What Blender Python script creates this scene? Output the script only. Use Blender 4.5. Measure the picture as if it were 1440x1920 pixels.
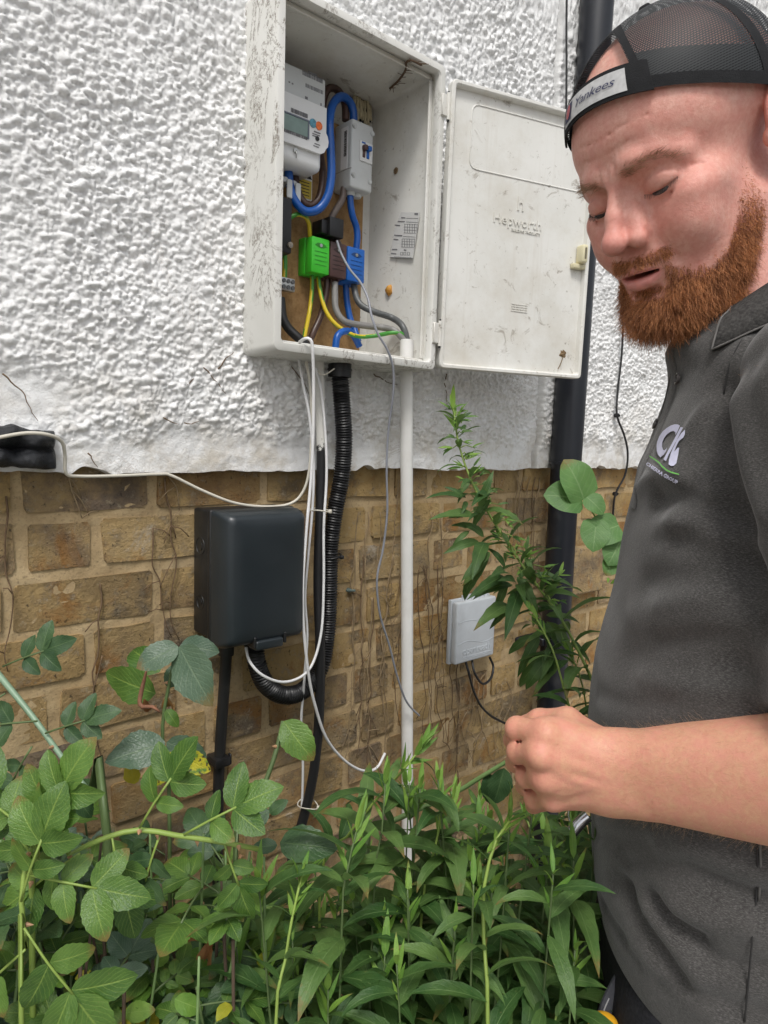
import bpy, bmesh, math, random
import numpy as np
from mathutils import Vector, Matrix, Euler, Quaternion

for o in list(bpy.data.objects):
    bpy.data.objects.remove(o)
SC = bpy.context.scene
COL = SC.collection

# ------------------------------------------------------------------ camera
FPX, YAW, PITCH, ROLL, CD, CZ = 1301.77, 0.724702, 0.104230, 0.030683, 0.949069, 1.42
_f = Vector((math.sin(YAW) * math.cos(PITCH), math.cos(YAW) * math.cos(PITCH), -math.sin(PITCH)))
_r = Vector((math.cos(YAW), -math.sin(YAW), 0))
_u = _r.cross(_f)
CR = math.cos(ROLL) * _r + math.sin(ROLL) * _u
CU = -math.sin(ROLL) * _r + math.cos(ROLL) * _u
CF = _f
CP = Vector((0, -CD, CZ))
cam_d = bpy.data.cameras.new('camera')
cam = bpy.data.objects.new('camera', cam_d)
COL.objects.link(cam)
cam.matrix_world = Matrix(((CR.x, CU.x, -CF.x, CP.x), (CR.y, CU.y, -CF.y, CP.y), (CR.z, CU.z, -CF.z, CP.z), (0, 0, 0, 1)))
cam_d.sensor_fit = 'VERTICAL'
cam_d.sensor_height = 32.0
cam_d.lens = FPX / 1920 * 32.0
cam_d.clip_start = 0.02
cam_d.clip_end = 2000
SC.camera = cam

# ------------------------------------------------------------------ world, sun, exposure
w = bpy.data.worlds.new('World')
SC.world = w
w.use_nodes = True
nt = w.node_tree
nt.nodes.clear()
sky = nt.nodes.new('ShaderNodeTexSky')
sky.sky_type = 'NISHITA'
sky.sun_disc = False
SUN_EL, SUN_AZ = math.radians(56), math.radians(222)
sky.sun_elevation = SUN_EL
sky.sun_rotation = SUN_AZ
sky.air_density = 1.0
sky.dust_density = 3.0
sky.ozone_density = 1.0
hs = nt.nodes.new('ShaderNodeHueSaturation')          # a grey, overcast sky
hs.inputs['Saturation'].default_value = 0.22
bg = nt.nodes.new('ShaderNodeBackground')
bg.inputs['Strength'].default_value = 0.115
wo = nt.nodes.new('ShaderNodeOutputWorld')
nt.links.new(sky.outputs[0], hs.inputs['Color'])
nt.links.new(hs.outputs[0], bg.inputs['Color'])
nt.links.new(bg.outputs[0], wo.inputs['Surface'])
sd = bpy.data.lights.new('sun', 'SUN')
sd.energy = 1.5
sd.angle = math.radians(14)
sd.color = (1.0, 0.97, 0.93)
sun = bpy.data.objects.new('sun', sd)
COL.objects.link(sun)
_sd = Vector((math.sin(SUN_AZ) * math.cos(SUN_EL), math.cos(SUN_AZ) * math.cos(SUN_EL), math.sin(SUN_EL)))
sun.rotation_euler = (-_sd).to_track_quat('-Z', 'Y').to_euler()
sun.location = _sd * 30
SC.view_settings.view_transform = 'Standard'
SC.view_settings.look = 'None'
SC.view_settings.exposure = 0.5
SC.view_settings.gamma = 1
SC.view_settings.use_curve_mapping = False
SC.cycles.use_denoising = True
SC.cycles.max_bounces = 6
SC.cycles.transparent_max_bounces = 12
SC.cycles.use_adaptive_sampling = True
SC.cycles.adaptive_threshold = 0.02

# ------------------------------------------------------------------ helpers
def ray(px, py):
    return CF + CR * ((px - 720) / FPX) - CU * ((py - 960) / FPX)
def at(px, py, y=0.0):
    """point of the plane Y = y (parallel to the wall) seen at this place of the photograph"""
    d = ray(px, py)
    return CP + d * ((y - CP.y) / d.y)
def atX(px, py, X):
    d = ray(px, py)
    return CP + d * ((X - CP.x) / d.x)
def atd(px, py, depth):
    return CP + ray(px, py) * depth

def wl(o):
    v = Vector((0, 0, 0))
    while o is not None:
        v = v + o.location
        o = o.parent
    return v
def tag(o, label=None, cat=None, group=None, kind=None):
    if label: o['label'] = label
    if cat: o['category'] = cat
    if group: o['group'] = group
    if kind: o['kind'] = kind
    return o
def thing(name, loc, label, cat, group=None, kind=None):
    o = bpy.data.objects.new(name, None)
    o.empty_display_size = 0.05
    COL.objects.link(o)
    o.location = loc
    return tag(o, label, cat, group, kind)
def mesh_data(name, V, F, mat=None, smooth=False):
    me = bpy.data.meshes.new(name)
    V = np.asarray(V, dtype=np.float32).reshape(-1, 3)
    if isinstance(F, np.ndarray):
        n = len(F); k = F.shape[1]
        me.vertices.add(len(V)); me.vertices.foreach_set('co', V.ravel())
        me.loops.add(n * k); me.loops.foreach_set('vertex_index', F.astype(np.int32).ravel())
        me.polygons.add(n); me.polygons.foreach_set('loop_start', np.arange(0, n * k, k, dtype=np.int32))
        me.polygons.foreach_set('loop_total', np.full(n, k, dtype=np.int32))
        me.update(calc_edges=True)
    else:
        me.from_pydata([tuple(map(float, v)) for v in V], [], F)
        me.update()
    if smooth:
        me.polygons.foreach_set('use_smooth', np.ones(len(me.polygons), dtype=bool))
    if mat is not None:
        me.materials.append(mat)
    return me
def put(name, geo, mat, parent=None, smooth=False, sharp=None):
    """link a mesh given in world coordinates, under parent or top-level with its origin at its base"""
    V, F = geo
    V = np.asarray(V, dtype=np.float32).reshape(-1, 3)
    if parent is not None:
        off = np.array(wl(parent), dtype=np.float32)
    else:
        mn, mx = V.min(0), V.max(0)
        off = np.array([(mn[0] + mx[0]) / 2, (mn[1] + mx[1]) / 2, mn[2]], dtype=np.float32)
    me = mesh_data(name, V - off, F, mat, smooth)
    if smooth and sharp:
        try: me.set_sharp_from_angle(angle=math.radians(sharp))
        except Exception: pass
    o = bpy.data.objects.new(name, me)
    COL.objects.link(o)
    if parent is not None: o.parent = parent
    else: o.location = [float(q) for q in off]
    return o
def join(*gs):
    V, F, n = [], [], 0
    for v, f in gs:
        v = np.asarray(v, dtype=np.float32).reshape(-1, 3)
        V.append(v)
        F += [tuple(int(i) + n for i in q) for q in f]
        n += len(v)
    return np.concatenate(V), F
def bm_out(bm):
    bm.verts.index_update()
    V = [tuple(v.co) for v in bm.verts]
    F = [tuple(v.index for v in f.verts) for f in bm.faces]
    bm.free()
    return np.array(V, dtype=np.float32), F
def rbox(x0, x1, y0, y1, z0, z1, r=0.002, seg=2, taper=None):
    bm = bmesh.new()
    bmesh.ops.create_cube(bm, size=1)
    for v in bm.verts:
        v.co = Vector((x0 if v.co.x < 0 else x1, y0 if v.co.y < 0 else y1, z0 if v.co.z < 0 else z1))
    if taper:
        cx, cz = (x0 + x1) / 2, (z0 + z1) / 2
        for v in bm.verts:
            if abs(v.co.y - y0) < 1e-6:
                v.co.x = cx + (v.co.x - cx) * taper; v.co.z = cz + (v.co.z - cz) * taper
    if r > 0:
        bmesh.ops.bevel(bm, geom=bm.edges[:], offset=r, segments=seg, profile=0.5, affect='EDGES')
    return bm_out(bm)
def xform(geo, M):
    V = np.asarray(geo[0], dtype=np.float64)
    A = np.array(M)
    return V @ A[:3, :3].T + A[:3, 3], geo[1]
def catmull(P, step):
    P = [Vector(p) for p in P]
    if len(P) == 2:
        n = max(2, int((P[1] - P[0]).length / step) + 1)
        return [P[0].lerp(P[1], i / (n - 1)) for i in range(n)]
    E_ = [P[0] * 2 - P[1]] + P + [P[-1] * 2 - P[-2]]
    out = []
    for i in range(1, len(E_) - 2):
        a, b, c, d = E_[i - 1:i + 3]
        n = max(1, int(math.ceil((c - b).length / step)))
        for k in range(n):
            t = k / n
            out.append(0.5 * ((2 * b) + (c - a) * t + (2 * a - 5 * b + 4 * c - d) * t * t + (3 * b - a - 3 * c + d) * t ** 3))
    out.append(P[-1])
    return out
def tube(P, r, n=8, step=0.01, cap=True, rf=None, flat=None):
    """round tube along a smooth curve; rf(s, S) scales the radius along its length"""
    Q = catmull(P, step)
    S = [0.0]
    for i in range(1, len(Q)): S.append(S[-1] + (Q[i] - Q[i - 1]).length)
    V, F = [], []
    T0 = (Q[1] - Q[0]).normalized()
    ref = Vector((0, 0, 1)) if abs(T0.z) < 0.9 else Vector((1, 0, 0))
    N = (ref - T0 * ref.dot(T0)).normalized()
    for i, p in enumerate(Q):
        T = (Q[min(i + 1, len(Q) - 1)] - Q[max(i - 1, 0)])
        if T.length < 1e-9: T = T0
        T = T.normalized()
        N = (N - T * N.dot(T))
        N = N.normalized() if N.length > 1e-6 else T.orthogonal().normalized()
        B = T.cross(N)
        rr = r * (rf(S[i], S[-1]) if rf else 1.0)
        for k in range(n):
            a = 2 * math.pi * k / n
            V.append(p + N * (math.cos(a) * rr) + B * (math.sin(a) * rr))
    m = len(Q)
    for i in range(m - 1):
        for k in range(n):
            a, b = i * n + k, i * n + (k + 1) % n
            F.append((a, b, b + n, a + n))
    if cap:
        F.append(tuple(reversed(range(n)))); F.append(tuple(range((m - 1) * n, m * n)))
    return np.array([tuple(v) for v in V]), F
def disc(c, nrm, r, h, n=16, r2=None):
    """short cylinder standing on c along nrm"""
    c = Vector(c); nrm = Vector(nrm).normalized()
    a = nrm.orthogonal().normalized(); b = nrm.cross(a)
    r2 = r if r2 is None else r2
    V, F = [], []
    for rr, hh in ((r, 0), (r2, h)):
        for k in range(n):
            t = 2 * math.pi * k / n
            V.append(c + nrm * hh + a * (rr * math.cos(t)) + b * (rr * math.sin(t)))
    for k in range(n): F.append((k, (k + 1) % n, n + (k + 1) % n, n + k))
    F.append(tuple(reversed(range(n)))); F.append(tuple(range(n, 2 * n)))
    return np.array([tuple(v) for v in V]), F
def prism(poly, o, ax, ay, h):
    """2D outline poly (list of (a, b)) in the frame o, ax, ay, thickened by vector h"""
    o, ax, ay, h = Vector(o), Vector(ax), Vector(ay), Vector(h)
    n = len(poly)
    V = [o + ax * a + ay * b for a, b in poly] + [o + ax * a + ay * b + h for a, b in poly]
    F = [tuple(range(n)), tuple(reversed(range(n, 2 * n)))]
    for k in range(n): F.append((k, n + k, n + (k + 1) % n, (k + 1) % n))
    return np.array([tuple(v) for v in V]), F
def text_geo(s, size, M, extrude=0.0004, shear=0.0, bold=0.0, space=1.0):
    cu = bpy.data.curves.new('text', 'FONT')
    cu.body = s; cu.size = size; cu.extrude = extrude; cu.shear = shear; cu.offset = bold
    cu.space_character = space
    cu.align_x = 'CENTER'; cu.align_y = 'CENTER'; cu.resolution_u = 2
    o = bpy.data.objects.new('text', cu)
    COL.objects.link(o)
    bpy.context.view_layer.update()
    me = bpy.data.meshes.new_from_object(o.evaluated_get(bpy.context.evaluated_depsgraph_get()))
    V = np.array([tuple(v.co) for v in me.vertices]); F = [tuple(p.vertices) for p in me.polygons]
    bpy.data.objects.remove(o); bpy.data.curves.remove(cu); bpy.data.meshes.remove(me)
    return xform((V, F), M)
def frame(o, ax, ay):
    ax = Vector(ax).normalized(); ay = Vector(ay).normalized(); az = ax.cross(ay).normalized(); ay = az.cross(ax)
    o = Vector(o)
    return Matrix(((ax.x, ay.x, az.x, o.x), (ax.y, ay.y, az.y, o.y), (ax.z, ay.z, az.z, o.z), (0, 0, 0, 1)))
def vnoise(P, scale, seed=0):
    """smooth value noise in -1..1 at points P (n, d)"""
    P = np.asarray(P, dtype=np.float64) * scale
    d = P.shape[1]
    I = np.floor(P).astype(np.int64); f = P - I; f = f * f * (3 - 2 * f)
    out = np.zeros(len(P))
    for c in range(1 << d):
        h = np.full(len(P), seed * 7919 + 13, dtype=np.int64); wgt = np.ones(len(P))
        for k in range(d):
            b = (c >> k) & 1
            h = (h * 1103515245 + (I[:, k] + b) * (374761393 + 668265263 * k)) & 0x7fffffff
            h = (h ^ (h >> 13)) * 1274126177 & 0x7fffffff
            wgt = wgt * (f[:, k] if b else 1 - f[:, k])
        out += wgt * ((h & 0xffff) / 32767.5 - 1)
    return out

# ------------------------------------------------------------------ materials
class NB:
    def __init__(self, name):
        self.m = bpy.data.materials.new(name)
        self.m.use_nodes = True
        self.t = self.m.node_tree
        self.b = self.t.nodes['Principled BSDF']
        self._co = None
    def n(self, typ, **kw):
        nd = self.t.nodes.new(typ)
        for k, v in kw.items():
            if hasattr(nd, k): setattr(nd, k, v)
        return nd
    def l(self, a, b): self.t.links.new(a, b)
    def co(self, rnd=False):
        if self._co is None:
            tc = self.n('ShaderNodeTexCoord')
            self._co = tc.outputs['Object']
            if rnd:
                oi = self.n('ShaderNodeObjectInfo')
                mul = self.n('ShaderNodeMath', operation='MULTIPLY'); mul.inputs[1].default_value = 37.0
                self.l(oi.outputs['Random'], mul.inputs[0])
                ad = self.n('ShaderNodeVectorMath', operation='ADD')
                self.l(self._co, ad.inputs[0]); self.l(mul.outputs[0], ad.inputs[1])
                self._co = ad.outputs[0]
        return self._co
    def noise(self, scale, detail=3, rough=0.55, dist=0.0, co=None):
        nd = self.n('ShaderNodeTexNoise')
        nd.inputs['Scale'].default_value = scale; nd.inputs['Detail'].default_value = detail
        nd.inputs['Roughness'].default_value = rough; nd.inputs['Distortion'].default_value = dist
        self.l(co or self.co(), nd.inputs['Vector'])
        return nd.outputs['Fac']
    def ramp(self, fac, stops):
        r = self.n('ShaderNodeValToRGB')
        e = r.color_ramp.elements
        while len(e) < len(stops): e.new(0.5)
        for q, (p, c) in zip(e, stops):
            q.position = p; q.color = (c, c, c, 1) if isinstance(c, (int, float)) else (c[0], c[1], c[2], 1)
        self.l(fac, r.inputs['Fac'])
        return r.outputs['Color']
    def mix(self, fac, a, b, mode='MIX'):
        m = self.n('ShaderNodeMix', data_type='RGBA', blend_type=mode)
        for s, v in ((m.inputs[0], fac), (m.inputs[6], a), (m.inputs[7], b)):
            if hasattr(v, 'is_output'): self.l(v, s)
            elif isinstance(v, (int, float)): s.default_value = v
            else: s.default_value = (v[0], v[1], v[2], 1)
        return m.outputs[2]
    def math(self, op, a, b=None):
        m = self.n('ShaderNodeMath', operation=op)
        for s, v in zip(m.inputs, (a, b)):
            if v is None: continue
            if hasattr(v, 'is_output'): self.l(v, s)
            else: s.default_value = v
        return m.outputs[0]
    def scaled(self, sx, sy, sz, co=None):
        mp = self.n('ShaderNodeMapping'); mp.inputs['Scale'].default_value = (sx, sy, sz)
        self.l(co or self.co(), mp.inputs['Vector'])
        return mp.outputs[0]
    def bump(self, h, strength=0.3, dist=0.002, prev=None):
        b = self.n('ShaderNodeBump'); b.inputs['Strength'].default_value = strength; b.inputs['Distance'].default_value = dist
        self.l(h, b.inputs['Height'])
        if prev is not None: self.l(prev, b.inputs['Normal'])
        return b.outputs[0]
    def out(self, col=None, rough=0.5, nrm=None, spec=0.5, metal=0.0, **kw):
        b = self.b
        for key, v in (('Base Color', col), ('Roughness', rough), ('Metallic', metal), ('Specular IOR Level', spec)):
            if v is None: continue
            if hasattr(v, 'is_output'): self.l(v, b.inputs[key])
            elif isinstance(v, (int, float)): b.inputs[key].default_value = v
            else: b.inputs[key].default_value = (v[0], v[1], v[2], 1)
        if nrm is not None: self.l(nrm, b.inputs['Normal'])
        for k, v in kw.items(): b.inputs[k.replace('_', ' ')].default_value = v
        return self.m

def plain(name, c, rough=0.5, var=0.12, vs=25, bump=0.12, bs=250, spec=0.5, metal=0.0, dirt=0.0, dcol=(0.12, 0.09, 0.06), **kw):
    """one colour with slight blotches, fine relief and a little grime"""
    k = NB(name)
    a = tuple(q * (1 - var) for q in c); b_ = tuple(min(1, q * (1 + var)) for q in c)
    col = k.mix(k.ramp(k.noise(vs, 4), [(0.3, 0.0), (0.7, 1.0)]), a, b_)
    if dirt > 0:
        d = k.ramp(k.noise(vs * 0.6, 8, 0.7), [(0.52, 0.0), (0.75, dirt)])
        col = k.mix(d, col, dcol)
    rg = k.math('ADD', k.math('MULTIPLY', k.noise(vs * 2, 3), 0.22), rough - 0.11)
    return k.out(col, rg, k.bump(k.noise(bs, 3), bump, 0.001) if bump else None, spec, metal, **kw)
# ------------------------------------------------------------------ ground
k = NB('soil')
col = k.ramp(k.noise(14, 8, 0.65), [(0.3, (0.035, 0.025, 0.016)), (0.6, (0.085, 0.062, 0.04)), (0.8, (0.13, 0.1, 0.07))])
SOIL = k.out(col, 0.95, k.bump(k.noise(60, 6, 0.7), 0.9, 0.02), 0.2)
xs = np.concatenate([np.linspace(-60, -2.2, 14), np.linspace(-2, 4, 61), np.linspace(4.2, 60, 14)])
ys = np.concatenate([np.linspace(-60, -3.2, 14), np.linspace(-3, 0.35, 41), np.linspace(0.6, 60, 10)])
gx, gy = np.meshgrid(xs, ys, indexing='ij')
P2 = np.stack([gx.ravel(), gy.ravel()], 1)
gz = 0.02 * vnoise(P2, 3.1, 5) + 0.01 * vnoise(P2, 9, 6)
gz[(np.abs(P2[:, 0] - 0.8) < 1.2) & (P2[:, 1] < -0.3)] *= 0.4
nx, ny = len(xs), len(ys)
idx = np.arange(nx * ny).reshape(nx, ny)
Fq = np.stack([idx[:-1, :-1].ravel(), idx[1:, :-1].ravel(), idx[1:, 1:].ravel(), idx[:-1, 1:].ravel()], 1)
g_ = put('ground', (np.column_stack([P2, gz]), Fq), SOIL, None, True)
tag(g_, kind='structure')
k = NB('bounce_concrete')
CONC = k.out(k.ramp(k.noise(6, 8, 0.65), [(0.3, (0.36, 0.35, 0.32)), (0.7, (0.50, 0.48, 0.45))]), 0.9, k.bump(k.noise(120, 5), 0.4, 0.003), 0.25)
tag(put('bounce_path', rbox(-6, 7, -3.2, -0.57, -0.06, 0.035, 0.01, 1), CONC), kind='structure')  # unseen pale slab, added to bounce light up onto face and hand

# ------------------------------------------------------------------ house wall
RB = 1.366                                   # lower edge of the render
RY = -0.020                                  # face of the render; the bricks stand at 0
wall = thing('house_wall', (1.2, 0.0, 0.0), 'house wall, white painted roughcast above bare yellow stock brick', 'wall')
k = NB('white_roughcast_paint')
base = k.mix(k.ramp(k.noise(7, 5, 0.6), [(0.35, 0.0), (0.7, 1.0)]), (0.80, 0.80, 0.79), (0.86, 0.865, 0.86))
spots = k.ramp(k.noise(55, 8, 0.75, 0.5), [(0.575, 0.0), (0.68, 0.6)])
base = k.mix(spots, base, (0.40, 0.39, 0.36))
sep = k.n('ShaderNodeSeparateXYZ'); k.l(k.co(), sep.inputs[0])
low = k.ramp(k.math('SUBTRACT', sep.outputs['Z'], RB - 0.0), [(0.0, 1.0), (0.10, 0.35), (0.22, 0.0)])
stain = k.ramp(k.noise(12, 8, 0.75), [(0.44, 0.0), (0.62, 0.75)])
base = k.mix(k.math('MULTIPLY', low, stain), base, (0.50, 0.44, 0.34))
cr = k.ramp(k.noise(4.5, 10, 0.72, 1.6), [(0.487, 0.0), (0.497, 0.8), (0.503, 0.8), (0.513, 0.0)])
crm = k.ramp(k.noise(2.2, 2), [(0.52, 0.0), (0.62, 0.8)])
base = k.mix(k.math('MULTIPLY', k.math('MULTIPLY', cr, crm), k.ramp(k.math('SUBTRACT', sep.outputs['Z'], RB), [(0.05, 1.0), (0.5, 0.0)])), base, (0.30, 0.24, 0.18))
RENDER = k.out(base, 0.55, k.bump(k.noise(380, 6, 0.7), 0.75, 0.0022), 0.3)

HOLE = (0.541, 0.849, 1.42 + 0.1187 + 0.006, 1.42 + 0.1187 + 0.482)      # where the meter cabinet is let in
def spaced(cuts):
    out = []
    for a, b, s in cuts: out.append(np.arange(a, b - s * 0.5, s))
    out.append([cuts[-1][1]])
    return np.concatenate(out)
X = spaced([(-0.6, 0.1, 0.007), (0.1, 0.56, 0.0018), (0.56, 0.84, 0.0024), (0.84, 1.3, 0.0021), (1.3, 1.8, 0.0028), (1.8, 2.6, 0.0045), (2.6, 4.0, 0.02)])
Z = spaced([(0.0, 0.56, 0.0019), (0.56, 0.9, 0.0028), (0.9, 1.5, 0.006), (1.5, 2.6, 0.05)])
gx, gz = np.meshgrid(X, Z, indexing='ij')
P2 = np.stack([gx.ravel(), gz.ravel()], 1)
n = len(P2)
def pebbles(P, cell, rmin, rmax, seed, keep=0.85):
    I = np.floor(P / cell).astype(np.int64); best = np.zeros(len(P))
    for dx in (-1, 0, 1):
        for dz in (-1, 0, 1):
            a, b = I[:, 0] + dx, I[:, 1] + dz
            h = (a * 73856093 ^ b * 19349663 ^ (seed * 83492791)) & 0x7fffffff
            h1 = (h * 1103515245 + 12345) & 0x7fffffff; h2 = (h1 * 1103515245 + 12345) & 0x7fffffff
            h3 = (h2 * 1103515245 + 12345) & 0x7fffffff; h4 = (h3 * 1103515245 + 12345) & 0x7fffffff
            u = lambda q: ((q >> 8) & 0xffff) / 65535.0
            cx = (a + u(h1)) * cell; cz = (b + u(h2)) * cell
            r = rmin + (rmax - rmin) * u(h3) ** 1.3
            st = 0.75 + 0.5 * u(h4)
            d2 = ((P[:, 0] - cx) * st) ** 2 + ((P[:, 1] - cz) / st) ** 2
            q = np.sqrt(np.maximum(0, 1 - d2 / (r * r))) * r * (u(h4) < keep)
            best = np.maximum(best, q)
    return best
Pj = P2 + 0.0016 * np.stack([vnoise(P2, 130, 1), vnoise(P2, 130, 2)], 1)
hgt = np.maximum(pebbles(Pj, 0.0080, 0.0018, 0.0052, 3, 0.72), pebbles(Pj, 0.0050, 0.0012, 0.0029, 8, 0.85))
hgt = np.maximum(hgt, 0.9 * pebbles(Pj + 3.7, 0.014, 0.0025, 0.0072, 5, 0.35))
hgt = hgt + 0.0008 * vnoise(P2, 300, 14)
hgt = hgt * (1.05 + 0.35 * vnoise(P2, 9, 4)) + 0.0025 * vnoise(P2, 14, 9) + 0.0012 * vnoise(P2, 60, 12)
band = 0.036 + 0.014 * vnoise(P2 * [1, 0], 11, 21) + 0.008 * vnoise(P2 * [1, 0], 37, 22)
t = np.clip((P2[:, 1] - band) / 0.035, 0, 1)
corner = np.clip(1 - np.hypot((P2[:, 0] - 0.2) / 0.13, (P2[:, 1] - 0.09) / 0.05), 0, 1)     # trowelled patch beside the tarred block
t = np.clip(t - 2.0 * corner, 0, 1)
amp = 0.10 + 0.90 * t
H = hgt * amp + (0.004 * t) + 0.0015 * vnoise(P2, 24, 31) * (1 - t) + 0.0007 * vnoise(P2, 90, 32)
gap = np.clip(1 - np.abs(P2[:, 0] - 1.262 - 0.004 * vnoise(P2, 30, 40)) / 0.011, 0, 1)      # open joint beside the downpipe
H = H - 0.026 * np.clip(gap * 2, 0, 1)
y = RY - H
edge = 0.003 * vnoise(P2 * [1, 0], 16, 51) + 0.0015 * vnoise(P2 * [1, 0], 70, 52)
chip = np.clip(vnoise(P2 * [1, 0], 23, 53) - 0.55, 0, 1) * 0.022
zz = P2[:, 1] + (edge + chip) * np.clip(1 - P2[:, 1] / 0.03, 0, 1)
V = np.column_stack([P2[:, 0], y, zz + RB])
nX, nZ = len(X), len(Z)
idx = np.arange(n).reshape(nX, nZ)
Fq = np.stack([idx[:-1, :-1].ravel(), idx[1:, :-1].ravel(), idx[1:, 1:].ravel(), idx[:-1, 1:].ravel()], 1)
cx = V[Fq].mean(1)
keep = ~((cx[:, 0] > HOLE[0]) & (cx[:, 0] < HOLE[1]) & (cx[:, 2] > HOLE[2]) & (cx[:, 2] < HOLE[3]))
Fq = Fq[keep]
bot = V[idx[:, 0]].copy()                       # underside of the render
b1 = bot.copy(); b1[:, 1] = -0.004; b1[:, 2] -= 0.001
b2 = bot.copy(); b2[:, 1] = 0.02
m0 = len(V)
V = np.concatenate([V, bot, b1, b2])
i0 = np.arange(nX) + m0
for a, b in ((i0, i0 + nX), (i0 + nX, i0 + 2 * nX)):
    Fq = np.concatenate([Fq, np.stack([b[:-1], b[1:], a[1:], a[:-1]], 1)])
put('render_coat', (V, Fq), RENDER, wall, True)

# bricks
k = NB('yellow_stock_brick')
k.co(True)
oi = k.n('ShaderNodeObjectInfo')
tone = k.ramp(oi.outputs['Random'], [(0.0, (0.28, 0.20, 0.105)), (0.2, (0.42, 0.29, 0.125)), (0.4, (0.35, 0.23, 0.095)),
              (0.55, (0.20, 0.155, 0.11)), (0.68, (0.45, 0.325, 0.16)), (0.82, (0.37, 0.215, 0.075)), (0.92, (0.15, 0.115, 0.09)), (1.0, (0.34, 0.24, 0.13))])
geo = k.n('ShaderNodeNewGeometry'); wp = geo.outputs['Position']
m1 = k.ramp(k.noise(13, 6, 0.65), [(0.40, 0.0), (0.60, 0.85)])
col = k.mix(m1, tone, (0.47, 0.33, 0.15))
col = k.mix(k.ramp(k.noise(9, 6, 0.62, 0.8), [(0.54, 0.0), (0.66, 0.75)]), col, (0.31, 0.14, 0.035))
col = k.mix(k.ramp(k.noise(15, 10, 0.75), [(0.51, 0.0), (0.63, 0.7)]), col, (0.105, 0.087, 0.072))
col = k.mix(k.ramp(k.noise(60, 9, 0.75), [(0.55, 0.0), (0.66, 0.75)]), col, (0.44, 0.36, 0.24))
col = k.mix(k.ramp(k.noise(3.2, 7, 0.7, 0.4, wp), [(0.52, 0.0), (0.68, 0.5)]), col, (0.13, 0.105, 0.08))
col = k.mix(k.ramp(k.noise(7, 8, 0.75, 0.6, wp), [(0.62, 0.0), (0.70, 0.65)]), col, (0.50, 0.46, 0.40))
col = k.mix(k.ramp(k.noise(150, 5, 0.7), [(0.60, 0.0), (0.68, 0.85)]), col, (0.035, 0.028, 0.022))
nb = k.bump(k.noise(40, 9, 0.75), 1.0, 0.010)
nb = k.bump(k.noise(260, 5, 0.65), 0.6, 0.002, nb)
BRICK = k.out(col, 0.9, nb, 0.25)
k = NB('sandy_mortar')
col = k.ramp(k.noise(16, 8, 0.7), [(0.25, (0.29, 0.205, 0.11)), (0.5, (0.44, 0.325, 0.18)), (0.75, (0.52, 0.405, 0.245))])
col = k.mix(k.ramp(k.noise(240, 3, 0.6), [(0.55, 0.0), (0.7, 0.6)]), col, (0.20, 0.15, 0.09))
col = k.mix(k.ramp(k.noise(5, 6, 0.65), [(0.55, 0.0), (0.75, 0.55)]), col, (0.17, 0.135, 0.095))
MORTAR = k.out(col, 0.95, k.bump(k.noise(300, 4, 0.7), 0.6, 0.002, k.bump(k.noise(60, 5), 0.5, 0.004)), 0.2)

X = np.concatenate([np.arange(-0.6, 0.0, 0.03), np.arange(0.0, 1.6, 0.007), np.arange(1.6, 2.8, 0.015), [4.0]])
Z = np.concatenate([np.arange(0.0, 0.5, 0.05), np.arange(0.5, 1.40, 0.007)])
gx, gz = np.meshgrid(X, Z, indexing='ij')
P2 = np.stack([gx.ravel(), gz.ravel()], 1)
y = 0.0030 + 0.0012 * vnoise(P2, 35, 61) + 0.0010 * vnoise(P2, 110, 62)
idx = np.arange(len(P2)).reshape(len(X), len(Z))
Fq = np.stack([idx[:-1, :-1].ravel(), idx[1:, :-1].ravel(), idx[1:, 1:].ravel(), idx[:-1, 1:].ravel()], 1)
put('mortar_bed', (np.column_stack([P2[:, 0], y, P2[:, 1]]), Fq), MORTAR, wall, True)
put('wall_core', rbox(-0.6, 4.0, 0.075, 0.30, 0.0, 3.95, 0), MORTAR, wall)

def brick_mesh(L, Hh, rnd):
    """one worn brick, origin at the middle of its face, 44 triangles"""
    nxv, nzv = 5, 4
    xs_ = [-L / 2, -L / 2 + 0.004, 0, L / 2 - 0.004, L / 2]
    zs_ = [-Hh / 2, -Hh / 2 + 0.004, Hh / 2 - 0.004, Hh / 2]
    V, F = [], []
    for i, x in enumerate(xs_):
        for j, z in enumerate(zs_):
            edge = (i in (0, 4)) or (j in (0, 3)); cor = (i in (0, 4)) and (j in (0, 3))
            yy = rnd.uniform(-0.0012, 0.0012) + (0.0012 if cor else 0)
            V.append((x + rnd.uniform(-0.002, 0.002) - (0.0018 * (1 if x > 0 else -1) if cor else 0), yy,
                      z + rnd.uniform(-0.0018, 0.0018) - (0.0012 * (1 if z > 0 else -1) if cor else 0)))
    I = lambda i, j: i * nzv + j
    for i in range(nxv - 1):
        for j in range(nzv - 1): F.append((I(i, j), I(i + 1, j), I(i + 1, j + 1), I(i, j + 1)))
    ring = [I(i, 0) for i in range(nxv)] + [I(nxv - 1, j) for j in range(1, nzv)] + [I(i, nzv - 1) for i in range(nxv - 2, -1, -1)] + [I(0, j) for j in range(nzv - 2, 0, -1)]
    b0 = len(V)
    for q in ring: V.append((V[q][0], 0.07, V[q][2]))
    m = len(ring)
    for q in range(m): F.append((ring[q], b0 + q, b0 + (q + 1) % m, ring[(q + 1) % m]))
    return V, F
rnd = random.Random(4)
ST, HD, JT, BH = 0.169, 0.081, 0.016, 0.060
st_m = [mesh_data('brick', *brick_mesh(ST, BH, rnd), BRICK, True) for _ in range(12)]
hd_m = [mesh_data('brick', *brick_mesh(HD, BH, rnd), BRICK, True) for _ in range(8)]
for me in st_m + hd_m: me.set_sharp_from_angle(angle=math.radians(40))
anchor = {0: (0.227, 0), 1: (0.325, 0), 2: (0.213, 0), 3: (0.313, 1)}
stuffV, stuffF, sn = [], [], 0
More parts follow.
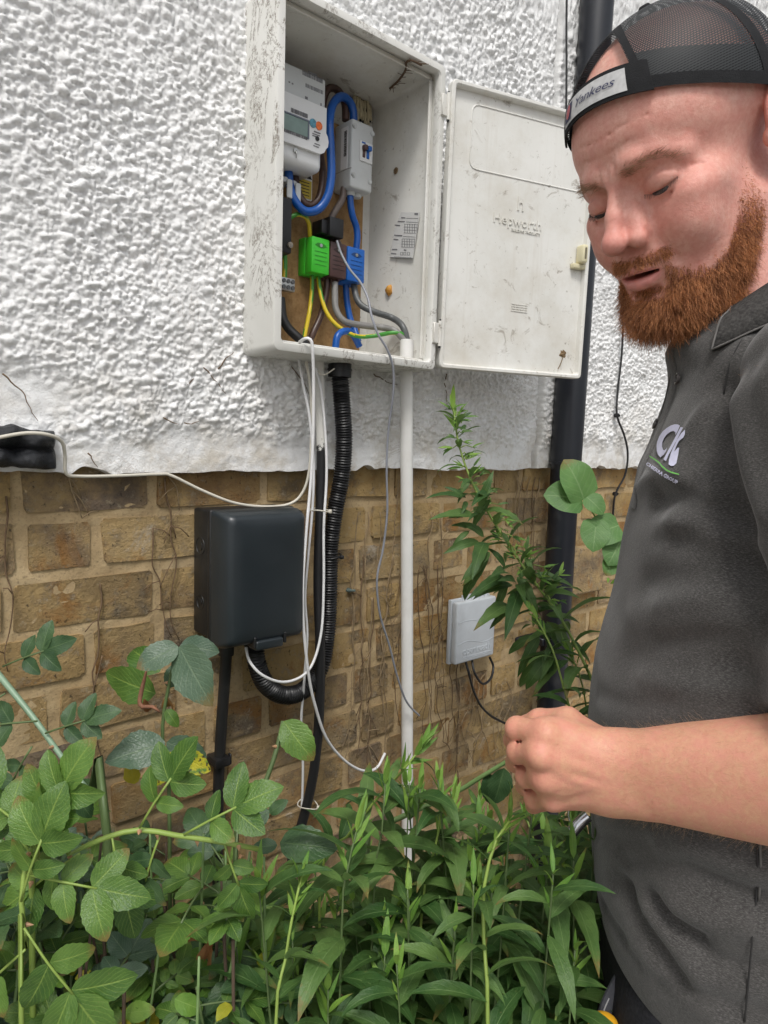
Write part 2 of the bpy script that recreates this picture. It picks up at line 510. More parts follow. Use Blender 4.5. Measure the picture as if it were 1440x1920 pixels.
for c in range(18):
    ztop = 1.42 - 0.0375 - 0.0754 * c
    zc = ztop - 0.0754 / 2
    x, typ = anchor.get(c, (rnd.uniform(-0.1, 0.3), rnd.randint(0, 1)))
    seq = []
    xx, tt = x, typ
    while xx < 3.9:
        Lb = (ST if tt == 0 else HD) * rnd.uniform(0.94, 1.07)
        seq.append((xx + JT / 2, xx + JT / 2 + Lb, tt)); xx += Lb + JT
        tt = 1 - tt if rnd.random() < 0.8 else tt
    xx, tt = x, 1 - typ
    while xx > -0.5:
        Lb = (ST if tt == 0 else HD) * rnd.uniform(0.94, 1.07)
        seq.append((xx - JT / 2 - Lb, xx - JT / 2, tt)); xx -= Lb + JT
        tt = 1 - tt if rnd.random() < 0.8 else tt
    for a, b, tt in seq:
        near = a < 2.15 and b > 0.0 and zc > 0.42
        me = rnd.choice(st_m if tt == 0 else hd_m)
        sx = (b - a) / (ST if tt == 0 else HD)
        loc = Vector(((a + b) / 2, rnd.uniform(-0.0025, 0.0025), zc + rnd.uniform(-0.002, 0.002)))
        if near:
            o = bpy.data.objects.new('brick', me)
            COL.objects.link(o); o.parent = wall
            o.location = loc - wall.location
            o.scale = (sx, 1, rnd.uniform(0.96, 1.04))
            o.rotation_euler = (rnd.uniform(-0.006, 0.006), rnd.uniform(-0.010, 0.010), rnd.uniform(-0.008, 0.008))
        else:
            vv = np.array([tuple(v.co) for v in me.vertices]) * [sx, 1, 1] + np.array(loc)
            stuffV.append(vv); stuffF += [tuple(q + sn for q in p.vertices) for p in me.polygons]; sn += len(vv)
o = put('brickwork', (np.concatenate(stuffV), stuffF), BRICK, wall, True)
o['kind'] = 'stuff'

# tarred block at the left, under the render
k = NB('black_bitumen_paint')
BITUMEN = k.out(k.ramp(k.noise(30, 6, 0.7), [(0.3, (0.006, 0.007, 0.009)), (0.62, (0.02, 0.022, 0.026)), (0.8, (0.07, 0.065, 0.06))]),
                k.ramp(k.noise(40, 5), [(0.3, 0.3), (0.7, 0.7)]), k.bump(k.noise(90, 7, 0.7), 0.8, 0.006), 0.5)
p0, p1, zt, zb_ = at(-160, 880, -0.05), at(119, 880, -0.05), at(40, 800, -0.04).z, at(40, 884, -0.05).z
nu, nv = 60, 26
V, F = [], []
for i in range(nu + 1):
    u = i / nu
    for j in range(nv + 1):
        a = j / nv
        zz = zt + (zb_ - zt) * a
        bul = 0.016 + 0.020 * abs(math.sin(math.pi * (a * 1.9 + 0.06))) ** 0.6 + 0.006 * math.sin(u * 23 + a * 3)
        if a > 0.96 or a < 0.03: bul = 0.0
        e = min(1, (1 - u) / 0.045) ** 0.5
        xx = p0.x + (p1.x - p0.x) * u
        d_ = 0.006 * float(vnoise(np.array([[xx, zz]]), 45, 3)[0]) + 0.003 * float(vnoise(np.array([[xx, zz]]), 110, 4)[0])
        V.append((xx, -0.012 - (bul + d_) * e, zz + d_ * 0.6))
for i in range(nu):
    for j in range(nv):
        q = i * (nv + 1) + j
        F.append((q, q + nv + 1, q + nv + 2, q + 1))
n0 = len(V)
for i in range(nu + 1):
    for j in (0, nv): V.append((V[i * (nv + 1) + j][0], 0.03, V[i * (nv + 1) + j][2]))
for i in range(nu):
    a, b = i * (nv + 1), (i + 1) * (nv + 1)
    F.append((a, n0 + 2 * i, n0 + 2 * i + 2, b)); F.append((a + nv, b + nv, n0 + 2 * i + 3, n0 + 2 * i + 1))
a = nu * (nv + 1)
F.append(tuple(a + j for j in range(nv + 1)) + (n0 + 2 * nu + 1, n0 + 2 * nu))
tag(put('tarred_block', (np.array(V), F), BITUMEN, None, True), 'black tarred block sticking out of the wall at the left edge', 'block')
# ------------------------------------------------------------------ meter cabinet
k = NB('aged_white_grp')
base = k.mix(k.ramp(k.noise(9, 5), [(0.35, 0.0), (0.7, 1.0)]), (0.66, 0.655, 0.615), (0.73, 0.725, 0.69))
base = k.mix(k.ramp(k.noise(6, 8, 0.75), [(0.47, 0.0), (0.70, 0.55)]), base, (0.50, 0.46, 0.38))
base = k.mix(k.ramp(k.noise(22, 10, 0.78, 0.8), [(0.585, 0.0), (0.65, 0.65)]), base, (0.23, 0.19, 0.14))
base = k.mix(k.ramp(k.noise(90, 6, 0.7), [(0.64, 0.0), (0.70, 0.7)]), base, (0.20, 0.17, 0.13))
st = k.scaled(26, 26, 1.6)
base = k.mix(k.ramp(k.noise(1.0, 6, 0.7, 0.3, st), [(0.56, 0.0), (0.7, 0.4)]), base, (0.52, 0.48, 0.41))
GRP = k.out(base, k.ramp(k.noise(30, 4), [(0.3, 0.36), (0.7, 0.55)]), k.bump(k.noise(500, 3), 0.10, 0.001), 0.4)
k = NB('dirty_white_grp')
base = k.mix(k.ramp(k.noise(8, 6), [(0.35, 0.0), (0.7, 1.0)]), (0.62, 0.615, 0.575), (0.70, 0.695, 0.66))
sp = k.scaled(1.0, 1.0, 0.55)
tr = k.ramp(k.noise(16, 9, 0.78, 1.2, sp), [(0.475, 0.0), (0.497, 0.9), (0.505, 0.9), (0.53, 0.0)])
trm = k.math('MULTIPLY', k.ramp(k.noise(9, 4), [(0.44, 0.0), (0.52, 1.0)]), k.ramp(k.noise(150, 4, 0.7), [(0.40, 0.0), (0.52, 1.0)]))
base = k.mix(k.math('MULTIPLY', tr, trm), base, (0.13, 0.10, 0.07))
base = k.mix(k.ramp(k.noise(120, 6, 0.75), [(0.66, 0.0), (0.72, 0.6)]), base, (0.22, 0.18, 0.14))
GRPSIDE = k.out(base, 0.5, k.bump(k.noise(400, 3), 0.12, 0.001), 0.4)
k = NB('chipboard')
CHIP = k.out(k.ramp(k.noise(120, 6, 0.7), [(0.3, (0.22, 0.125, 0.05)), (0.5, (0.31, 0.185, 0.08)), (0.72, (0.37, 0.235, 0.11))]), 0.85, k.bump(k.noise(260, 4), 0.25, 0.001), 0.3)
WHITEPL = plain('white_plastic', (0.72, 0.73, 0.73), 0.38, 0.04, 20, 0.05, 400)
PALEPL = plain('pale_grey_plastic', (0.55, 0.57, 0.57), 0.42, 0.05, 20, 0.08, 400, dirt=0.15)
GREYPL = plain('grey_plastic', (0.47, 0.50, 0.53), 0.45, 0.06, 25, 0.08, 400, dirt=0.18)
PAPER = plain('paper_label', (0.78, 0.78, 0.78), 0.6, 0.04, 40, 0.02)
INK = plain('black_ink', (0.02, 0.02, 0.022), 0.6, 0.1, 40, 0)
GREYINK = plain('grey_ink', (0.16, 0.16, 0.17), 0.6, 0.1, 40, 0)
BLUEINS = plain('blue_insulation', (0.006, 0.085, 0.36), 0.32, 0.1, 40, 0.06, 300, dirt=0.15, dcol=(0.03, 0.08, 0.2))
BROWNINS = plain('brown_insulation', (0.075, 0.04, 0.03), 0.38, 0.12, 40, 0.06, 300)
GREYINS = plain('grey_insulation', (0.20, 0.195, 0.185), 0.5, 0.12, 40, 0.08, 300)
DKGREYINS = plain('dark_grey_insulation', (0.095, 0.10, 0.10), 0.45, 0.12, 40, 0.08, 300)
BLACKPL = plain('black_plastic', (0.010, 0.010, 0.011), 0.42, 0.15, 30, 0.10, 350)
GREENPL = plain('green_plastic', (0.05, 0.50, 0.03), 0.38, 0.06, 25, 0.06, 350)
BROWNPL = plain('brown_plastic', (0.075, 0.038, 0.035), 0.42, 0.08, 25, 0.06, 350)
BLUEPL = plain('blue_plastic', (0.012, 0.11, 0.42), 0.38, 0.08, 25, 0.06, 350)
METAL = plain('zinc_screw', (0.5, 0.5, 0.48), 0.35, 0.1, 60, 0.1, metal=1.0)
WHITEPVC = plain('white_pvc', (0.78, 0.775, 0.75), 0.35, 0.05, 10, 0.04, 300, dirt=0.28, dcol=(0.42, 0.38, 0.30))
WHITECAB = plain('white_cable_sheath', (0.72, 0.72, 0.72), 0.4, 0.05, 30, 0.04, 300, dirt=0.12, dcol=(0.4, 0.37, 0.3))
IVORY = plain('ivory_plastic', (0.62, 0.57, 0.38), 0.35, 0.06, 30, 0.05)
k = NB('green_yellow_insulation')
sepn = k.n('ShaderNodeSeparateXYZ'); uvn = k.n('ShaderNodeUVMap'); k.l(uvn.outputs[0], sepn.inputs[0])
GRNYEL = k.out(k.ramp(sepn.outputs['X'], [(0.0, (0.05, 0.26, 0.03)), (0.50, (0.05, 0.26, 0.03)), (0.53, (0.62, 0.46, 0.02)), (0.97, (0.62, 0.46, 0.02)), (1.0, (0.05, 0.26, 0.03))]), 0.38, None, 0.5)

BX0, BX1, BY, BZ0, BZ1 = 0.5327, 0.8553, -0.1044, 1.5387, 2.0267
cab = thing('meter_cabinet', (0.694, -0.04, BZ0), 'white wall-mounted electricity meter cabinet with its hinged door wide open', 'cabinet')
def open_box(x0, x1, yf, yb, z0, z1, wall_t, rim, draft, r):
    """cabinet shell: outer skin widening to the back, front rim, inner skin and back, as quads"""
    def ring(a0, a1, b0, b1, y, rr, n=5):
        P = []
        for cxx, czz, s in ((a1 - rr, b1 - rr, 0), (a0 + rr, b1 - rr, 1), (a0 + rr, b0 + rr, 2), (a1 - rr, b0 + rr, 3)):
            for q in range(n):
                an = math.pi / 2 * (s + q / (n - 1))
                P.append((cxx + rr * math.cos(an), y, czz + rr * math.sin(an)))
        return P
    R_ = [ring(x0 - draft, x1 + draft, z0 - draft, z1 + draft, yb, r),
          ring(x0, x1, z0, z1, yf + 0.004, r),
          ring(x0 + 0.0015, x1 - 0.0015, z0 + 0.0015, z1 - 0.0015, yf + 0.001, r),
          ring(x0 + 0.004, x1 - 0.004, z0 + 0.004, z1 - 0.004, yf, r),
          ring(x0 + rim - 0.002, x1 - rim + 0.002, z0 + rim - 0.002, z1 - rim + 0.002, yf, r * 0.7),
          ring(x0 + rim, x1 - rim, z0 + rim, z1 - rim, yf + 0.003, r * 0.7),
          ring(x0 + rim, x1 - rim, z0 + rim, z1 - rim, yf + 0.012, r * 0.7),
          ring(x0 + wall_t, x1 - wall_t, z0 + wall_t, z1 - wall_t, yf + 0.014, r * 0.8)]
    V, F = [], []
    m = len(R_[0])
    for q in R_: V += q
    for i in range(len(R_) - 1):
        for j in range(m):
            F.append((i * m + j, i * m + (j + 1) % m, (i + 1) * m + (j + 1) % m, (i + 1) * m + j))
    return np.array(V), F, ring
V, F, ring = open_box(BX0, BX1, BY, 0.02, BZ0, BZ1, 0.008, 0.014, 0.004, 0.010)
put('shell', (V, F), GRPSIDE, cab, True, 35)
# lining: four inner walls and the back
li = [ring(BX0 + 0.010, BX1 - 0.010, BZ0 + 0.010, BZ1 - 0.010, BY + 0.0125, 0.008), ring(BX0 + 0.014, BX1 - 0.014, BZ0 + 0.014, BZ1 - 0.014, 0.066, 0.008)]
m = len(li[0]); V = li[0] + li[1]
F = [(j, (j + 1) % m, m + (j + 1) % m, m + j) for j in range(m)] + [tuple(range(m, 2 * m))]
put('lining', (np.array(V), F), GRP, cab, True, 35)
# ledge ribs round the opening
put('backboard', rbox(BX0 + 0.017, 0.812, 0.048, 0.058, BZ0 + 0.017, BZ1 - 0.075, 0.0015, 1), CHIP, cab)
put('rebate', join(rbox(BX0 + 0.012, BX1 - 0.012, BY + 0.020, BY + 0.024, BZ0 + 0.012, BZ0 + 0.019, 0.001, 1),
                   rbox(BX0 + 0.012, BX1 - 0.012, BY + 0.020, BY + 0.024, BZ1 - 0.019, BZ1 - 0.012, 0.001, 1),
                   rbox(BX1 - 0.018, BX1 - 0.011, BY + 0.020, BY + 0.024, BZ0 + 0.02, BZ1 - 0.02, 0.001, 1)), GRP, cab)
# hinges
for zz in (BZ0 + 0.062, BZ1 - 0.062):
    h = put('hinge', join(rbox(BX1 - 0.011, BX1 + 0.001, BY - 0.004, BY + 0.004, zz - 0.017, zz + 0.017, 0.0012, 1),
                          tube([(BX1 + 0.0035, BY - 0.003, zz - 0.021), (BX1 + 0.0035, BY - 0.003, zz + 0.021)], 0.0032, 10)), GRP, cab, True, 40)
    put('pin', tube([(BX1 + 0.0035, BY - 0.003, zz - 0.024), (BX1 + 0.0035, BY - 0.003, zz + 0.0235)], 0.0016, 8), BLACKPL, h, True, 40)
# door, swung open past the wall's line
DW, DH, DT = 0.304, 0.4623, 0.2974
dO = Vector((0.8611, -0.1071, 1.42 + 0.1242))
dx = Vector((math.cos(DT), -math.sin(DT), 0)); dn = Vector((-math.sin(DT), -math.cos(DT), 0))
dz = (Vector((0, 0, 1)) + dn * 0.0217).normalized(); dn = dx.cross(dz).normalized()
DM = Matrix(((dx.x, -dn.x, dz.x, dO.x), (dx.y, -dn.y, dz.y, dO.y), (dx.z, -dn.z, dz.z, dO.z), (0, 0, 0, 1)))   # local x along, y away from camera, z up
def D(g): return xform(g, DM)
bm = bmesh.new()
def rrect(x0, x1, z0, z1, r, y, n=5):
    P = []
    for cxx, czz, s in ((x1 - r, z1 - r, 0), (x0 + r, z1 - r, 1), (x0 + r, z0 + r, 2), (x1 - r, z0 + r, 3)):
        for q in range(n):
            an = math.pi / 2 * (s + q / (n - 1)); P.append((cxx + r * math.cos(an), y, czz + r * math.sin(an)))
    return P
def loft(rings, cap0=True, cap1=True):
    V, F = [], []
    m = len(rings[0])
    for q in rings: V += q
    for i in range(len(rings) - 1):
        for j in range(m): F.append((i * m + j, i * m + (j + 1) % m, (i + 1) * m + (j + 1) % m, (i + 1) * m + j))
    if cap0: F.append(tuple(reversed(range(m))))
    if cap1: F.append(tuple(range((len(rings) - 1) * m, len(rings) * m)))
    return np.array(V), F
g = loft([rrect(0, DW, 0, DH, 0.008, 0.016), rrect(0, DW, 0, DH, 0.008, 0.002), rrect(0.0015, DW - 0.0015, 0.0015, DH - 0.0015, 0.007, 0.0),
          rrect(0.0055, DW - 0.0055, 0.0055, DH - 0.0055, 0.006, 0.0), rrect(0.0075, DW - 0.0075, 0.0075, DH - 0.0075, 0.006, 0.002), rrect(0.009, DW - 0.009, 0.009, DH - 0.009, 0.006, 0.011)])
door = put('door', D(g), GRP, cab, True, 30)
def ridge(P, r, closed=True):
    P = [(x, 0.0112, z) for x, z in P]
    if closed: P = P + [P[0]]
    return tube(P, r, 6, 0.02)
rr = [(p[0], p[2]) for p in rrect(0.045, 0.283, DH - 0.128, DH - 0.026, 0.012, 0, 4)]
put('raised_panel', D(ridge(rr, 0.0016)), GRP, door, True)
TM = DM @ Matrix(((1, 0, 0, 0), (0, 0, -1, 0), (0, 1, 0, 0), (0, 0, 0, 1)))          # text plane on the door, facing out
def dtext(s, x, z, size, **kw): return text_geo(s, size, TM @ Matrix.Translation((x, z, -0.0104)), 0.0010, **kw)
put('moulded_lettering', join(dtext('h', 0.152, 0.292, 0.034), dtext('Hepworth', 0.148, 0.262, 0.0235, space=1.05), dtext('BUILDING PRODUCTS', 0.166, 0.2475, 0.0062)), GRP, door)
put('moulded_grid', D(join(*[rbox(0.145, 0.180, 0.0100, 0.0114, z, z + 0.0012, 0) for z in (0.110, 0.114, 0.118, 0.122)], *[rbox(x, x + 0.001, 0.0101, 0.0113, 0.110, 0.1232, 0) for x in (0.145, 0.154, 0.163, 0.172, 0.179)])), GRP, door)
lt = put('latch', D(join(rbox(0.268, 0.296, 0.000, 0.011, 0.198, 0.207, 0.002, 2), rbox(0.279, 0.292, -0.010, 0.011, 0.207, 0.240, 0.004, 3))), IVORY, door, True, 40)
put('latch_slot', D(rbox(0.2835, 0.2875, -0.0106, -0.0095, 0.214, 0.234, 0.001, 1)), plain('shadow_plastic', (0.16, 0.14, 0.09), 0.6), lt)
k = NB('dried_mud')
MUD = k.out(k.ramp(k.noise(220, 5), [(0.35, (0.10, 0.06, 0.03)), (0.65, (0.30, 0.22, 0.13))]), 0.95, k.bump(k.noise(300, 5), 0.9, 0.003), 0.1)
rnd = random.Random(9)
def splat(cx, cz, r, y0, n, seed):
    rn = random.Random(seed); V, F = [(cx, y0 - 0.0025, cz)], []
    for ringi in (0.5, 1.0):
        for q in range(n):
            a = 2 * math.pi * q / n; rr_ = r * ringi * rn.uniform(0.65, 1.2)
            V.append((cx + rr_ * math.cos(a), y0 - (0.003 * rn.random() if ringi < 1 else -0.001), cz + rr_ * math.sin(a)))
    for q in range(n):
        F.append((0, 1 + q, 1 + (q + 1) % n)); F.append((1 + q, 1 + n + q, 1 + n + (q + 1) % n, 1 + (q + 1) % n))
    return np.array(V), F
tag(put('mud_nest', D(join(splat(0.266, 0.045, 0.010, 0.0108, 14, 1), tube([(0.266, 0.009, 0.040), (0.262, 0.010, 0.026), (0.257, 0.0105, 0.016)], 0.0008, 5, 0.004))), MUD), 'small brown insect mud nest stuck inside the cabinet door', 'nest')

# paper label and foam on the right inner side of the cabinet
XR = BX1 - 0.0145
lab = [atX(px, py, XR - 0.001) for px, py in ((731, 482), (774, 484), (787, 398), (752, 398), (739, 432))]
o = bpy.data.objects
PAPERG = plain('grey_paper', (0.60, 0.60, 0.585), 0.6, 0.05, 60, 0.03)
V = [tuple(p) for p in lab] + [(p.x + 0.0007, p.y, p.z) for p in lab]
F = [(0, 1, 2, 3, 4), (9, 8, 7, 6, 5)] + [(i, i + 5, (i + 1) % 5 + 5, (i + 1) % 5) for i in range(5)]
pl = put('paper_label', (np.array(V), F), PAPERG)
tag(pl, 'torn printed paper label on the right inner side of the cabinet', 'label')
def lq(px, py): return atX(px, py, XR - 0.0014)
def lbar(a, b, t):
    A, B = lq(*a), lq(*b); T = Vector((0, 0, t / 2))
    V = [A - T, B - T, B + T, A + T]
    return np.array([tuple(v) for v in V]), [(0, 1, 2, 3)]
bars = []
for (a, b, t) in [((752, 408), (760, 408.5), .0016), ((762, 409), (784, 409.5), .0007), ((746, 415), (759, 415.5), .0016), ((761, 416), (784, 417), .0007), ((740, 422), (750, 423), .0018),
                  ((739, 441), (754, 442), .0018), ((756, 443), (779, 444.5), .0007), ((738, 448.5), (747, 449.5), .0018), ((735, 467.5), (745, 468), .0018), ((757, 468.5), (762, 469), .0018), ((733, 475), (743, 476), .0018), ((777, 401), (784, 401), .0028),
                  ((739, 481), (773, 483.5), .0005)]:
    bars.append(lbar(a, b, t))
for x0, y0, x1 in ((758, 420, 783), (757, 425.5, 782), (757, 431, 781), (757, 436.5, 780), (754, 447.5, 778), (753, 452.5, 777.5), (752, 457.5, 777), (752, 463, 776)):
    bars.append(lbar((x0, y0), (x1, y0 + 1), .0006))
def lvb(px, y0, y1):
    A, B = lq(px, y0), lq(px, y1); T = Vector((0, 0.0006, 0)); V = [A - T, B - T, B + T, A + T]
    return np.array([tuple(v) for v in V]), [(0, 1, 2, 3)]
for q in range(6):
    bars.append(lvb(759 + q * 4.6, 420, 436.8)); bars.append(lvb(754 + q * 4.6, 447.5, 463.3))
for q in (751, 757, 764): bars += [lbar((q, 473), (q + 4, 473.2), .0005), lbar((q, 478), (q + 4, 478.2), .0005), lvb(q, 473, 478), lvb(q + 4, 473, 478)]
put('print', join(*bars), GREYINK, pl)
c0 = atX(729, 543, XR)
k = NB('orange_foam')
FOAM = k.out(k.ramp(k.noise(120, 4), [(0.3, (0.42, 0.17, 0.02)), (0.7, (0.62, 0.33, 0.06))]), 0.6, k.bump(k.noise(200, 4), 0.5, 0.002), 0.4)
bm = bmesh.new(); bmesh.ops.create_icosphere(bm, subdivisions=2, radius=0.0075)
for v in bm.verts:
    s = 1 + 0.28 * math.sin(v.co.z * 700 + v.co.y * 400); v.co = Vector((v.co.x * 0.7, v.co.y * s, v.co.z * 1.25 * s)) + Vector((0, 0, 0))
g = bm_out(bm); g = (g[0] + np.array(c0), g[1])
tag(put('foam_blob', g, FOAM, None, True), 'small orange blob of foam on the right inner side of the cabinet', 'foam')
c1 = atX(742, 320, XR + 0.0005)
tag(put('screw_plug', join(disc(c1, (-1, 0, 0), 0.006, 0.0012, 10, 0.004), disc(c1 + Vector((-0.001, 0, 0)), (-1, 0, 0), 0.0025, 0.002, 8)), MUD), 'small rusty screw plug high on the right inner side of the cabinet', 'plug')
# dead climber roots inside, at the top corner
ROOT = plain('dead_root', (0.13, 0.085, 0.055), 0.9, 0.3, 60, 0.3, 300, spec=0.2)
ZT = BZ1 - 0.0145
def onZ(px, py, z):
    d = ray(px, py); return CP + d * ((z - CP.z) / d.z)
root = [onZ(a, b, ZT - 0.003) for a, b in ((790, 122), (770, 113), (762, 118), (760, 132), (748, 150), (731, 166))]
rg = [tube(root, 0.0018, 6, 0.006)]
for q in range(26):
    t = q / 25; b = catmull(root, 0.004); p = b[int(t * (len(b) - 1))]
    rg.append(tube([p, p + Vector((rnd.uniform(-.012, .012), rnd.uniform(-.012, .012), rnd.uniform(-.003, .001)))], 0.0005, 4, 0.01))
tag(put('dead_root', join(*rg), ROOT, None, True), 'dead climber root stuck to the ceiling inside the cabinet', 'root')
FOAMC = plain('cream_sealant', (0.55, 0.49, 0.33), 0.6, 0.15, 60, 0.5, 120)
rg = []
for q in range(7):
    px = 664 + q * 5
    rg.append(tube([at(px, 178 + q * 3 + rnd.uniform(-4, 4), 0.055), at(px + rnd.uniform(-2, 2), 205 + rnd.uniform(-5, 8), 0.054), at(px + 1, 228 + rnd.uniform(-6, 10), 0.055)], 0.0032, 6, 0.008, rf=lambda s, S: 0.7 + 0.5 * math.sin(s * 200) ** 2))
tag(put('sealant', join(*rg), FOAMC, None, True), 'cream strings of old sealant in the top right back corner of the cabinet', 'sealant')
rg = []
for q in range(6):
    px = 666 + q * 5
    rg.append(tube([at(px, 180 + q * 3, 0.059), at(px + 2, 232 + rnd.uniform(-8, 6), 0.059)], 0.0032, 5, 0.01))
tag(put('black_sealant', join(*rg), BITUMEN, None, True), 'black mastic streaks behind the cream sealant in the cabinet corner', 'sealant')

# ------------------------------------------------------------------ smart meter
MY = -0.015
mr, ml = 0.679, 0.566
mt, mb = 1.42 + 0.556, 1.42 + 0.415
mtr = thing('electricity_meter', (0.622, 0.045, mb), 'white electricity meter with small grey screen behind the cabinet rim', 'meter')
put('body', rbox(ml, mr, MY, 0.047, mb + 0.075, mt, 0.004, 3), PALEPL, mtr, True, 40)
g = [(ml, 0), (mr + 0.001, 0), (mr + 0.001, 0.012), (mr + 0.006, 0.020), (mr + 0.006, 0.034), (mr + 0.001, 0.042), (mr + 0.001, 0.083), (ml, 0.083)]
g = [(ml, 0.004), (mr - 0.012, 0.004), (mr - 0.004, 0.008), (mr - 0.001, 0.014), (mr + 0.003, 0.018), (mr + 0.004, 0.026), (mr + 0.002, 0.034), (mr - 0.001, 0.038), (mr - 0.001, 0.075), (ml, 0.075)]
zf = mb + 0.022
put('front_panel', prism(g, (0, MY + 0.012, zf), (1, 0, 0), (0, 0, 1), (0, -0.016, 0)), WHITEPL, mtr)
tcov = put('terminal_cover', rbox(ml, mr - 0.002, MY + 0.002, 0.045, mb, mb + 0.040, 0.011, 4), WHITEPL, mtr, True, 40)
ys = MY - 0.0046
def fpx(px, py): return at(px, py, ys)
scr0, scr1 = fpx(537, 210), fpx(577, 258)
sc = put('screen', rbox(ml + 0.022, scr1.x, ys - 0.0004, ys + 0.003, scr1.z, fpx(577, 228).z, 0.0005, 1), plain('lcd_screen', (0.19, 0.27, 0.245), 0.15, 0.1, 60, 0), mtr)
put('bezel', join(rbox(scr1.x, scr1.x + 0.0022, ys - 0.001, ys + 0.003, scr1.z - 0.002, fpx(577, 228).z + 0.002, 0), rbox(ml + 0.02, scr1.x, ys - 0.001, ys + 0.003, fpx(577, 228).z, fpx(577, 228).z + 0.0022, 0)), plain('slate_plastic', (0.13, 0.15, 0.19), 0.4), sc)
def barcode(x0, x1, z, h, yy, seed, mat, parent):
    rn = random.Random(seed); gs = []; x = x0
    while x < x1:
        w_ = rn.choice((0.0005, 0.0008, 0.0012)); gs.append(rbox(x, min(x + w_, x1), yy - 0.0003, yy + 0.0006, z, z + h, 0)); x += w_ + rn.choice((0.0005, 0.0007, 0.001))
    put('barcode', join(*gs), mat, parent)
p = at(567, 137, MY); q_ = at(607, 158, MY)
barcode(p.x, q_.x - 0.002, q_.z, 0.0065, MY, 1, GREYINK, mtr)
p = at(573, 158, MY); q_ = at(607, 178, MY)
barcode(p.x, q_.x - 0.002, q_.z, 0.0055, MY, 2, GREYINK, mtr)
p = fpx(546, 204); barcode(p.x, fpx(577, 215).x, fpx(577, 222).z, 0.006, ys, 3, GREYINK, mtr)
p = fpx(535, 246); barcode(p.x - 0.01, fpx(577, 258).x, fpx(577, 263).z, 0.0045, ys, 4, GREYINK, mtr)
put('round_sticker', disc((at(587, 231, ys).x, ys + 0.001, at(587, 231, ys).z), (0, -1, 0), 0.0065, 0.0016, 20), plain('sticker_blue', (0.09, 0.28, 0.38), 0.5, 0.4, 200, 0), mtr)
put('round_sticker', disc((at(598, 236, ys).x, ys + 0.001, at(598, 236, ys).z), (0, -1, 0), 0.0062, 0.0018, 20), plain('sticker_orange', (0.75, 0.16, 0.03), 0.5, 0.3, 200, 0), mtr)
put('optical_port', disc((at(595, 260, ys).x, ys + 0.001, at(595, 260, ys).z), (0, -1, 0), 0.0035, 0.0018, 16), INK, mtr)
g = []
for (x0, y0, x1, h) in ((589, 245, 601, .0015), (586, 249, 600, .001), (586, 253, 598, .001), (590, 268, 600, .001), (588, 272, 598, .001)):
    A = fpx(x0, y0); B = fpx(x1, y0); g.append(rbox(A.x, B.x, ys - 0.0003, ys + 0.0006, A.z - h, A.z, 0))
for (x0, y0, x1, h) in ((541, 152, 544, .002), (547, 155, 550, .002), (572, 180, 577, .004), (574, 191, 586, .0015), (601, 193, 603, .006), (597, 203, 602, .0012), (578, 133, 594, .0016)):
    A = at(x0, y0, MY); B = at(x1, y0, MY); g.append(rbox(A.x, B.x, MY - 0.0003, MY + 0.0006, A.z - h, A.z, 0))
put('small_print', join(*g), GREYINK, mtr)['kind'] = 'stuff'
A = at(541, 180, MY); B = at(570, 196, MY)
put('rating_plate', rbox(A.x, B.x, MY - 0.0003, MY + 0.0006, B.z, B.z + 0.005, 0), plain('khaki_print', (0.33, 0.34, 0.29), 0.5), mtr)
A = at(553, 283, MY + 0.002)
put('seal_screw', disc((A.x, MY + 0.003, A.z), (0, -1, 0), 0.0038, 0.004, 14), METAL, tcov, True, 40)
put('seal_wire', tube([(A.x, MY - 0.001, A.z), (A.x - 0.0005, MY - 0.003, A.z - 0.006), (A.x + 0.0006, MY - 0.001, A.z - 0.011)], 0.0009, 6, 0.003), METAL, tcov, True)

# ------------------------------------------------------------------ isolator switch
ix0, ix1, iy, iz0, iz1 = 0.744, 0.791, 0.0, 1.42 + 0.416, 1.42 + 0.525
iso = thing('isolator_switch', (0.767, 0.045, iz0), 'pale grey isolator switch box with a brown and blue toggle', 'switch')
ib = put('housing', rbox(ix0, ix1, iy, 0.048, iz0, iz1, 0.004, 3), PALEPL, iso, True, 40)
put('seam', rbox(ix0 - 0.0003, ix1 + 0.0003, iy + 0.0005, 0.047, iz0 + 0.030, iz0 + 0.0308, 0), GREYINS, ib)
tp0, tp1 = at(675, 268, iy), at(694, 313, iy)
put('switch_plate', rbox(tp0.x - 0.001, tp1.x + 0.003, iy - 0.0025, iy + 0.002, tp1.z + 0.004, tp0.z + 0.004, 0.001, 2), WHITEPL, iso, True, 40)
tx = tp0.x + 0.003; tw = 0.0085
for q, (mm, nm) in enumerate(((BROWNPL, 'brown'), (BLUEPL, 'blue'))):
    a = tx + q * tw
    put('toggle', join(rbox(a, a + tw - 0.001, iy - 0.010, iy, tp0.z - 0.011, tp0.z - 0.003, 0.0015, 2), rbox(a + 0.001, a + tw - 0.002, iy - 0.0045, iy, tp0.z - 0.022, tp0.z - 0.010, 0.001, 1)), mm, iso, True, 40)
A = tp0
put('switch_print', rbox(A.x + 0.002, A.x + 0.010, iy - 0.0028, iy - 0.0018, A.z + 0.000, A.z + 0.0026, 0), BLUEPL, iso)
for px, py in ((665, 236), (698, 251), (663, 328), (693, 341)):
    A = at(px, py, iy); put('screw', join(disc((A.x, iy + 0.001, A.z), (0, -1, 0), 0.0042, 0.0024, 14), disc((A.x, iy - 0.001, A.z), (0, -1, 0), 0.0026, 0.0012, 10)), METAL if px < 670 else PALEPL, iso, True, 40)
lb = put('side_label', rbox(ix0 - 0.0006, ix0 + 0.001, 0.010, 0.028, iz0 + 0.032, iz1 - 0.010, 0), PAPER, iso)
rn = random.Random(3); g = []; z = iz0 + 0.052
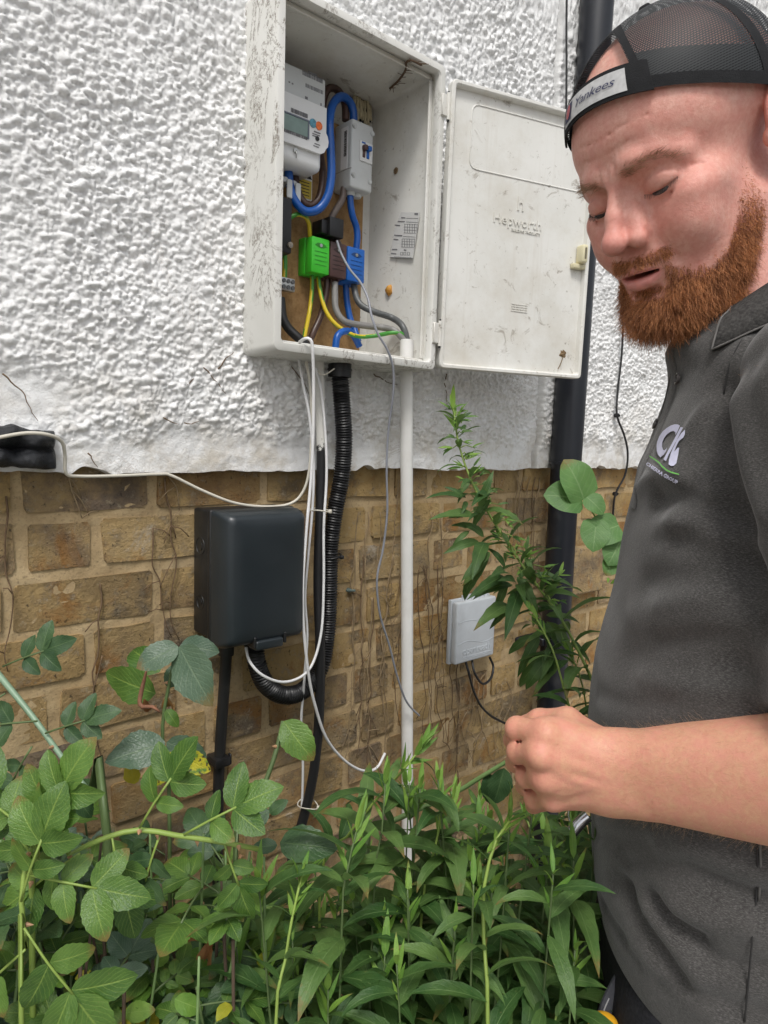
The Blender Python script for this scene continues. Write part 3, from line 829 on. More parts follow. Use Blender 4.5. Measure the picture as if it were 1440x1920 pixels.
while z < iz1 - 0.016:
    h_ = rn.choice((0.0006, 0.001, 0.0014)); g.append(rbox(ix0 - 0.0009, ix0, 0.0125, 0.0195, z, z + h_, 0)); z += h_ + 0.0008
put('barcode', join(*g), INK, lb)
for xx in (ix0 + 0.016, ix0 + 0.031): put('cable_gland', disc((xx, 0.022, iz0 + 0.002), (0, 0, -1), 0.0095, 0.008, 16, 0.0075), PALEPL, iso, True, 40)

# ------------------------------------------------------------------ connector blocks
def henley(name, x0, x1, zo, mat, label):
    t_ = thing(name, ((x0 + x1) / 2, 0.045, 1.42 + 0.268 + zo), label, 'connector block', 'connector blocks in the cabinet')
    z0, z1 = 1.42 + 0.267 + zo, 1.42 + 0.326 + zo
    put('body', rbox(x0, x1, 0.028, 0.047, z0, z1, 0.0012, 2), mat, t_, True, 40)
    lid = put('lid', rbox(x0 + 0.0006, x1 - 0.0006, 0.009, 0.029, z0 + 0.0012, z1 - 0.0012, 0.002, 2), mat, t_, True, 40)
    xc = (x0 + x1) / 2
    put('notch', join(prism([(-0.012, 0.0), (-0.006, 0.004), (0.006, 0.004), (0.012, 0.0), (0.005, -0.003), (-0.005, -0.003)], (xc, 0.0096, z1 - 0.014), (1, 0, 0), (0, 0, 1), (0, -0.0009, 0)),
                      *[rbox(xc - 0.012, xc + 0.012, 0.0084, 0.0095, z1 - 0.024 - 0.007 * q, z1 - 0.0235 - 0.007 * q, 0) for q in range(4)]), plain(name + '_shade', tuple(c * 0.45 for c in mat.node_tree.nodes['Mix'].inputs[6].default_value[:3]), 0.5, bump=0), lid)
    put('screw', disc((xc, 0.010, z1 - 0.0135), (0, -1, 0), 0.0028, 0.0022, 12), METAL, t_, True, 40)
henley('green_connector_block', 0.674, 0.711, 0.0, GREENPL, 'bright green square connector block in the meter cabinet')
henley('brown_connector_block', 0.7118, 0.7475, -0.0005, BROWNPL, 'dark brown connector block between the green and blue ones')
henley('blue_connector_block', 0.7483, 0.787, -0.001, BLUEPL, 'blue plastic connector block right of the brown one')
# current clamp on the brown cable
A = at(601, 425, 0.02); ct = thing('current_clamp', at(625, 452, 0.01), 'black plastic current clamp above the connector blocks', 'clamp')
c0 = at(628, 428, 0.005)
put('body', rbox(c0.x - 0.014, c0.x + 0.015, 0.0, 0.03, c0.z - 0.015, c0.z + 0.016, 0.002, 2), BLACKPL, ct, True, 40)
put('jaw', rbox(c0.x - 0.026, c0.x - 0.0135, 0.006, 0.034, c0.z - 0.012, c0.z + 0.010, 0.002, 2), BLACKPL, ct, True, 40)
# black service fuse behind the left rim
fz0, fz1 = at(540, 475, -0.005).z, at(540, 370, -0.005).z
fx = at(548, 420, -0.005).x
fu = thing('service_fuse', (fx - 0.02, 0.04, fz0), 'black service fuse carrier half hidden behind the left cabinet rim', 'fuse')
put('carrier', rbox(fx - 0.045, fx, -0.005, 0.047, fz0, fz1, 0.003, 2), BLACKPL, fu, True, 40)
put('seal', disc((fx - 0.004, -0.004, fz0 + 0.013), (0, -1, 0), 0.0045, 0.004, 14), plain('lead_seal', (0.25, 0.22, 0.18), 0.5, 0.3, 100, 0.4), fu, True, 40)
put('fixing_strip', rbox(fx - 0.05, fx - 0.0452, -0.01, 0.047, fz0 - 0.004, fz1 + 0.004, 0.001, 1), IVORY, fu)
# metal terminal bar
tb0 = at(541, 533, 0.01)
tb = thing('terminal_bar', (tb0.x, 0.04, tb0.z - 0.01), 'small steel terminal bar with screws beside the green wire', 'terminal')
put('bar', rbox(tb0.x - 0.015, tb0.x + 0.0125, 0.010, 0.022, tb0.z - 0.0105, tb0.z + 0.010, 0.0015, 2), METAL, tb, True, 40)
for q in range(6): put('screw', disc((tb0.x - 0.009 + 0.0085 * (q % 3), 0.0105, tb0.z - 0.0048 + 0.0095 * (q // 3)), (0, -1, 0), 0.0034, 0.002, 10), plain('dark_screw', (0.12, 0.12, 0.12), 0.4, metal=0.6), tb, True, 40)
# warning sticker on the board
s0, s1 = at(553, 338, 0.0475), at(584, 378, 0.0475)
stk = put('warning_sticker', rbox(s0.x, s1.x, 0.0465, 0.0478, s1.z, s1.z + 0.047, 0), PAPER)
tag(stk, 'white and yellow warning sticker behind the meter cables', 'sticker')
put('yellow_field', rbox(s0.x + 0.001, s1.x - 0.0015, 0.0460, 0.0466, s1.z + 0.002, s1.z + 0.031, 0), plain('warning_yellow', (0.68, 0.52, 0.06), 0.5, 0.05), stk)
put('sticker_text', join(text_geo('NOTICE', 0.0085, frame((s1.x - 0.019, 0.0462, s1.z + 0.0385), (1, 0, 0), (0, 0, 1)), 0.0003), prism([(-0.005, 0), (0.005, 0), (0, 0.009)], (s1.x - 0.006, 0.0462, s1.z + 0.034), (1, 0, 0), (0, 0, 1), (0, -0.0005, 0)),
     *[rbox(s0.x + 0.004, s1.x - 0.006, 0.0456, 0.0461, s1.z + 0.006 + 0.005 * q, s1.z + 0.0072 + 0.005 * q, 0) for q in range(5)]), INK, stk)

# ------------------------------------------------------------------ cables
def uvtube(me, n):
    """stripe coordinate round the wire, slowly twisting along it"""
    uv = me.uv_layers.new(name='UVMap')
    for poly in me.polygons:
        if len(poly.vertices) != 4: continue
        i = poly.index // n; q = poly.index % n
        for li_ in poly.loop_indices:
            vi = me.loops[li_].vertex_index
            kk = vi % n
            if q == n - 1 and kk == 0: kk = n
            uv.data[li_].uv = (((q + 0.5) / n + (vi // n) * 0.035) % 1.0, 0)
def cable(name, pts, r, mat, label, cat='cable', n=10, step=0.008, group=None, rf=None):
    P = [at(*p) for p in pts]
    o = put(name, tube(P, r, n, step, rf=rf), mat, None, True, 50)
    if mat is GRNYEL: uvtube(o.data, n)
    return tag(o, label, cat, group)
cable('blue_cable', [(541, 318, 0.02), (543, 345, 0.018), (552, 375, 0.012), (572, 396, 0.005), (597, 392, 0.0), (614, 368, -0.005), (621, 330, -0.006), (620, 280, -0.004), (618, 230, 0.0), (624, 196, 0.008), (640, 181, 0.018), (655, 190, 0.025), (662, 208, 0.025), (663, 228, 0.025)], 0.0068, BLUEINS, 'thick blue cable looping from the meter up to the isolator switch', n=14)
cable('brown_cable', [(553, 325, 0.028), (556, 350, 0.026), (565, 374, 0.02), (580, 386, 0.016), (596, 376, 0.014), (604, 350, 0.014), (605, 322, 0.018), (601, 290, 0.03), (602, 240, 0.035), (606, 190, 0.035), (614, 168, 0.034), (628, 166, 0.036), (640, 178, 0.036), (647, 198, 0.034), (648, 226, 0.032)], 0.0062, BROWNINS, 'thick brown cable looping behind the blue one beside the meter', n=14)
cable('brown_cable', [(645, 352, 0.022), (641, 375, 0.022), (628, 396, 0.02), (619, 418, 0.018), (630, 448, 0.018), (637, 462, 0.022)], 0.0055, plain('taupe_insulation', (0.13, 0.10, 0.085), 0.45, 0.1, 40, 0.06), 'grey-brown cable dropping from the isolator switch into the black clamp', n=12)
cable('blue_cable', [(657, 354, 0.022), (657, 380, 0.022), (661, 405, 0.022), (668, 425, 0.024), (670, 445, 0.024), (668, 468, 0.026)], 0.0058, BLUEINS, 'blue cable dropping from the isolator switch to the blue connector block', n=12)
for a, b, lbl in ((541, 345, 'left of the two'), (557, 352, 'right of the two')):
    c_ = at(a, b, 0.008); tagc = thing('cable_tag', (c_.x, 0.012, c_.z - 0.02), 'white plastic cable tag under the meter, ' + lbl, 'cable tag', 'white cable tags under the meter')
    put('collar', tube([(c_.x - 0.001, 0.022, c_.z + 0.010), (c_.x - 0.001, 0.020, c_.z + 0.002)], 0.0085, 12), PALEPL, tagc, True, 40)
    put('plate', rbox(c_.x - 0.002, c_.x + 0.008, 0.008, 0.011, c_.z - 0.020, c_.z + 0.008, 0.001, 1), PALEPL, tagc)
cable('earth_wire', [(544, 408, 0.02), (556, 402, 0.016), (570, 405, 0.016), (579, 418, 0.02), (581, 445, 0.026)], 0.0036, GRNYEL, 'green and yellow earth wire arching from the fuse into the green block')
cable('earth_wire', [(533, 475, 0.02), (534, 495, 0.02), (533, 525, 0.018)], 0.0042, GRNYEL, 'short green and yellow wire above the steel terminal bar')
cable('earth_wire', [(585, 505, 0.03), (585, 540, 0.03), (581, 580, 0.025), (574, 615, 0.01), (570, 634, 0.0)], 0.0036, GRNYEL, 'green and yellow earth wire hanging straight down from the green block')
cable('earth_wire', [(596, 508, 0.03), (600, 545, 0.024), (612, 585, 0.012), (634, 612, 0.0), (668, 630, -0.012), (700, 630, -0.02), (735, 624, -0.045), (756, 627, -0.055), (766, 642, -0.058)], 0.0036, GRNYEL, 'green and yellow earth wire sweeping right into the white pipe')
cable('brown_cable', [(613, 515, 0.03), (612, 545, 0.03), (602, 590, 0.03), (588, 622, 0.028), (580, 642, 0.02)], 0.0055, BROWNINS, 'brown cable below the brown connector block leaning left')
cable('grey_cable', [(628, 530, 0.02), (628, 555, 0.016), (630, 580, 0.01), (645, 602, 0.0), (680, 610, -0.012), (715, 614, -0.022), (740, 620, -0.045), (758, 638, -0.056)], 0.0056, GREYINS, 'mid grey sheathed cable bending right towards the white pipe', n=12)
cable('brown_wire', [(620, 516, 0.026), (622, 530, 0.022), (627, 548, 0.018)], 0.0022, BROWNINS, 'thin brown core joining the grey sheathed cable, left of the two')
cable('brown_wire', [(633, 517, 0.026), (631, 532, 0.022), (628, 548, 0.018)], 0.0022, BROWNINS, 'thin brown core joining the grey sheathed cable, right of the two')
cable('dark_grey_cable', [(664, 520, 0.03), (665, 545, 0.022), (675, 570, 0.01), (700, 584, -0.01), (735, 596, -0.022), (755, 612, -0.052), (764, 640, -0.058)], 0.0056, DKGREYINS, 'dark grey cable curving from the blue block into the white pipe', n=12)
cable('blue_cable', [(648, 522, 0.035), (650, 560, 0.035), (656, 595, 0.03), (665, 618, 0.02), (672, 640, 0.01)], 0.0056, BLUEINS, 'blue cable running down from the blue connector block', n=12)
cable('blue_cable', [(629, 652, -0.01), (632, 632, -0.01), (642, 622, -0.008), (656, 622, -0.004), (666, 634, 0.0), (674, 650, 0.0)], 0.0058, BLUEINS, 'short arch of blue cable at the foot of the cabinet', n=12)
cable('black_cable', [(526, 560, 0.02), (530, 595, 0.012), (542, 617, 0.005), (560, 634, -0.005), (575, 650, -0.01)], 0.0075, BLACKPL, 'thick black cable leaving the cabinet floor behind the left rim', n=12)
lc = at(690, 654, -0.03)
tag(put('lever_connector', join(rbox(lc.x - 0.012, lc.x + 0.010, -0.038, -0.026, BZ0 + 0.0145, BZ0 + 0.021, 0.001, 1), *[rbox(lc.x - 0.011 + 0.007 * q, lc.x - 0.006 + 0.007 * q, -0.04, -0.03, BZ0 + 0.021, BZ0 + 0.0235, 0.0005, 1) for q in range(3)]), plain('milky_connector', (0.55, 0.47, 0.45), 0.3, 0.2, 120), None), 'small milky wire connector lying on the cabinet floor', 'connector')
# ------------------------------------------------------------------ black wall box for the charger feed
DKBOX = plain('anthracite_plastic', (0.020, 0.026, 0.030), 0.34, 0.08, 12, 0.10, 600, spec=0.5)
BLKBASE = plain('black_box_base', (0.011, 0.0115, 0.012), 0.45, 0.1, 20, 0.10, 500, dirt=0.10, dcol=(0.2, 0.2, 0.19))
wx0, wx1, wz0, wz1 = 0.4635, 0.600, 1.42 - 0.300, 1.42 - 0.110
wb = thing('junction_box', (0.53, -0.01, wz0), 'large anthracite plastic junction box on the brick wall below the cabinet', 'junction box')
base = put('base', rbox(wx0 - 0.001, wx1 + 0.001, -0.050, -0.004, wz0 + 0.006, wz1 + 0.002, 0.004, 3), BLKBASE, wb, True, 40)
put('gasket_rim', rbox(wx0 - 0.0028, wx1 + 0.0028, -0.060, -0.0505, wz0 - 0.001, wz1 + 0.0035, 0.003, 3), BLKBASE, wb, True, 40)
# lid with a bowed face
def lid_ring(ins, y, r, bow=0.0): 
    P = rrect(wx0 - 0.0018 + ins, wx1 + 0.0018 - ins, wz0 - 0.004 + ins, wz1 + 0.003 - ins * 0.8, r, y, 6)
    return P
g = loft([lid_ring(0, -0.0605, 0.008), lid_ring(0.0004, -0.078, 0.009), lid_ring(0.002, -0.086, 0.009), lid_ring(0.0055, -0.0965, 0.009), lid_ring(0.009, -0.1015, 0.009), lid_ring(0.014, -0.1038, 0.009), lid_ring(0.030, -0.1052, 0.009), lid_ring(0.052, -0.1058, 0.008)], False, True)
lid = put('lid', g, DKBOX, wb, True, 60)
for zz, r_ in ((wz1 - 0.052, 0.0125), (wz0 + 0.055, 0.0105)):
    kn = put('knockout', join(tube([(wx0 - 0.001, -0.027 + r_ * math.cos(a), zz + r_ * math.sin(a)) for a in np.linspace(0, 2 * math.pi, 21)], 0.0008, 5, 0.004, False),
         disc((wx0 - 0.0008, -0.027, zz), (-1, 0, 0), r_ * 0.5, 0.0012, 16)), BLKBASE, base, True, 50)
cl = at(505, 1197, -0.10)
lt = put('latch', rbox(cl.x - 0.026, cl.x + 0.020, -0.108, -0.085, wz0 - 0.008, wz0 + 0.006, 0.003, 3), DKBOX, lid, True, 40)
for s in (-0.0285, 0.0225): put('latch_lug', rbox(cl.x + s, cl.x + s + 0.004, -0.106, -0.085, wz0 - 0.004, wz0 + 0.012, 0.001, 1), BLKBASE, lt)

# corrugated conduit
hp = [(478, 1200, -0.055), (481, 1240, -0.06), (497, 1281, -0.062), (530, 1303, -0.062), (568, 1295, -0.058), (600, 1255, -0.05), (613, 1190, -0.045), (617, 1110, -0.043), (619, 1030, -0.043), (628, 960, -0.045), (641, 890, -0.048), (645, 820, -0.052), (641, 755, -0.055), (637, 700, -0.055)]
HP = [at(*p) for p in hp]
hr = 0.0135
cc = thing('corrugated_conduit', HP[3] - Vector((0, 0, hr)), 'black corrugated conduit hanging in a loop from the cabinet to the junction box', 'conduit')
put('hose', tube(HP, hr, 14, 0.00105, rf=lambda s, S: 1.0 + 0.085 * math.cos(2 * math.pi * s / 0.0044)), BLACKPL, cc, True, 80)
put('gland', join(tube([HP[-1] - Vector((0, 0, 0.006)), HP[-1] + Vector((0, 0, 0.020))], 0.0185, 20, 0.006), tube([HP[-1] + Vector((0, 0, 0.004)), HP[-1] + Vector((0, 0, 0.007))], 0.0198, 20, 0.01), tube([HP[-1] + Vector((0, 0, 0.019)), HP[-1] + Vector((0, 0, 0.034))], 0.0165, 6, 0.006)), BLACKPL, cc, True, 40)
put('gland', tube([HP[0] + Vector((0, 0, 0.012)), HP[0] - Vector((0, 0, 0.008))], 0.0168, 18, 0.006), BLACKPL, cc, True, 40)
A = at(622, 1043, -0.043)
put('strap', join(tube([A + Vector((hr * 1.14 * math.cos(a), hr * 1.14 * math.sin(a), 0.003 * math.cos(a))) for a in np.linspace(0, 2 * math.pi, 25)], 0.0018, 6, 0.003, False), rbox(A.x + 0.006, A.x + 0.012, A.y - 0.019, A.y - 0.011, A.z - 0.003, A.z + 0.003, 0.001, 1)), BLACKPL, cc, True)
# plain black cable down from the junction box
cp = [(425, 1212, -0.04), (421, 1280, -0.03), (414, 1380, -0.02), (410, 1470, -0.016), (408, 1580, -0.016), (409, 1700, -0.016), (412, 1850, -0.016)]
bc = thing('black_cable', at(412, 1850, -0.016), 'flat black cable clipped to the bricks below the junction box', 'cable')
put('sheath', tube([at(*p) for p in cp], 0.0085, 12, 0.012), plain('matt_black_sheath', (0.012, 0.012, 0.012), 0.55, 0.2, 40, 0.2, 200, dirt=0.15, dcol=(0.12, 0.11, 0.1)), bc, True, 60)
put('gland', tube([at(425, 1206, -0.04), at(424, 1228, -0.04)], 0.0115, 14), BLACKPL, bc, True, 40)
A = at(411, 1424, -0.018)
put('clip', join(rbox(A.x - 0.0125, A.x + 0.0125, -0.032, 0.0, A.z - 0.008, A.z + 0.006, 0.002, 2), rbox(A.x + 0.0125, A.x + 0.0155, -0.03, -0.022, A.z - 0.008, A.z + 0.009, 0.001, 1)), BLACKPL, bc, True, 40)

# white painted conduit turning into the bare black supply cable
k = NB('painted_then_black')
sepz = k.n('ShaderNodeSeparateXYZ'); geo = k.n('ShaderNodeNewGeometry'); k.l(geo.outputs['Position'], sepz.inputs[0])
zz = k.math('ADD', sepz.outputs['Z'], k.math('MULTIPLY', k.math('SUBTRACT', k.noise(120, 5, 0.7), 0.5), 0.075))
zsp = at(600, 838, -0.045).z
fac = k.ramp(k.math('ADD', k.math('MULTIPLY', k.math('SUBTRACT', zz, zsp), 60.0), 0.5), [(0.45, 0.0), (0.55, 1.0)])
SUPPLY = k.out(k.mix(fac, (0.014, 0.014, 0.015), (0.66, 0.65, 0.61)), 0.5, k.bump(k.noise(200, 3), 0.15, 0.001), 0.4)
sp = [(598, 668, -0.05), (600, 760, -0.05), (603, 850, -0.052), (601, 940, -0.055), (598, 1030, -0.058), (597, 1110, -0.06), (600, 1200, -0.066), (600, 1290, -0.066), (596, 1380, -0.06), (586, 1460, -0.055), (570, 1530, -0.05), (552, 1590, -0.045), (540, 1660, -0.04)]
tag(put('supply_cable', tube([at(*p) for p in sp], 0.0082, 14, 0.01), SUPPLY, None, True, 60), 'black supply cable, painted white at its top, beside the corrugated conduit', 'cable')

# thin white cables
WC = 'white telephone cables on the wall'
WH2 = plain('old_cream_sheath', (0.58, 0.55, 0.47), 0.5, 0.08, 30, 0.08, 300, dirt=0.25, dcol=(0.35, 0.30, 0.22))
cable('white_cable', [(-40, 830, -0.06), (0, 820, -0.058), (50, 812, -0.056), (90, 815, -0.055), (116, 828, -0.045), (122, 856, -0.034), (124, 888, -0.030), (150, 893, -0.026), (220, 892, -0.026), (300, 889, -0.026), (322, 892, -0.028), (380, 920, -0.034), (440, 943, -0.040), (500, 950, -0.045), (545, 944, -0.05), (568, 922, -0.055), (580, 880, -0.062), (584, 800, -0.066), (581, 720, -0.066), (574, 678, -0.066)], 0.0022, WH2, 'cream cable along the bottom of the render that droops over the junction box', 'cable', 8, group=WC)
cable('white_cable', [(560, 672, -0.05), (568, 720, -0.062), (580, 780, -0.068), (588, 870, -0.068), (586, 950, -0.072), (578, 1040, -0.078), (572, 1120, -0.08), (576, 1190, -0.08), (571, 1270, -0.075), (565, 1350, -0.06), (568, 1430, -0.05), (566, 1510, -0.045), (560, 1570, -0.04)], 0.0021, WHITECAB, 'thin white cable hanging behind the looped one down to the leaves', 'cable', 8, group=WC)
cable('white_cable', [(562, 641, -0.085), (572, 635, -0.108), (582, 637, -0.114), (586, 655, -0.114), (588, 720, -0.105), (587, 820, -0.098), (583, 900, -0.095), (574, 1000, -0.098), (568, 1090, -0.10), (569, 1170, -0.098), (578, 1260, -0.092), (590, 1320, -0.085), (612, 1384, -0.075), (645, 1425, -0.066), (680, 1445, -0.06), (706, 1440, -0.056), (722, 1412, -0.054)], 0.0024, WHITECAB, 'white cable coming over the cabinet lip and ending in an open loop', 'cable', 8, group=WC)
cable('white_cable', [(461, 1214, -0.07), (468, 1240, -0.082), (492, 1266, -0.092), (530, 1279, -0.092), (566, 1268, -0.088), (588, 1240, -0.082), (603, 1180, -0.078), (607, 1090, -0.074), (607, 990, -0.07), (612, 900, -0.066), (611, 830, -0.064), (603, 740, -0.064), (592, 690, -0.06)], 0.0022, WHITECAB, 'white cable rising from the bottom of the junction box past the black cable', 'cable', 8, group=WC)
k = NB('grey_signal_sheath')
cable('signal_cable', [(632, 452, -0.002), (640, 476, -0.018), (656, 505, -0.04), (676, 530, -0.07), (690, 560, -0.088), (696, 590, -0.10), (708, 625, -0.108), (726, 655, -0.112), (737, 690, -0.112), (737, 740, -0.105), (728, 810, -0.09), (725, 880, -0.085), (726, 960, -0.08), (718, 1030, -0.075), (707, 1085, -0.07), (712, 1150, -0.066), (730, 1210, -0.062), (744, 1265, -0.06), (762, 1315, -0.057), (786, 1342, -0.055)], 0.0019, plain('pale_grey_sheath', (0.25, 0.26, 0.29), 0.4, 0.1, 40, 0.1), 'thin grey signal cable from the black clamp hanging loose over the cabinet lip', 'cable', 8)
A = at(740, 700, -0.11)
# ties
def tie(px, py, yy, w, label):
    c_ = at(px, py, yy)
    tag(put('cable_tie', join(tube([c_ + Vector((w * math.cos(a), 0.020 * math.sin(a), 0.002 * math.sin(2 * a))) for a in np.linspace(0, 2 * math.pi, 17)], 0.0011, 5, 0.006, False), rbox(c_.x + w * 0.3, c_.x + w * 0.3 + 0.005, c_.y - 0.0225, c_.y - 0.018, c_.z - 0.003, c_.z + 0.003, 0.0006, 1)), WH2, None, True), label, 'cable tie')
tie(597, 957, -0.068, 0.017, 'cream cable tie round the cables beside the junction box')
tie(577, 1508, -0.052, 0.015, 'cream cable tie round the black cable near the leaves')
tag(put('cable_tie', tube([at(596, 696, -0.07), at(604, 703, -0.075), at(614, 700, -0.078), at(627, 691, -0.082)], 0.0012, 6, 0.004), WH2, None, True), 'loose cream cable tie end beside the conduit gland', 'cable tie')

# white pvc pipe
P0, P1 = at(761.5, 668, -0.058), at(764, 1700, -0.020)
pv = thing('pvc_pipe', P1, 'white round plastic pipe running down the wall from the cabinet', 'pipe')
put('pipe', tube([P0, at(762, 760, -0.054), at(763, 1100, -0.036), P1], 0.0112, 18, 0.05), WHITEPVC, pv, True, 60)
put('sleeve', tube([at(763, 637, -0.058), at(762, 680, -0.058)], 0.0118, 18, 0.05), WHITEPVC, pv, True, 50)

# small grey telephone box with cover lettering
gx0, gx1, gz0, gz1 = 1.0185, 1.139, 1.42 - 0.450, 1.42 - 0.322
tb = thing('telephone_box', (1.08, -0.01, gz0), 'small pale grey plastic telephone junction box low on the bricks', 'junction box')
put('back_plate', rbox(gx0 - 0.001, gx1 - 0.002, -0.014, -0.004, gz0 - 0.003, gz1 + 0.003, 0.002, 2), GREYPL, tb, True, 40)
cov = put('cover', rbox(gx0, gx1, -0.030, -0.0145, gz0, gz1, 0.004, 3), GREYPL, tb, True, 40)
put('raised_wave', join(tube([(gx0 + 0.004 + 0.0112 * q, -0.0302, gz0 + 0.040 + 0.005 * math.sin(q * 0.62)) for q in range(11)], 0.0007, 5, 0.006), tube([(gx0 + 0.004 + 0.0112 * q, -0.0302, gz0 + 0.084 + 0.004 * math.sin(q * 0.5 + 0.4)) for q in range(9)], 0.0006, 5, 0.006)), GREYPL, cov, True)
put('moulded_lettering', join(text_geo('openreach', 0.0205, frame(((gx0 + gx1) / 2 + 0.004, -0.0303, gz0 + 0.024), (1, 0, 0), (0, 0, 1)), 0.0009, bold=0.0003), rbox(gx0 + 0.022, gx1 - 0.012, -0.0308, -0.0296, gz0 + 0.0115, gz0 + 0.0125, 0), rbox(gx0 + 0.026, gx1 - 0.024, -0.0308, -0.0296, gz0 + 0.0085, gz0 + 0.0092, 0)), GREYPL, cov)
for q in range(6):
    xx = gx0 + 0.036 + 0.0135 * q
    put('cable_port', tube([(xx, -0.014, gz1 - 0.004), (xx, -0.013, gz1 + 0.0085 + 0.001 * (q % 2))], 0.0052, 12, 0.01), GREYPL, tb, True, 40)
cable('black_wire', [(873, 1240, -0.02), (880, 1265, -0.03), (888, 1295, -0.03), (903, 1325, -0.026), (925, 1345, -0.022), (960, 1362, -0.02)], 0.0026, BLACKPL, 'thin black wire trailing from the grey telephone box towards the hand', 'wire', 8)
cable('black_wire', [(885, 1238, -0.02), (890, 1262, -0.034), (905, 1282, -0.036), (920, 1272, -0.03), (925, 1250, -0.02), (918, 1232, -0.016)], 0.0026, BLACKPL, 'black wire looping under the grey telephone box', 'wire', 8)

# downpipe
k = NB('black_gloss_pipe')
PIPE = k.out(k.mix(k.ramp(k.noise(20, 6), [(0.6, 0.0), (0.75, 0.4)]), (0.010, 0.012, 0.017), (0.06, 0.06, 0.062)), k.ramp(k.noise(12, 4), [(0.3, 0.28), (0.7, 0.42)]), k.bump(k.noise(40, 3), 0.05, 0.002), 0.5)
dp = thing('downpipe', at(1045, 1095, -0.055) + Vector((0, 0, -1.0)), 'black round plastic rainwater downpipe on the wall behind the man', 'downpipe')
dA, dB = at(1120, 0, -0.058), at(1045, 1095, -0.052)
zj = at(1055, 868, -0.052).z
dT = dA + (dA - dB) * 1.4; dJ = dB.lerp(dA, (zj - dB.z) / (dA.z - dB.z)); dL = Vector((dB.x, dB.y, 0.02))
put('pipe', tube([dT, dJ + (dA - dJ).normalized() * 0.004], 0.0345, 28, 0.1), PIPE, dp, True, 50)
put('pipe', tube([dJ + Vector((0, 0, 0.01)), dL], 0.0322, 28, 0.1), PIPE, dp, True, 50)
put('socket', join(tube([dJ + Vector((0, 0, 0.003)), dJ - Vector((0, 0, 0.004))], 0.0362, 28, 0.1)), PIPE, dp, True, 50)
bz = at(990, 1206, -0.03).z
br = put('bracket', join(rbox(dB.x - 0.085, dB.x + 0.085, -0.012, -0.004, bz - 0.011, bz + 0.011, 0.004, 2), tube([(dB.x, -0.052, bz - 0.010), (dB.x, -0.052, bz + 0.010)], 0.0350, 26, 0.05), rbox(dB.x - 0.04, dB.x + 0.04, -0.05, -0.008, bz - 0.009, bz + 0.009, 0.002, 1)), PIPE, dp, True, 40)
put('bracket_screw', disc((dB.x - 0.07, -0.011, bz), (0, -1, 0), 0.005, 0.003, 10), METAL, br)
# thin black wires on the right
cable('black_wire', [(1063, -60, -0.04), (1062, 60, -0.038), (1062, 160, -0.038), (1058, 420, -0.038), (1050, 640, -0.038)], 0.0022, BLACKPL, 'thin black wire running down the render left of the downpipe', 'wire', 6)
cable('black_wire', [(1178, 420, -0.036), (1170, 560, -0.036), (1166, 660, -0.036), (1158, 735, -0.036), (1157, 779, -0.040), (1170, 815, -0.036), (1177, 850, -0.034), (1172, 890, -0.03), (1153, 930, -0.016), (1149, 985, -0.012), (1148, 1060, -0.012)], 0.0026, BLACKPL, 'thin black wire wandering over the render between downpipe and man', 'wire', 6)
for px, py in ((1157, 779), (1154, 926)):
    c_ = at(px, py, -0.036 if py < 800 else -0.014)
    tag(put('wire_clip', join(disc(c_ + Vector((0, 0.006, 0)), (0, -1, 0), 0.005, 0.010, 8), rbox(c_.x - 0.002, c_.x + 0.009, c_.y - 0.004, c_.y + 0.004, c_.z - 0.003, c_.z + 0.003, 0.001, 1)), BLACKPL), 'tiny black clip holding the wandering wire, %s' % ('on the white render' if py < 800 else 'on the brickwork'), 'clip')
# cut brick jutting out behind the man's chest
A = at(1072, 1032, -0.03); B = at(1130, 1105, -0.03)
g = brick_mesh(B.x - A.x, A.z - B.z, random.Random(77))
o = put('loose_brick', (np.array(g[0]) + np.array([(A.x + B.x) / 2, -0.028, (A.z + B.z) / 2]), g[1]), BRICK, None, True)
tag(o, 'half brick jutting out of the wall right of the downpipe', 'brick')

# dead climber stems on the bricks
STEM = plain('dry_stem', (0.15, 0.10, 0.06), 0.9, 0.3, 80, 0.4, 300, spec=0.15)
STEM2 = plain('pale_dry_stem', (0.27, 0.20, 0.12), 0.9, 0.3, 80, 0.4, 300, spec=0.15)
rnd = random.Random(31)
def vine(pts, r, label, twigs=6, mat=STEM):
    P = [at(a, b, -0.004) for a, b in pts]
    Q = catmull(P, 0.03)
    Q = [q + Vector((rnd.uniform(-.0045, .0045), rnd.uniform(-.002, .001), 0)) for q in Q]
    t_ = thing('dry_vine', Q[-1], label, 'vine', 'dead climber stems on the bricks')
    put('stem', tube(Q, r * 0.68, 5, 0.012, rf=lambda s, S: 1.1 - 0.6 * s / S), mat, t_, True)
    for q in range(twigs):
        p = Q[rnd.randrange(len(Q))]
        d_ = Vector((rnd.choice((-1, 1)) * rnd.uniform(0.006, 0.03), 0, rnd.uniform(-0.05, 0.02)))
        put('twig', tube([p, p + d_ * 0.5 + Vector((0, -0.002, 0.004)), p + d_], r * 0.45, 4, 0.015), mat, t_, True)
vine([(18, 930), (14, 1040), (22, 1150), (8, 1260)], 0.0018, 'dry vine stem at the far left of the brickwork', 4)
vine([(122, 895), (140, 940), (150, 972)], 0.0016, 'short dry vine under the tarred block', 3, STEM2)
vine([(182, 1095), (186, 1160), (180, 1230), (172, 1330), (165, 1450)], 0.0019, 'dry vine stem between the tarred block and the junction box', 5)
vine([(188, 1230), (178, 1330), (184, 1430), (176, 1520)], 0.0016, 'thinner dry vine crossing over the leaning one', 4)
vine([(310, 895), (316, 960), (325, 1040), (322, 1130), (332, 1200)], 0.0018, 'dry vine running down just left of the junction box', 5)
vine([(285, 990), (290, 1060), (304, 1120), (318, 1195)], 0.0016, 'dry vine bowing beside the junction box edge', 3)
vine([(318, 893), (330, 930), (340, 957)], 0.0014, 'pale short dry vine above the junction box corner', 2, STEM2)
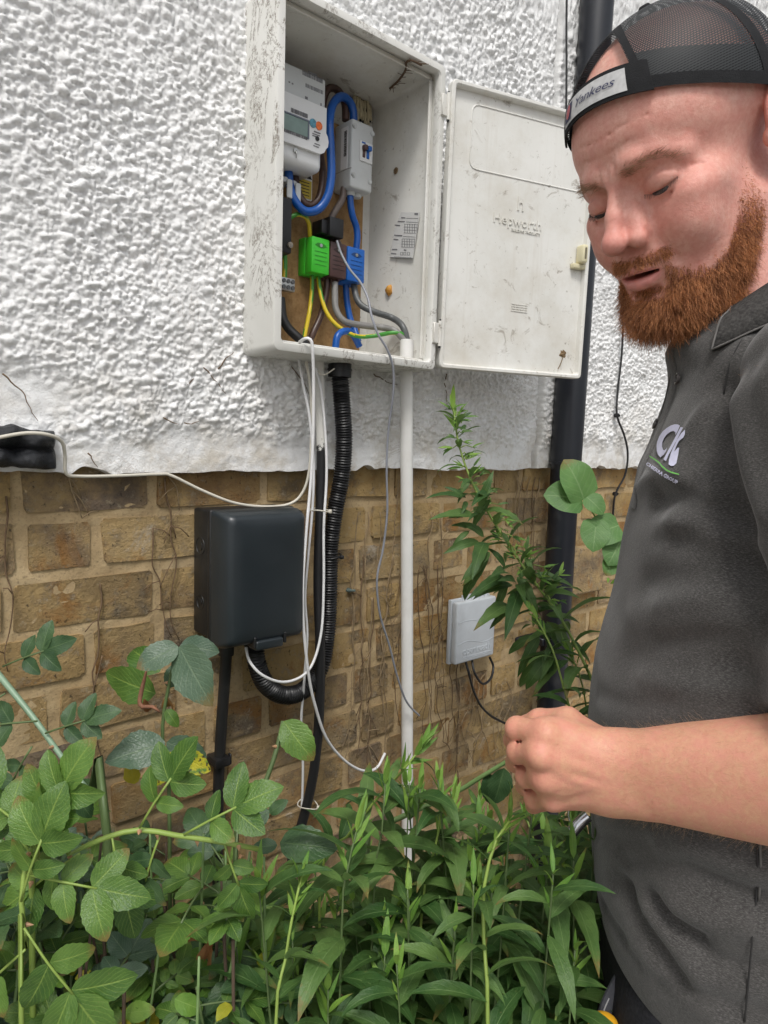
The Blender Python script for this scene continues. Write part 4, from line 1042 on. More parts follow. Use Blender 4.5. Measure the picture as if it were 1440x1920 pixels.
for q in range(11):
    x = 655 + q * 9 + rnd.uniform(-3, 3); y0 = rnd.choice((900, 960, 1040, 1120))
    vine([(x + 6, y0), (x + rnd.uniform(-6, 6), y0 + 130), (x + rnd.uniform(-8, 8), y0 + 250), (x + rnd.uniform(-10, 10), min(1500, y0 + 380))], rnd.uniform(0.0012, 0.002), '%s dry vine from the conduit, between conduit and white pipe' % ('first second third fourth fifth sixth seventh eighth ninth tenth eleventh'.split()[q]), 4, rnd.choice((STEM, STEM2)))
for q in range(9):
    x = 786 + q * 8 + rnd.uniform(-3, 3); y0 = rnd.choice((960, 1060, 1150))
    vine([(x, y0), (x + rnd.uniform(-6, 8), y0 + 110), (x + rnd.uniform(-2, 14), y0 + 230), (x + rnd.uniform(0, 20), min(1500, y0 + 330))], rnd.uniform(0.0012, 0.0019), '%s dry vine right of the white pipe' % ('first second third fourth fifth sixth seventh eighth ninth'.split()[q]), 4, rnd.choice((STEM, STEM2)))
for q in range(8):
    x = 862 + q * 13 + rnd.uniform(-4, 4)
    vine([(x, 1255 + rnd.uniform(0, 30)), (x + rnd.uniform(-10, 8), 1310), (x + rnd.uniform(-16, 12), 1370), (x + rnd.uniform(-20, 14), 1430)], rnd.uniform(0.0011, 0.0017), '%s pale dry vine below the grey telephone box' % ('first second third fourth fifth sixth seventh eighth'.split()[q]), 6, STEM2)
for q in range(5):
    x = 962 + q * 11
    vine([(x + 8, 895), (x + rnd.uniform(-5, 5), 960), (x + rnd.uniform(-8, 4), 1040), (x + rnd.uniform(-10, 4), 1120)], rnd.uniform(0.0012, 0.0018), '%s dry vine left of the downpipe under the render' % ('first second third fourth fifth'.split()[q]), 4, rnd.choice((STEM, STEM2)))
# dark rootlets left on the render
def rootlet(pts, label):
    P = [at(a, b, -0.027) for a, b in pts]; Q = [q + Vector((rnd.uniform(-.0015, .0015), 0, rnd.uniform(-.001, .001))) for q in catmull(P, 0.008)]
    gs = [tube(Q, 0.0009, 5, 0.006, rf=lambda s, S: 1.2 - 0.8 * s / S)]
    tag(put('rootlet', gs[0], STEM, None, True), label, 'rootlet', 'dead rootlets on the render')
for pts, lb_ in (([(3, 702), (30, 722), (48, 742), (55, 765), (70, 788)], 'long dark rootlet on the render above the tarred block'), ([(382, 688), (402, 712), (424, 738)], 'dark rootlet slanting down left of the cabinet foot'), ([(345, 726), (356, 716), (370, 708)], 'short dark rootlet rising left of the cabinet foot'), ([(308, 782), (322, 790), (336, 795)], 'dark rootlet lying low on the render, left of two'), ([(345, 793), (360, 794), (372, 791)], 'dark rootlet lying low on the render, right of two'),
                 ([(166, 850), (173, 860), (184, 876)], 'tiny dark rootlet on the smooth band beside the tarred block'), ([(410, 692), (425, 672), (440, 660)], 'rootlet curling up to the cabinet corner'), ([(540, 682), (556, 700), (572, 722), (580, 740)], 'rootlet under the cabinet beside the white cables'), ([(700, 702), (726, 716), (748, 722)], 'rootlet between conduit gland and white pipe under the cabinet'), ([(838, 700), (834, 718), (838, 745), (836, 770)], 'dark rootlet hanging below the door hinge')):
    rootlet(pts, lb_)
# a rawl plug in the bricks
A = at(652, 1106, 0.0)
tag(put('wall_plug', join(disc((A.x, 0.0, A.z), (0, -1, 0), 0.004, 0.006, 10), tube([(A.x - 0.008, -0.006, A.z + 0.001), (A.x + 0.010, -0.008, A.z - 0.001)], 0.0022, 6)), plain('green_grey_plug', (0.10, 0.14, 0.13), 0.5)), 'small grey-green wall plug in the bricks right of the conduit', 'plug')
# ------------------------------------------------------------------ the man: surfaces from distance fields
def surface_nets(fn, lo, hi, h):
    """mesh of fn(P) = 0 in the box lo..hi, cell size h; only cells near the surface are evaluated finely"""
    lo = np.array(lo, float); hi = np.array(hi, float)
    s = 4
    N = (np.ceil((hi - lo) / h / s).astype(int)) * s + 1
    NC = (N - 1) // s
    cg = np.stack(np.meshgrid(*[lo[i] + (np.arange(NC[i]) + 0.5) * s * h for i in range(3)], indexing='ij'), -1).reshape(-1, 3)
    fc = fn(cg).reshape(NC)
    near = np.abs(fc) < s * h * 1.55
    D_ = np.zeros(N, np.float32)
    big = np.where(fc < 0, -1.0, 1.0)
    full = np.repeat(np.repeat(np.repeat(big, s, 0), s, 1), s, 2)
    D_[:-1, :-1, :-1] = full; D_[-1] = 1; D_[:, -1] = 1; D_[:, :, -1] = 1
    mk = np.zeros(N, bool)
    nr = np.repeat(np.repeat(np.repeat(near, s, 0), s, 1), s, 2)
    for dx in (0, 1):
        for dy in (0, 1):
            for dz_ in (0, 1):
                mk[dx:dx + nr.shape[0], dy:dy + nr.shape[1], dz_:dz_ + nr.shape[2]] |= nr
    I = np.argwhere(mk)
    vals = np.empty(len(I), np.float32)
    for a in range(0, len(I), 400000):
        vals[a:a + 400000] = fn(lo + I[a:a + 400000] * h)
    D_[mk] = vals
    sg = D_ < 0
    c = np.zeros(tuple(np.array(N) - 1), np.int8)
    for dx in (0, 1):
        for dy in (0, 1):
            for dz_ in (0, 1):
                c += sg[dx:N[0] - 1 + dx, dy:N[1] - 1 + dy, dz_:N[2] - 1 + dz_]
    act = (c > 0) & (c < 8)
    A = np.argwhere(act)
    vid = -np.ones(act.shape, np.int64); vid[act] = np.arange(len(A))
    acc = np.zeros((len(A), 3)); cnt = np.zeros(len(A))
    cor = np.array([[i & 1, (i >> 1) & 1, (i >> 2) & 1] for i in range(8)])
    dv = np.stack([D_[A[:, 0] + q[0], A[:, 1] + q[1], A[:, 2] + q[2]] for q in cor], 1)
    for a in range(8):
        for ax in range(3):
            if cor[a][ax]: continue
            b = a | (1 << ax)
            m = (dv[:, a] < 0) != (dv[:, b] < 0)
            t = dv[m, a] / (dv[m, a] - dv[m, b])
            p = np.tile(cor[a].astype(float), (m.sum(), 1)); p[:, ax] += t
            acc[m] += p; cnt[m] += 1
    V = lo + (A + acc / np.maximum(cnt, 1)[:, None]) * h
    F = []
    for ax in range(3):
        o1, o2 = [(1, 2), (2, 0), (0, 1)][ax]
        sl0 = [slice(None)] * 3; sl1 = [slice(None)] * 3
        sl0[ax] = slice(0, N[ax] - 1); sl1[ax] = slice(1, N[ax])
        e = sg[tuple(sl0)] != sg[tuple(sl1)]
        E_ = np.argwhere(e)
        ok = (E_[:, o1] > 0) & (E_[:, o2] > 0) & (E_[:, o1] < N[o1] - 1) & (E_[:, o2] < N[o2] - 1)
        E_ = E_[ok]
        def cid(d1, d2):
            q = E_.copy(); q[:, o1] -= d1; q[:, o2] -= d2
            return vid[q[:, 0], q[:, 1], q[:, 2]]
        quad = np.stack([cid(1, 1), cid(0, 1), cid(0, 0), cid(1, 0)], 1)
        flip = ~sg[tuple(sl0)][tuple(E_.T)]
        quad[flip] = quad[flip][:, ::-1]
        F.append(quad)
    F = np.concatenate(F)
    F = F[(F >= 0).all(1)]
    return V, F
def relax(V, F, n=1, w_=0.5):
    for _ in range(n):
        acc = np.zeros_like(V); cnt = np.zeros(len(V))
        for k_ in range(4):
            a, b = F[:, k_], F[:, (k_ + 1) % 4]
            np.add.at(acc, a, V[b]); np.add.at(cnt, a, 1); np.add.at(acc, b, V[a]); np.add.at(cnt, b, 1)
        V = V * (1 - w_) + w_ * acc / np.maximum(cnt, 1)[:, None]
    return V
def ell(P, c, r):
    q = (P - np.array(c)) / np.array(r); k0 = np.sqrt((q * q).sum(1)) + 1e-9
    q2 = q / np.array(r); k1 = np.sqrt((q2 * q2).sum(1)) + 1e-9
    return k0 * (k0 - 1) / k1
def capsule(P, a, b, ra, rb):
    a = np.array(a, float); b = np.array(b, float); ab = b - a
    t = np.clip(((P - a) @ ab) / (ab @ ab + 1e-12), 0, 1)
    return np.sqrt(((P - a - t[:, None] * ab) ** 2).sum(1)) - (ra + (rb - ra) * t)
def chain(P, pts, rs, k_=0.0):
    d = None
    for i in range(len(pts) - 1):
        q = capsule(P, pts[i], pts[i + 1], rs[i], rs[i + 1])
        d = q if d is None else (np.minimum(d, q) if k_ == 0 else smin(d, q, k_))
    return d
def smin(a, b, k_):
    h_ = np.clip(0.5 + 0.5 * (b - a) / k_, 0, 1)
    return b + (a - b) * h_ - k_ * h_ * (1 - h_)
def smax(a, b, k_): return -smin(-a, -b, k_)
def cut(a, b, k_): return smax(a, -b, k_)

# head frame: x to his left, y up, z out of the face, centimetres
HO = Vector((0.6375, -0.6232, 1.6792))
HX, HY, HZ = Vector((-0.2384, -0.9707, 0.0304)), Vector((-0.4686, 0.1424, 0.8719)), Vector((-0.8507, 0.1936, -0.4888))
HMAT = np.array([[HX.x, HY.x, HZ.x], [HX.y, HY.y, HZ.y], [HX.z, HY.z, HZ.z]]) * 0.01
HOV = np.array(HO)
def h2w(P): return np.asarray(P) @ HMAT.T + HOV
def w2h(P): return (np.asarray(P) - HOV) @ (HMAT / 0.0001)
# body frame: f forward, l to his left, u up, metres
BF, BL, B0 = np.array([-0.594675, 0.803966, 0]), np.array([-0.803966, -0.594675, 0]), np.array([0.702, -0.676, 0])
HL = np.array([-0.5850158, -0.8110219, 0])          # out of the back of the raised hand
def b2w(P):
    P = np.asarray(P, float); return B0 + P[..., 0:1] * BF + P[..., 1:2] * BL + P[..., 2:3] * np.array([0, 0, 1.0])
def w2b(P):
    P = np.asarray(P, float) - B0; return np.stack([P @ BF, P @ BL, P[..., 2]], -1)
def onl(px, py, l):
    d = np.array(ray(px, py)); C_ = np.array(CP)
    t = (l - (C_ - B0) @ HL) / (d @ HL)
    return C_ + t * d

NECK_A, NECK_B = np.array([0.2, -4.5, -3.2]), w2h(b2w(np.array([-0.012, 0.0, 1.47])))
def head_sdf(Q):
    S = Q.copy(); S[:, 0] = np.abs(S[:, 0])
    d = ell(S, (0, 4.4, -1.2), (7.9, 7.9, 9.5))
    d = smin(d, ell(S, (0, 3.6, 2.6), (6.9, 5.2, 6.1)), 1.6)
    d = smin(d, ell(S, (0, -3.4, 2.4), (6.5, 7.0, 6.0)), 2.0)
    d = smin(d, capsule(S, (5.3, -5.4, -0.6), (1.6, -10.2, 6.9), 1.6, 1.9), 2.2)
    d = smin(d, ell(S, (0, -7.6, 3.6), (5.2, 4.6, 5.0)), 2.0)
    d = smin(d, ell(S, (0, -10.3, 7.5), (2.5, 1.8, 2.0)), 1.2)
    d = smin(d, ell(S, (4.9, -1.9, 5.0), (1.9, 1.5, 2.6)), 1.6)
    d = smin(d, ell(S, (3.9, -4.3, 6.1), (2.3, 2.4, 2.2)), 1.6)
    d = smin(d, ell(S, (0, -6.4, 6.9), (3.3, 2.6, 2.6)), 1.2)
    d = smin(d, chain(S, [(0.5, 1.5, 8.45), (3.6, 1.85, 7.35), (5.0, 1.1, 6.0)], [0.75, 0.85, 0.8]), 1.1)
    d = smin(d, ell(S, (1.9, 2.1, 8.3), (1.3, 0.8, 0.8)), 0.8)
    # nose
    n_ = chain(S, [(0, 0.9, 8.5), (0, -1.5, 9.9), (0, -3.1, 10.8)], [0.62, 0.68, 0.8], 0.5)
    n_ = smin(n_, ell(S, (0, -3.55, 10.85), (1.12, 0.95, 1.1)), 0.5)
    n_ = smin(n_, capsule(S, (0.7, -0.6, 8.2), (1.25, -3.2, 9.0), 0.6, 0.95), 0.8)
    n_ = smin(n_, ell(S, (1.50, -3.85, 9.45), (0.86, 0.86, 1.05)), 0.35)
    d = smin(d, n_, 0.7)
    # sockets and lids
    d = cut(d, ell(S, (3.15, -0.25, 9.3), (2.0, 1.05, 1.55)), 1.0)
    d = cut(d, ell(S, (1.6, 0.3, 9.2), (0.7, 0.9, 0.8)), 0.7)
    lid = ell(S, (3.25, -0.35, 6.74), (1.72, 1.40, 1.50))
    d = smin(d, lid, 0.35)
    d = cut(d, chain(S, [(1.7, -0.05, 8.1), (2.5, 0.5, 8.1), (3.4, 0.62, 7.95), (4.3, 0.4, 7.55), (4.95, -0.05, 6.95)], [0.06, 0.10, 0.11, 0.10, 0.05]), 0.22)
    d = cut(d, chain(S, [(1.6, -0.5, 7.85), (2.2, -0.92, 7.95), (2.9, -1.12, 7.98), (3.6, -1.1, 7.95), (4.3, -0.9, 7.7), (4.95, -0.62, 7.1)], [0.09, 0.17, 0.22, 0.22, 0.18, 0.08]), 0.08)
    d = cut(d, chain(S, [(1.9, -1.35, 8.5), (2.8, -1.85, 8.2), (3.9, -1.75, 7.7), (4.7, -1.2, 7.0)], [0.04, 0.06, 0.06, 0.04]), 0.5)
    # mouth
    d = smin(d, chain(S, [(0.35, -6.45, 9.45), (1.2, -6.6, 9.2), (2.35, -7.1, 8.45)], [0.36, 0.36, 0.22]), 0.35)
    d = smin(d, chain(S, [(0.0, -7.8, 9.38), (1.1, -7.72, 9.18), (2.25, -7.3, 8.4)], [0.60, 0.52, 0.22]), 0.30)
    d = cut(d, ell(S, (0, -7.05, 9.2), (2.15, 0.23, 1.5)), 0.16)
    d = cut(d, capsule(S, (0, -5.0, 10.05), (0, -6.1, 9.85), 0.12, 0.16), 0.35)
    d = cut(d, chain(S, [(0, -8.75, 9.15), (1.2, -8.7, 8.85)], [0.3, 0.2]), 0.6)
    # nostrils, folds
    d = cut(d, ell(S, (0.78, -4.62, 9.85), (0.42, 0.32, 0.62)), 0.18)
    d = cut(d, chain(S, [(2.25, -3.3, 9.15), (2.3, -4.1, 9.05), (2.0, -4.65, 9.1)], [0.06, 0.1, 0.06]), 0.35)
    d = cut(d, chain(S, [(2.4, -4.2, 9.0), (3.1, -5.4, 8.65), (3.45, -6.8, 8.1)], [0.05, 0.1, 0.05]), 0.75)
    # frown lines
    d = cut(d, chain(S, [(0.75, 1.0, 9.15), (0.9, 1.9, 9.15), (0.8, 2.7, 8.95)], [0.03, 0.05, 0.02]), 0.4)
    for yy in (3.4, 4.7):
        d = cut(d, chain(S, [(0.2, yy, 8.95 - (yy - 3.3) * 0.12), (2.2, yy + 0.25, 8.55 - (yy - 3.3) * 0.1), (4.2, yy + 0.1, 7.4)], [0.0, 0.01, 0.0]), 0.28)
    d = cut(d, chain(S, [(5.6, -0.2, 6.0), (6.1, -0.5, 5.2)], [0.04, 0.03]), 0.3)
    # ear
    e = ell(S, (8.05, -0.3, -2.5), (0.75, 3.1, 1.8))
    e = cut(e, ell(S, (8.75, 0.0, -2.2), (0.62, 2.35, 1.25)), 0.35)
    e = smin(e, capsule(S, (8.1, 0.9, -2.0), (8.1, -1.2, -3.0), 0.35, 0.3), 0.3)
    e = smin(e, ell(S, (7.75, -1.0, -0.9), (0.5, 0.75, 0.45)), 0.3)
    e = cut(e, ell(S, (8.4, -0.9, -1.75), (0.75, 0.8, 0.55)), 0.25)
    e = smin(e, ell(S, (7.85, -3.0, -1.8), (0.45, 0.85, 0.7)), 0.4)
    d = smin(d, e, 0.45)
    # neck (not mirrored)
    nk = capsule(Q, NECK_A, NECK_B, 6.1, 6.1)
    d = smin(d, nk, 1.6)
    return d
tall = Q_ = None
hV, hF = surface_nets(head_sdf, (-10, -20, -12.5), (10.5, 13.6, 13), 0.16)
hV = relax(hV, hF, 1, 0.35)

# arm and hand, in world metres
def J(px, py, l): return onl(px, py, l)
SHO = np.array(atd(1565, 735, 0.505)); ELB = np.array(atd(1690, 1470, 0.47))
WR = J(1152, 1447, 0.097)
MCP = [J(1024, 1376, 0.092), J(1013, 1415, 0.098), J(1022, 1457, 0.094), J(1034, 1495, 0.083)]
PIP = [J(970, 1366, 0.066), J(973, 1409, 0.070), J(988, 1455, 0.068), J(1002, 1497, 0.060)]
DIP = [J(962, 1388, 0.042), J(966, 1430, 0.044), J(984, 1474, 0.044), J(1000, 1510, 0.040)]
TIP = [J(992, 1400, 0.032), J(996, 1440, 0.033), J(1012, 1478, 0.034), J(1024, 1508, 0.033)]
THB = [J(1118, 1398, 0.075), J(1064, 1352, 0.070), J(1012, 1352, 0.052), J(978, 1362, 0.036)]
up = np.array([0, 0, 1.0])
def arm_sdf(P):
    d = chain(P, [SHO, ELB], [0.056, 0.046])
    fd = (WR - ELB) / np.linalg.norm(WR - ELB)
    m1 = ELB + (WR - ELB) * 0.28
    d = smin(d, chain(P, [ELB + up * 0.004, m1 + up * 0.012, WR + up * 0.0125], [0.040, 0.040, 0.0205]), 0.02)
    d = smin(d, chain(P, [ELB - up * 0.006, m1 - up * 0.016, WR - up * 0.0145], [0.040, 0.036, 0.0190]), 0.02)
    d = smin(d, ell(P, WR - fd * 0.022 - up * 0.021 + HL * 0.006, (0.011, 0.011, 0.010)), 0.012)
    p_ = None
    for i in range(4):
        wofs = WR + up * (0.016 - 0.0115 * i) + HL * 0.000
        q = capsule(P, wofs, MCP[i] - HL * 0.004, 0.0165, 0.0125 - 0.0006 * i)
        p_ = q if p_ is None else smin(p_, q, 0.012)
    pc = (WR + MCP[1] + MCP[2]) / 3 - HL * 0.016
    p_ = smin(p_, ell(P, pc, (0.030, 0.022, 0.036)), 0.014)
    d = smin(d, p_, 0.016)
    for i in range(4):                       # knuckles and tendons
        d = smin(d, ell(P, MCP[i] + HL * 0.0035, (0.0100, 0.0095, 0.0098)), 0.006)
        d = smin(d, capsule(P, WR + up * (0.010 - 0.007 * i) + HL * 0.0160, MCP[i] + HL * 0.0055, 0.0020, 0.0024), 0.007)
    v1, v2, v3 = J(1040, 1440, 0.1055), J(1078, 1462, 0.1085), J(1120, 1470, 0.1105)
    d = smin(d, chain(P, [J(1030, 1425, 0.1055), v1, v2, v3], [0.0017, 0.0022, 0.0022, 0.0015]), 0.004)
    d = smin(d, chain(P, [J(1020, 1478, 0.1005), J(1062, 1484, 0.1025), v3], [0.0014, 0.0018, 0.0015]), 0.004)
    for i in range(4):
        r0 = (0.0102, 0.0102, 0.0098, 0.0088)[i]
        fg = chain(P, [MCP[i], PIP[i], DIP[i], TIP[i]], [r0 + 0.0010, r0 - 0.0003, r0 - 0.0018, r0 - 0.0026], 0.003)
        fg = smin(fg, ell(P, PIP[i] + HL * 0.0005, (r0, r0, r0)), 0.003)
        d = smin(d, fg, 0.0034)
    th = chain(P, THB, [0.0165, 0.0118, 0.0105, 0.0085], 0.004)
    d = smin(d, th, 0.009)
    for i in range(3):                       # clefts between the fingers
        a, b = (MCP[i] + MCP[i + 1]) / 2 + HL * 0.0090, (PIP[i] + PIP[i + 1]) / 2 + HL * 0.005
        c_ = b + (b - a) * 0.25 - HL * 0.006
        d = cut(d, chain(P, [a + (b - a) * 0.05, b, c_], [0.0006, 0.0024, 0.0030]), 0.0045)
    return d
allp = np.array([SHO, ELB, WR] + MCP + PIP + DIP + TIP + THB)
fore = np.array([WR] + MCP + PIP + DIP + TIP + THB)
def clipx(fn, keepfn): return lambda P: np.maximum(fn(P), keepfn(P))
CUTP = WR + (ELB - WR) * 0.16; CUTN = (ELB - WR) / np.linalg.norm(ELB - WR)
# one continuous surface: the coarse arm is trimmed where the fine hand begins by evaluating it all at one size
aV, aF = surface_nets(arm_sdf, allp.min(0) - 0.075, allp.max(0) + 0.075, 0.0019)
aV = relax(aV, aF, 1, 0.4)
# right arm, torso core and legs under the clothes
RSH, REL, RWR = b2w(np.array([-0.05, -0.15, 1.455])), b2w(np.array([-0.06, -0.225, 1.185])), b2w(np.array([-0.01, -0.235, 0.94]))
def core_sdf(P):
    b = w2b(P)
    d = ell(b, (-0.015, 0, 1.20), (0.085, 0.150, 0.30))
    d = smin(d, capsule(P, RSH, REL, 0.054, 0.045), 0.03)
    d = smin(d, capsule(P, REL, RWR, 0.044, 0.026), 0.02)
    rf = (RWR - REL) / np.linalg.norm(RWR - REL)
    d = smin(d, ell(P, RWR + rf * 0.05, (0.048, 0.036, 0.030)), 0.02)
    for i in range(4):
        b0 = RWR + rf * 0.075 + BF * (0.022 - 0.015 * i)
        d = smin(d, chain(P, [b0, b0 + rf * 0.035 - BL * -0.012, b0 + rf * 0.03 + BL * 0.036], [0.0098, 0.009, 0.0078]), 0.004)
    d = smin(d, chain(P, [RWR + rf * 0.03 + up * 0.02, RWR + rf * 0.065 + up * 0.032 + BL * 0.02, RWR + rf * 0.095 + up * 0.022 + BL * 0.03], [0.014, 0.0115, 0.009]), 0.008)
    d = smin(d, capsule(P, b2w(np.array([-0.015, 0, 1.30])), b2w(np.array([-0.014, 0, 1.49])), 0.08, 0.058), 0.05)
    d = smin(d, capsule(P, b2w(np.array([-0.02, -0.14, 1.44])), b2w(np.array([-0.02, 0.14, 1.44])), 0.05, 0.05), 0.05)
    for s in (-1, 1):
        d = smin(d, chain(P, [b2w(np.array([-0.02, s * 0.09, 0.92])), b2w(np.array([0.01, s * 0.10, 0.50])), b2w(np.array([-0.02, s * 0.105, 0.09]))], [0.085, 0.058, 0.040]), 0.03)
    return d
cb = np.array([b2w(np.array([a, b, c])) for a in (-0.16, 0.2) for b in (-0.34, 0.20) for c in (0.04, 1.58)])
cV, cF = surface_nets(core_sdf, cb.min(0), cb.max(0), 0.008)

# skin colours (skin tone, blush, beard shadow; shade painted into mouth and nostrils)
def sm(x, a, b): 
    t_ = np.clip((x - a) / (b - a), 0, 1); return t_ * t_ * (3 - 2 * t_)
def beard_mask(Q):
    """1 where the beard grows, in head centimetres"""
    x, y, z = np.abs(Q[:, 0]), Q[:, 1], Q[:, 2]
    n_ = vnoise(Q, 1.6, 3) * 0.35
    cheek = np.interp(z, [0.3, 1.2, 2.2, 3.2, 4.5, 6.0, 7.3, 8.1, 9.0], [-1.6, -2.2, -3.6, -5.0, -7.4, -8.4, -8.4, -7.7, -6.6]) + n_
    m = sm(cheek - y, -0.7, 0.9)
    back = np.interp(-y, [0, 3.4, 6.3, 8.6, 10, 11.8, 13], [-0.1, 0.3, 0.8, 1.9, 3.0, 4.4, 5.4])
    m = m * sm(z - back, -0.5, 0.7) * (0.10 + 0.90 * sm(-y, 2.5, 7.5))
    must = sm(-y, 5.05, 5.6) * (1 - sm(-y, 6.05, 6.35)) * (1 - sm(x, 2.7, 3.4)) * sm(z, 7, 8)
    m = np.maximum(m, must)
    lips = (1 - sm(x, 2.2, 2.7)) * sm(-y, 6.2, 6.5) * (1 - sm(-y, 8.25, 8.6)) * sm(z, 7.2, 8.0)
    m = m * (1 - lips)
    bare = np.exp(-(((x - 1.5) / 0.85) ** 2 + ((y + 8.9) / 0.6) ** 2)) * sm(z, 7, 8)
    m = m * (1 - 0.75 * bare)
    m = m * sm(y, -13.2, -12.2)
    return np.clip(m, 0, 1)
def mixc(c, w_, col): return c * (1 - w_[:, None]) + w_[:, None] * np.array(col)
Q = hV
ax_ = np.abs(Q[:, 0])
skin = np.tile(np.array([0.73, 0.42, 0.345]), (len(Q), 1))
blot = np.clip(0.5 + 0.5 * vnoise(Q, 0.55, 5) + 0.25 * vnoise(Q, 1.7, 6), 0, 1)
skin = mixc(skin, 0.45 * blot, (0.66, 0.28, 0.215))
skin = mixc(skin, 0.5 * np.exp(-(((ax_ - 4.0) / 2.2) ** 2 + ((Q[:, 1] + 3.2) / 1.9) ** 2)) * sm(Q[:, 2], 2, 5), (0.64, 0.24, 0.185))
skin = mixc(skin, 0.65 * np.exp(-((ax_ / 1.9) ** 2 + ((Q[:, 1] + 3.2) / 1.6) ** 2)) * sm(Q[:, 2], 8, 9.4), (0.64, 0.235, 0.20))
skin = mixc(skin, 0.45 * np.exp(-(((ax_ - 3.1) / 1.9) ** 2 + ((Q[:, 1] + 0.6) / 1.0) ** 2)) * sm(Q[:, 2], 5, 7), (0.50, 0.23, 0.17))
skin = mixc(skin, 0.55 * sm(ax_, 7.3, 7.9) * sm(Q[:, 2], -5, -4) * (1 - sm(Q[:, 2], -0.9, -0.3)), (0.62, 0.20, 0.16))
skin = mixc(skin, 0.4 * sm(Q[:, 1], 5.5, 8) , (0.62, 0.40, 0.31))
lipm = (1 - sm(np.sqrt((ax_ / 2.35) ** 2 + ((Q[:, 1] + 7.2 - 0.0) / 0.95) ** 2), 0.85, 1.08)) * sm(Q[:, 2], 7.6, 8.3)
skin = mixc(skin, 0.9 * lipm, (0.58, 0.225, 0.205))
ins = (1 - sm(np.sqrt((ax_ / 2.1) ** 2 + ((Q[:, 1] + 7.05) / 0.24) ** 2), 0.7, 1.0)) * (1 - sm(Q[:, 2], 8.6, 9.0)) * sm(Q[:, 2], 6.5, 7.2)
skin = mixc(skin, ins, (0.05, 0.015, 0.012))  # shade of the open mouth, put into the colour
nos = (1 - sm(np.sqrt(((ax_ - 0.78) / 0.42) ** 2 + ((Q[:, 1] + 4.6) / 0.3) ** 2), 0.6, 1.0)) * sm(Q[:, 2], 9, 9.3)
skin = mixc(skin, 0.6 * nos, (0.2, 0.06, 0.05))  # nostril shade, also put into the colour
bm_ = beard_mask(Q)
skin = mixc(skin, 0.62 * bm_ ** 1.5, (0.30, 0.12, 0.055))
brow = np.exp(-(((Q[:, 1] - np.interp(ax_, [0.6, 2, 3.5, 4.4, 5.3], [1.35, 1.6, 1.85, 1.7, 1.0])) / 0.40) ** 2)) * sm(ax_, 0.9, 1.6) * (1 - sm(ax_, 4.9, 5.6)) * sm(Q[:, 2], 6, 7)
skin = mixc(skin, 0.5 * brow * (1.25 - 0.12 * ax_), (0.26, 0.125, 0.07))
askin = np.tile(np.array([0.60, 0.335, 0.205]), (len(aV), 1))
blot = np.clip(0.5 + 0.5 * vnoise(aV, 45, 5) + 0.25 * vnoise(aV, 150, 6), 0, 1)
askin = mixc(askin, 0.3 * blot, (0.60, 0.28, 0.185))
for p in MCP + PIP + DIP:
    askin = mixc(askin, 0.5 * np.exp(-((aV - p) ** 2).sum(1) / 0.013 ** 2), (0.62, 0.235, 0.175))
cskin = np.tile(np.array([0.58, 0.32, 0.21]), (len(cV), 1))
bodyV = np.concatenate([h2w(hV), aV, cV]); bodyF = np.concatenate([hF, aF + len(hV), cF + len(hV) + len(aV)])
bodyC = np.concatenate([skin, askin, cskin])

k = NB('skin')
at_ = k.n('ShaderNodeAttribute'); at_.attribute_name = 'Col'
col = k.mix(k.ramp(k.noise(260, 5, 0.65), [(0.38, 0.0), (0.64, 0.42)]), at_.outputs['Color'], (0.54, 0.20, 0.15), 'MIX')
col = k.mix(k.ramp(k.noise(70, 4, 0.6), [(0.40, 0.0), (0.62, 0.42)]), col, (0.63, 0.24, 0.195))
col = k.mix(k.ramp(k.noise(420, 2), [(0.70, 0.0), (0.76, 0.4)]), col, (0.40, 0.14, 0.09))
nb = k.bump(k.noise(800, 4, 0.65), 0.40, 0.0010)
nb = k.bump(k.noise(150, 5, 0.65), 0.28, 0.0020, nb)
SKIN = k.out(col, k.ramp(k.noise(120, 3), [(0.3, 0.40), (0.7, 0.56)]), nb, 0.42)
SKIN.node_tree.nodes['Principled BSDF'].inputs['Subsurface Weight'].default_value = 0.12
SKIN.node_tree.nodes['Principled BSDF'].inputs['Subsurface Radius'].default_value = (1.0, 0.35, 0.2)
SKIN.node_tree.nodes['Principled BSDF'].inputs['Subsurface Scale'].default_value = 0.006

man = put('person', (bodyV, bodyF), SKIN, None, True)
tag(man, 'bearded man in dark grey polo shirt and backwards cap holding up his left fist', 'person')
ca = man.data.color_attributes.new('Col', 'FLOAT_COLOR', 'POINT')
ca.data.foreach_set('color', np.column_stack([bodyC, np.ones(len(bodyC))]).astype(np.float32).ravel())
MANL = np.array(man.location)

# eyes
EYEW = plain('eye_white', (0.45, 0.36, 0.33), 0.15, 0.1, 300, 0)
IRIS = plain('iris', (0.03, 0.04, 0.05), 0.1, 0.1, 400, 0)
for s in (1, -1):
    bm = bmesh.new(); bmesh.ops.create_uvsphere(bm, u_segments=24, v_segments=16, radius=1.22)
    g = bm_out(bm); e = put('eye', (h2w(g[0] + np.array([s * 3.25, -0.35, 6.72])), g[1]), EYEW, man, True)
    bm = bmesh.new(); bmesh.ops.create_uvsphere(bm, u_segments=16, v_segments=10, radius=1.05)
    g = bm_out(bm); put('iris', (h2w(g[0] * [1.0, 0.48, 0.5] + np.array([s * 3.25, -0.98, 7.37])), g[1]), IRIS, e, True)

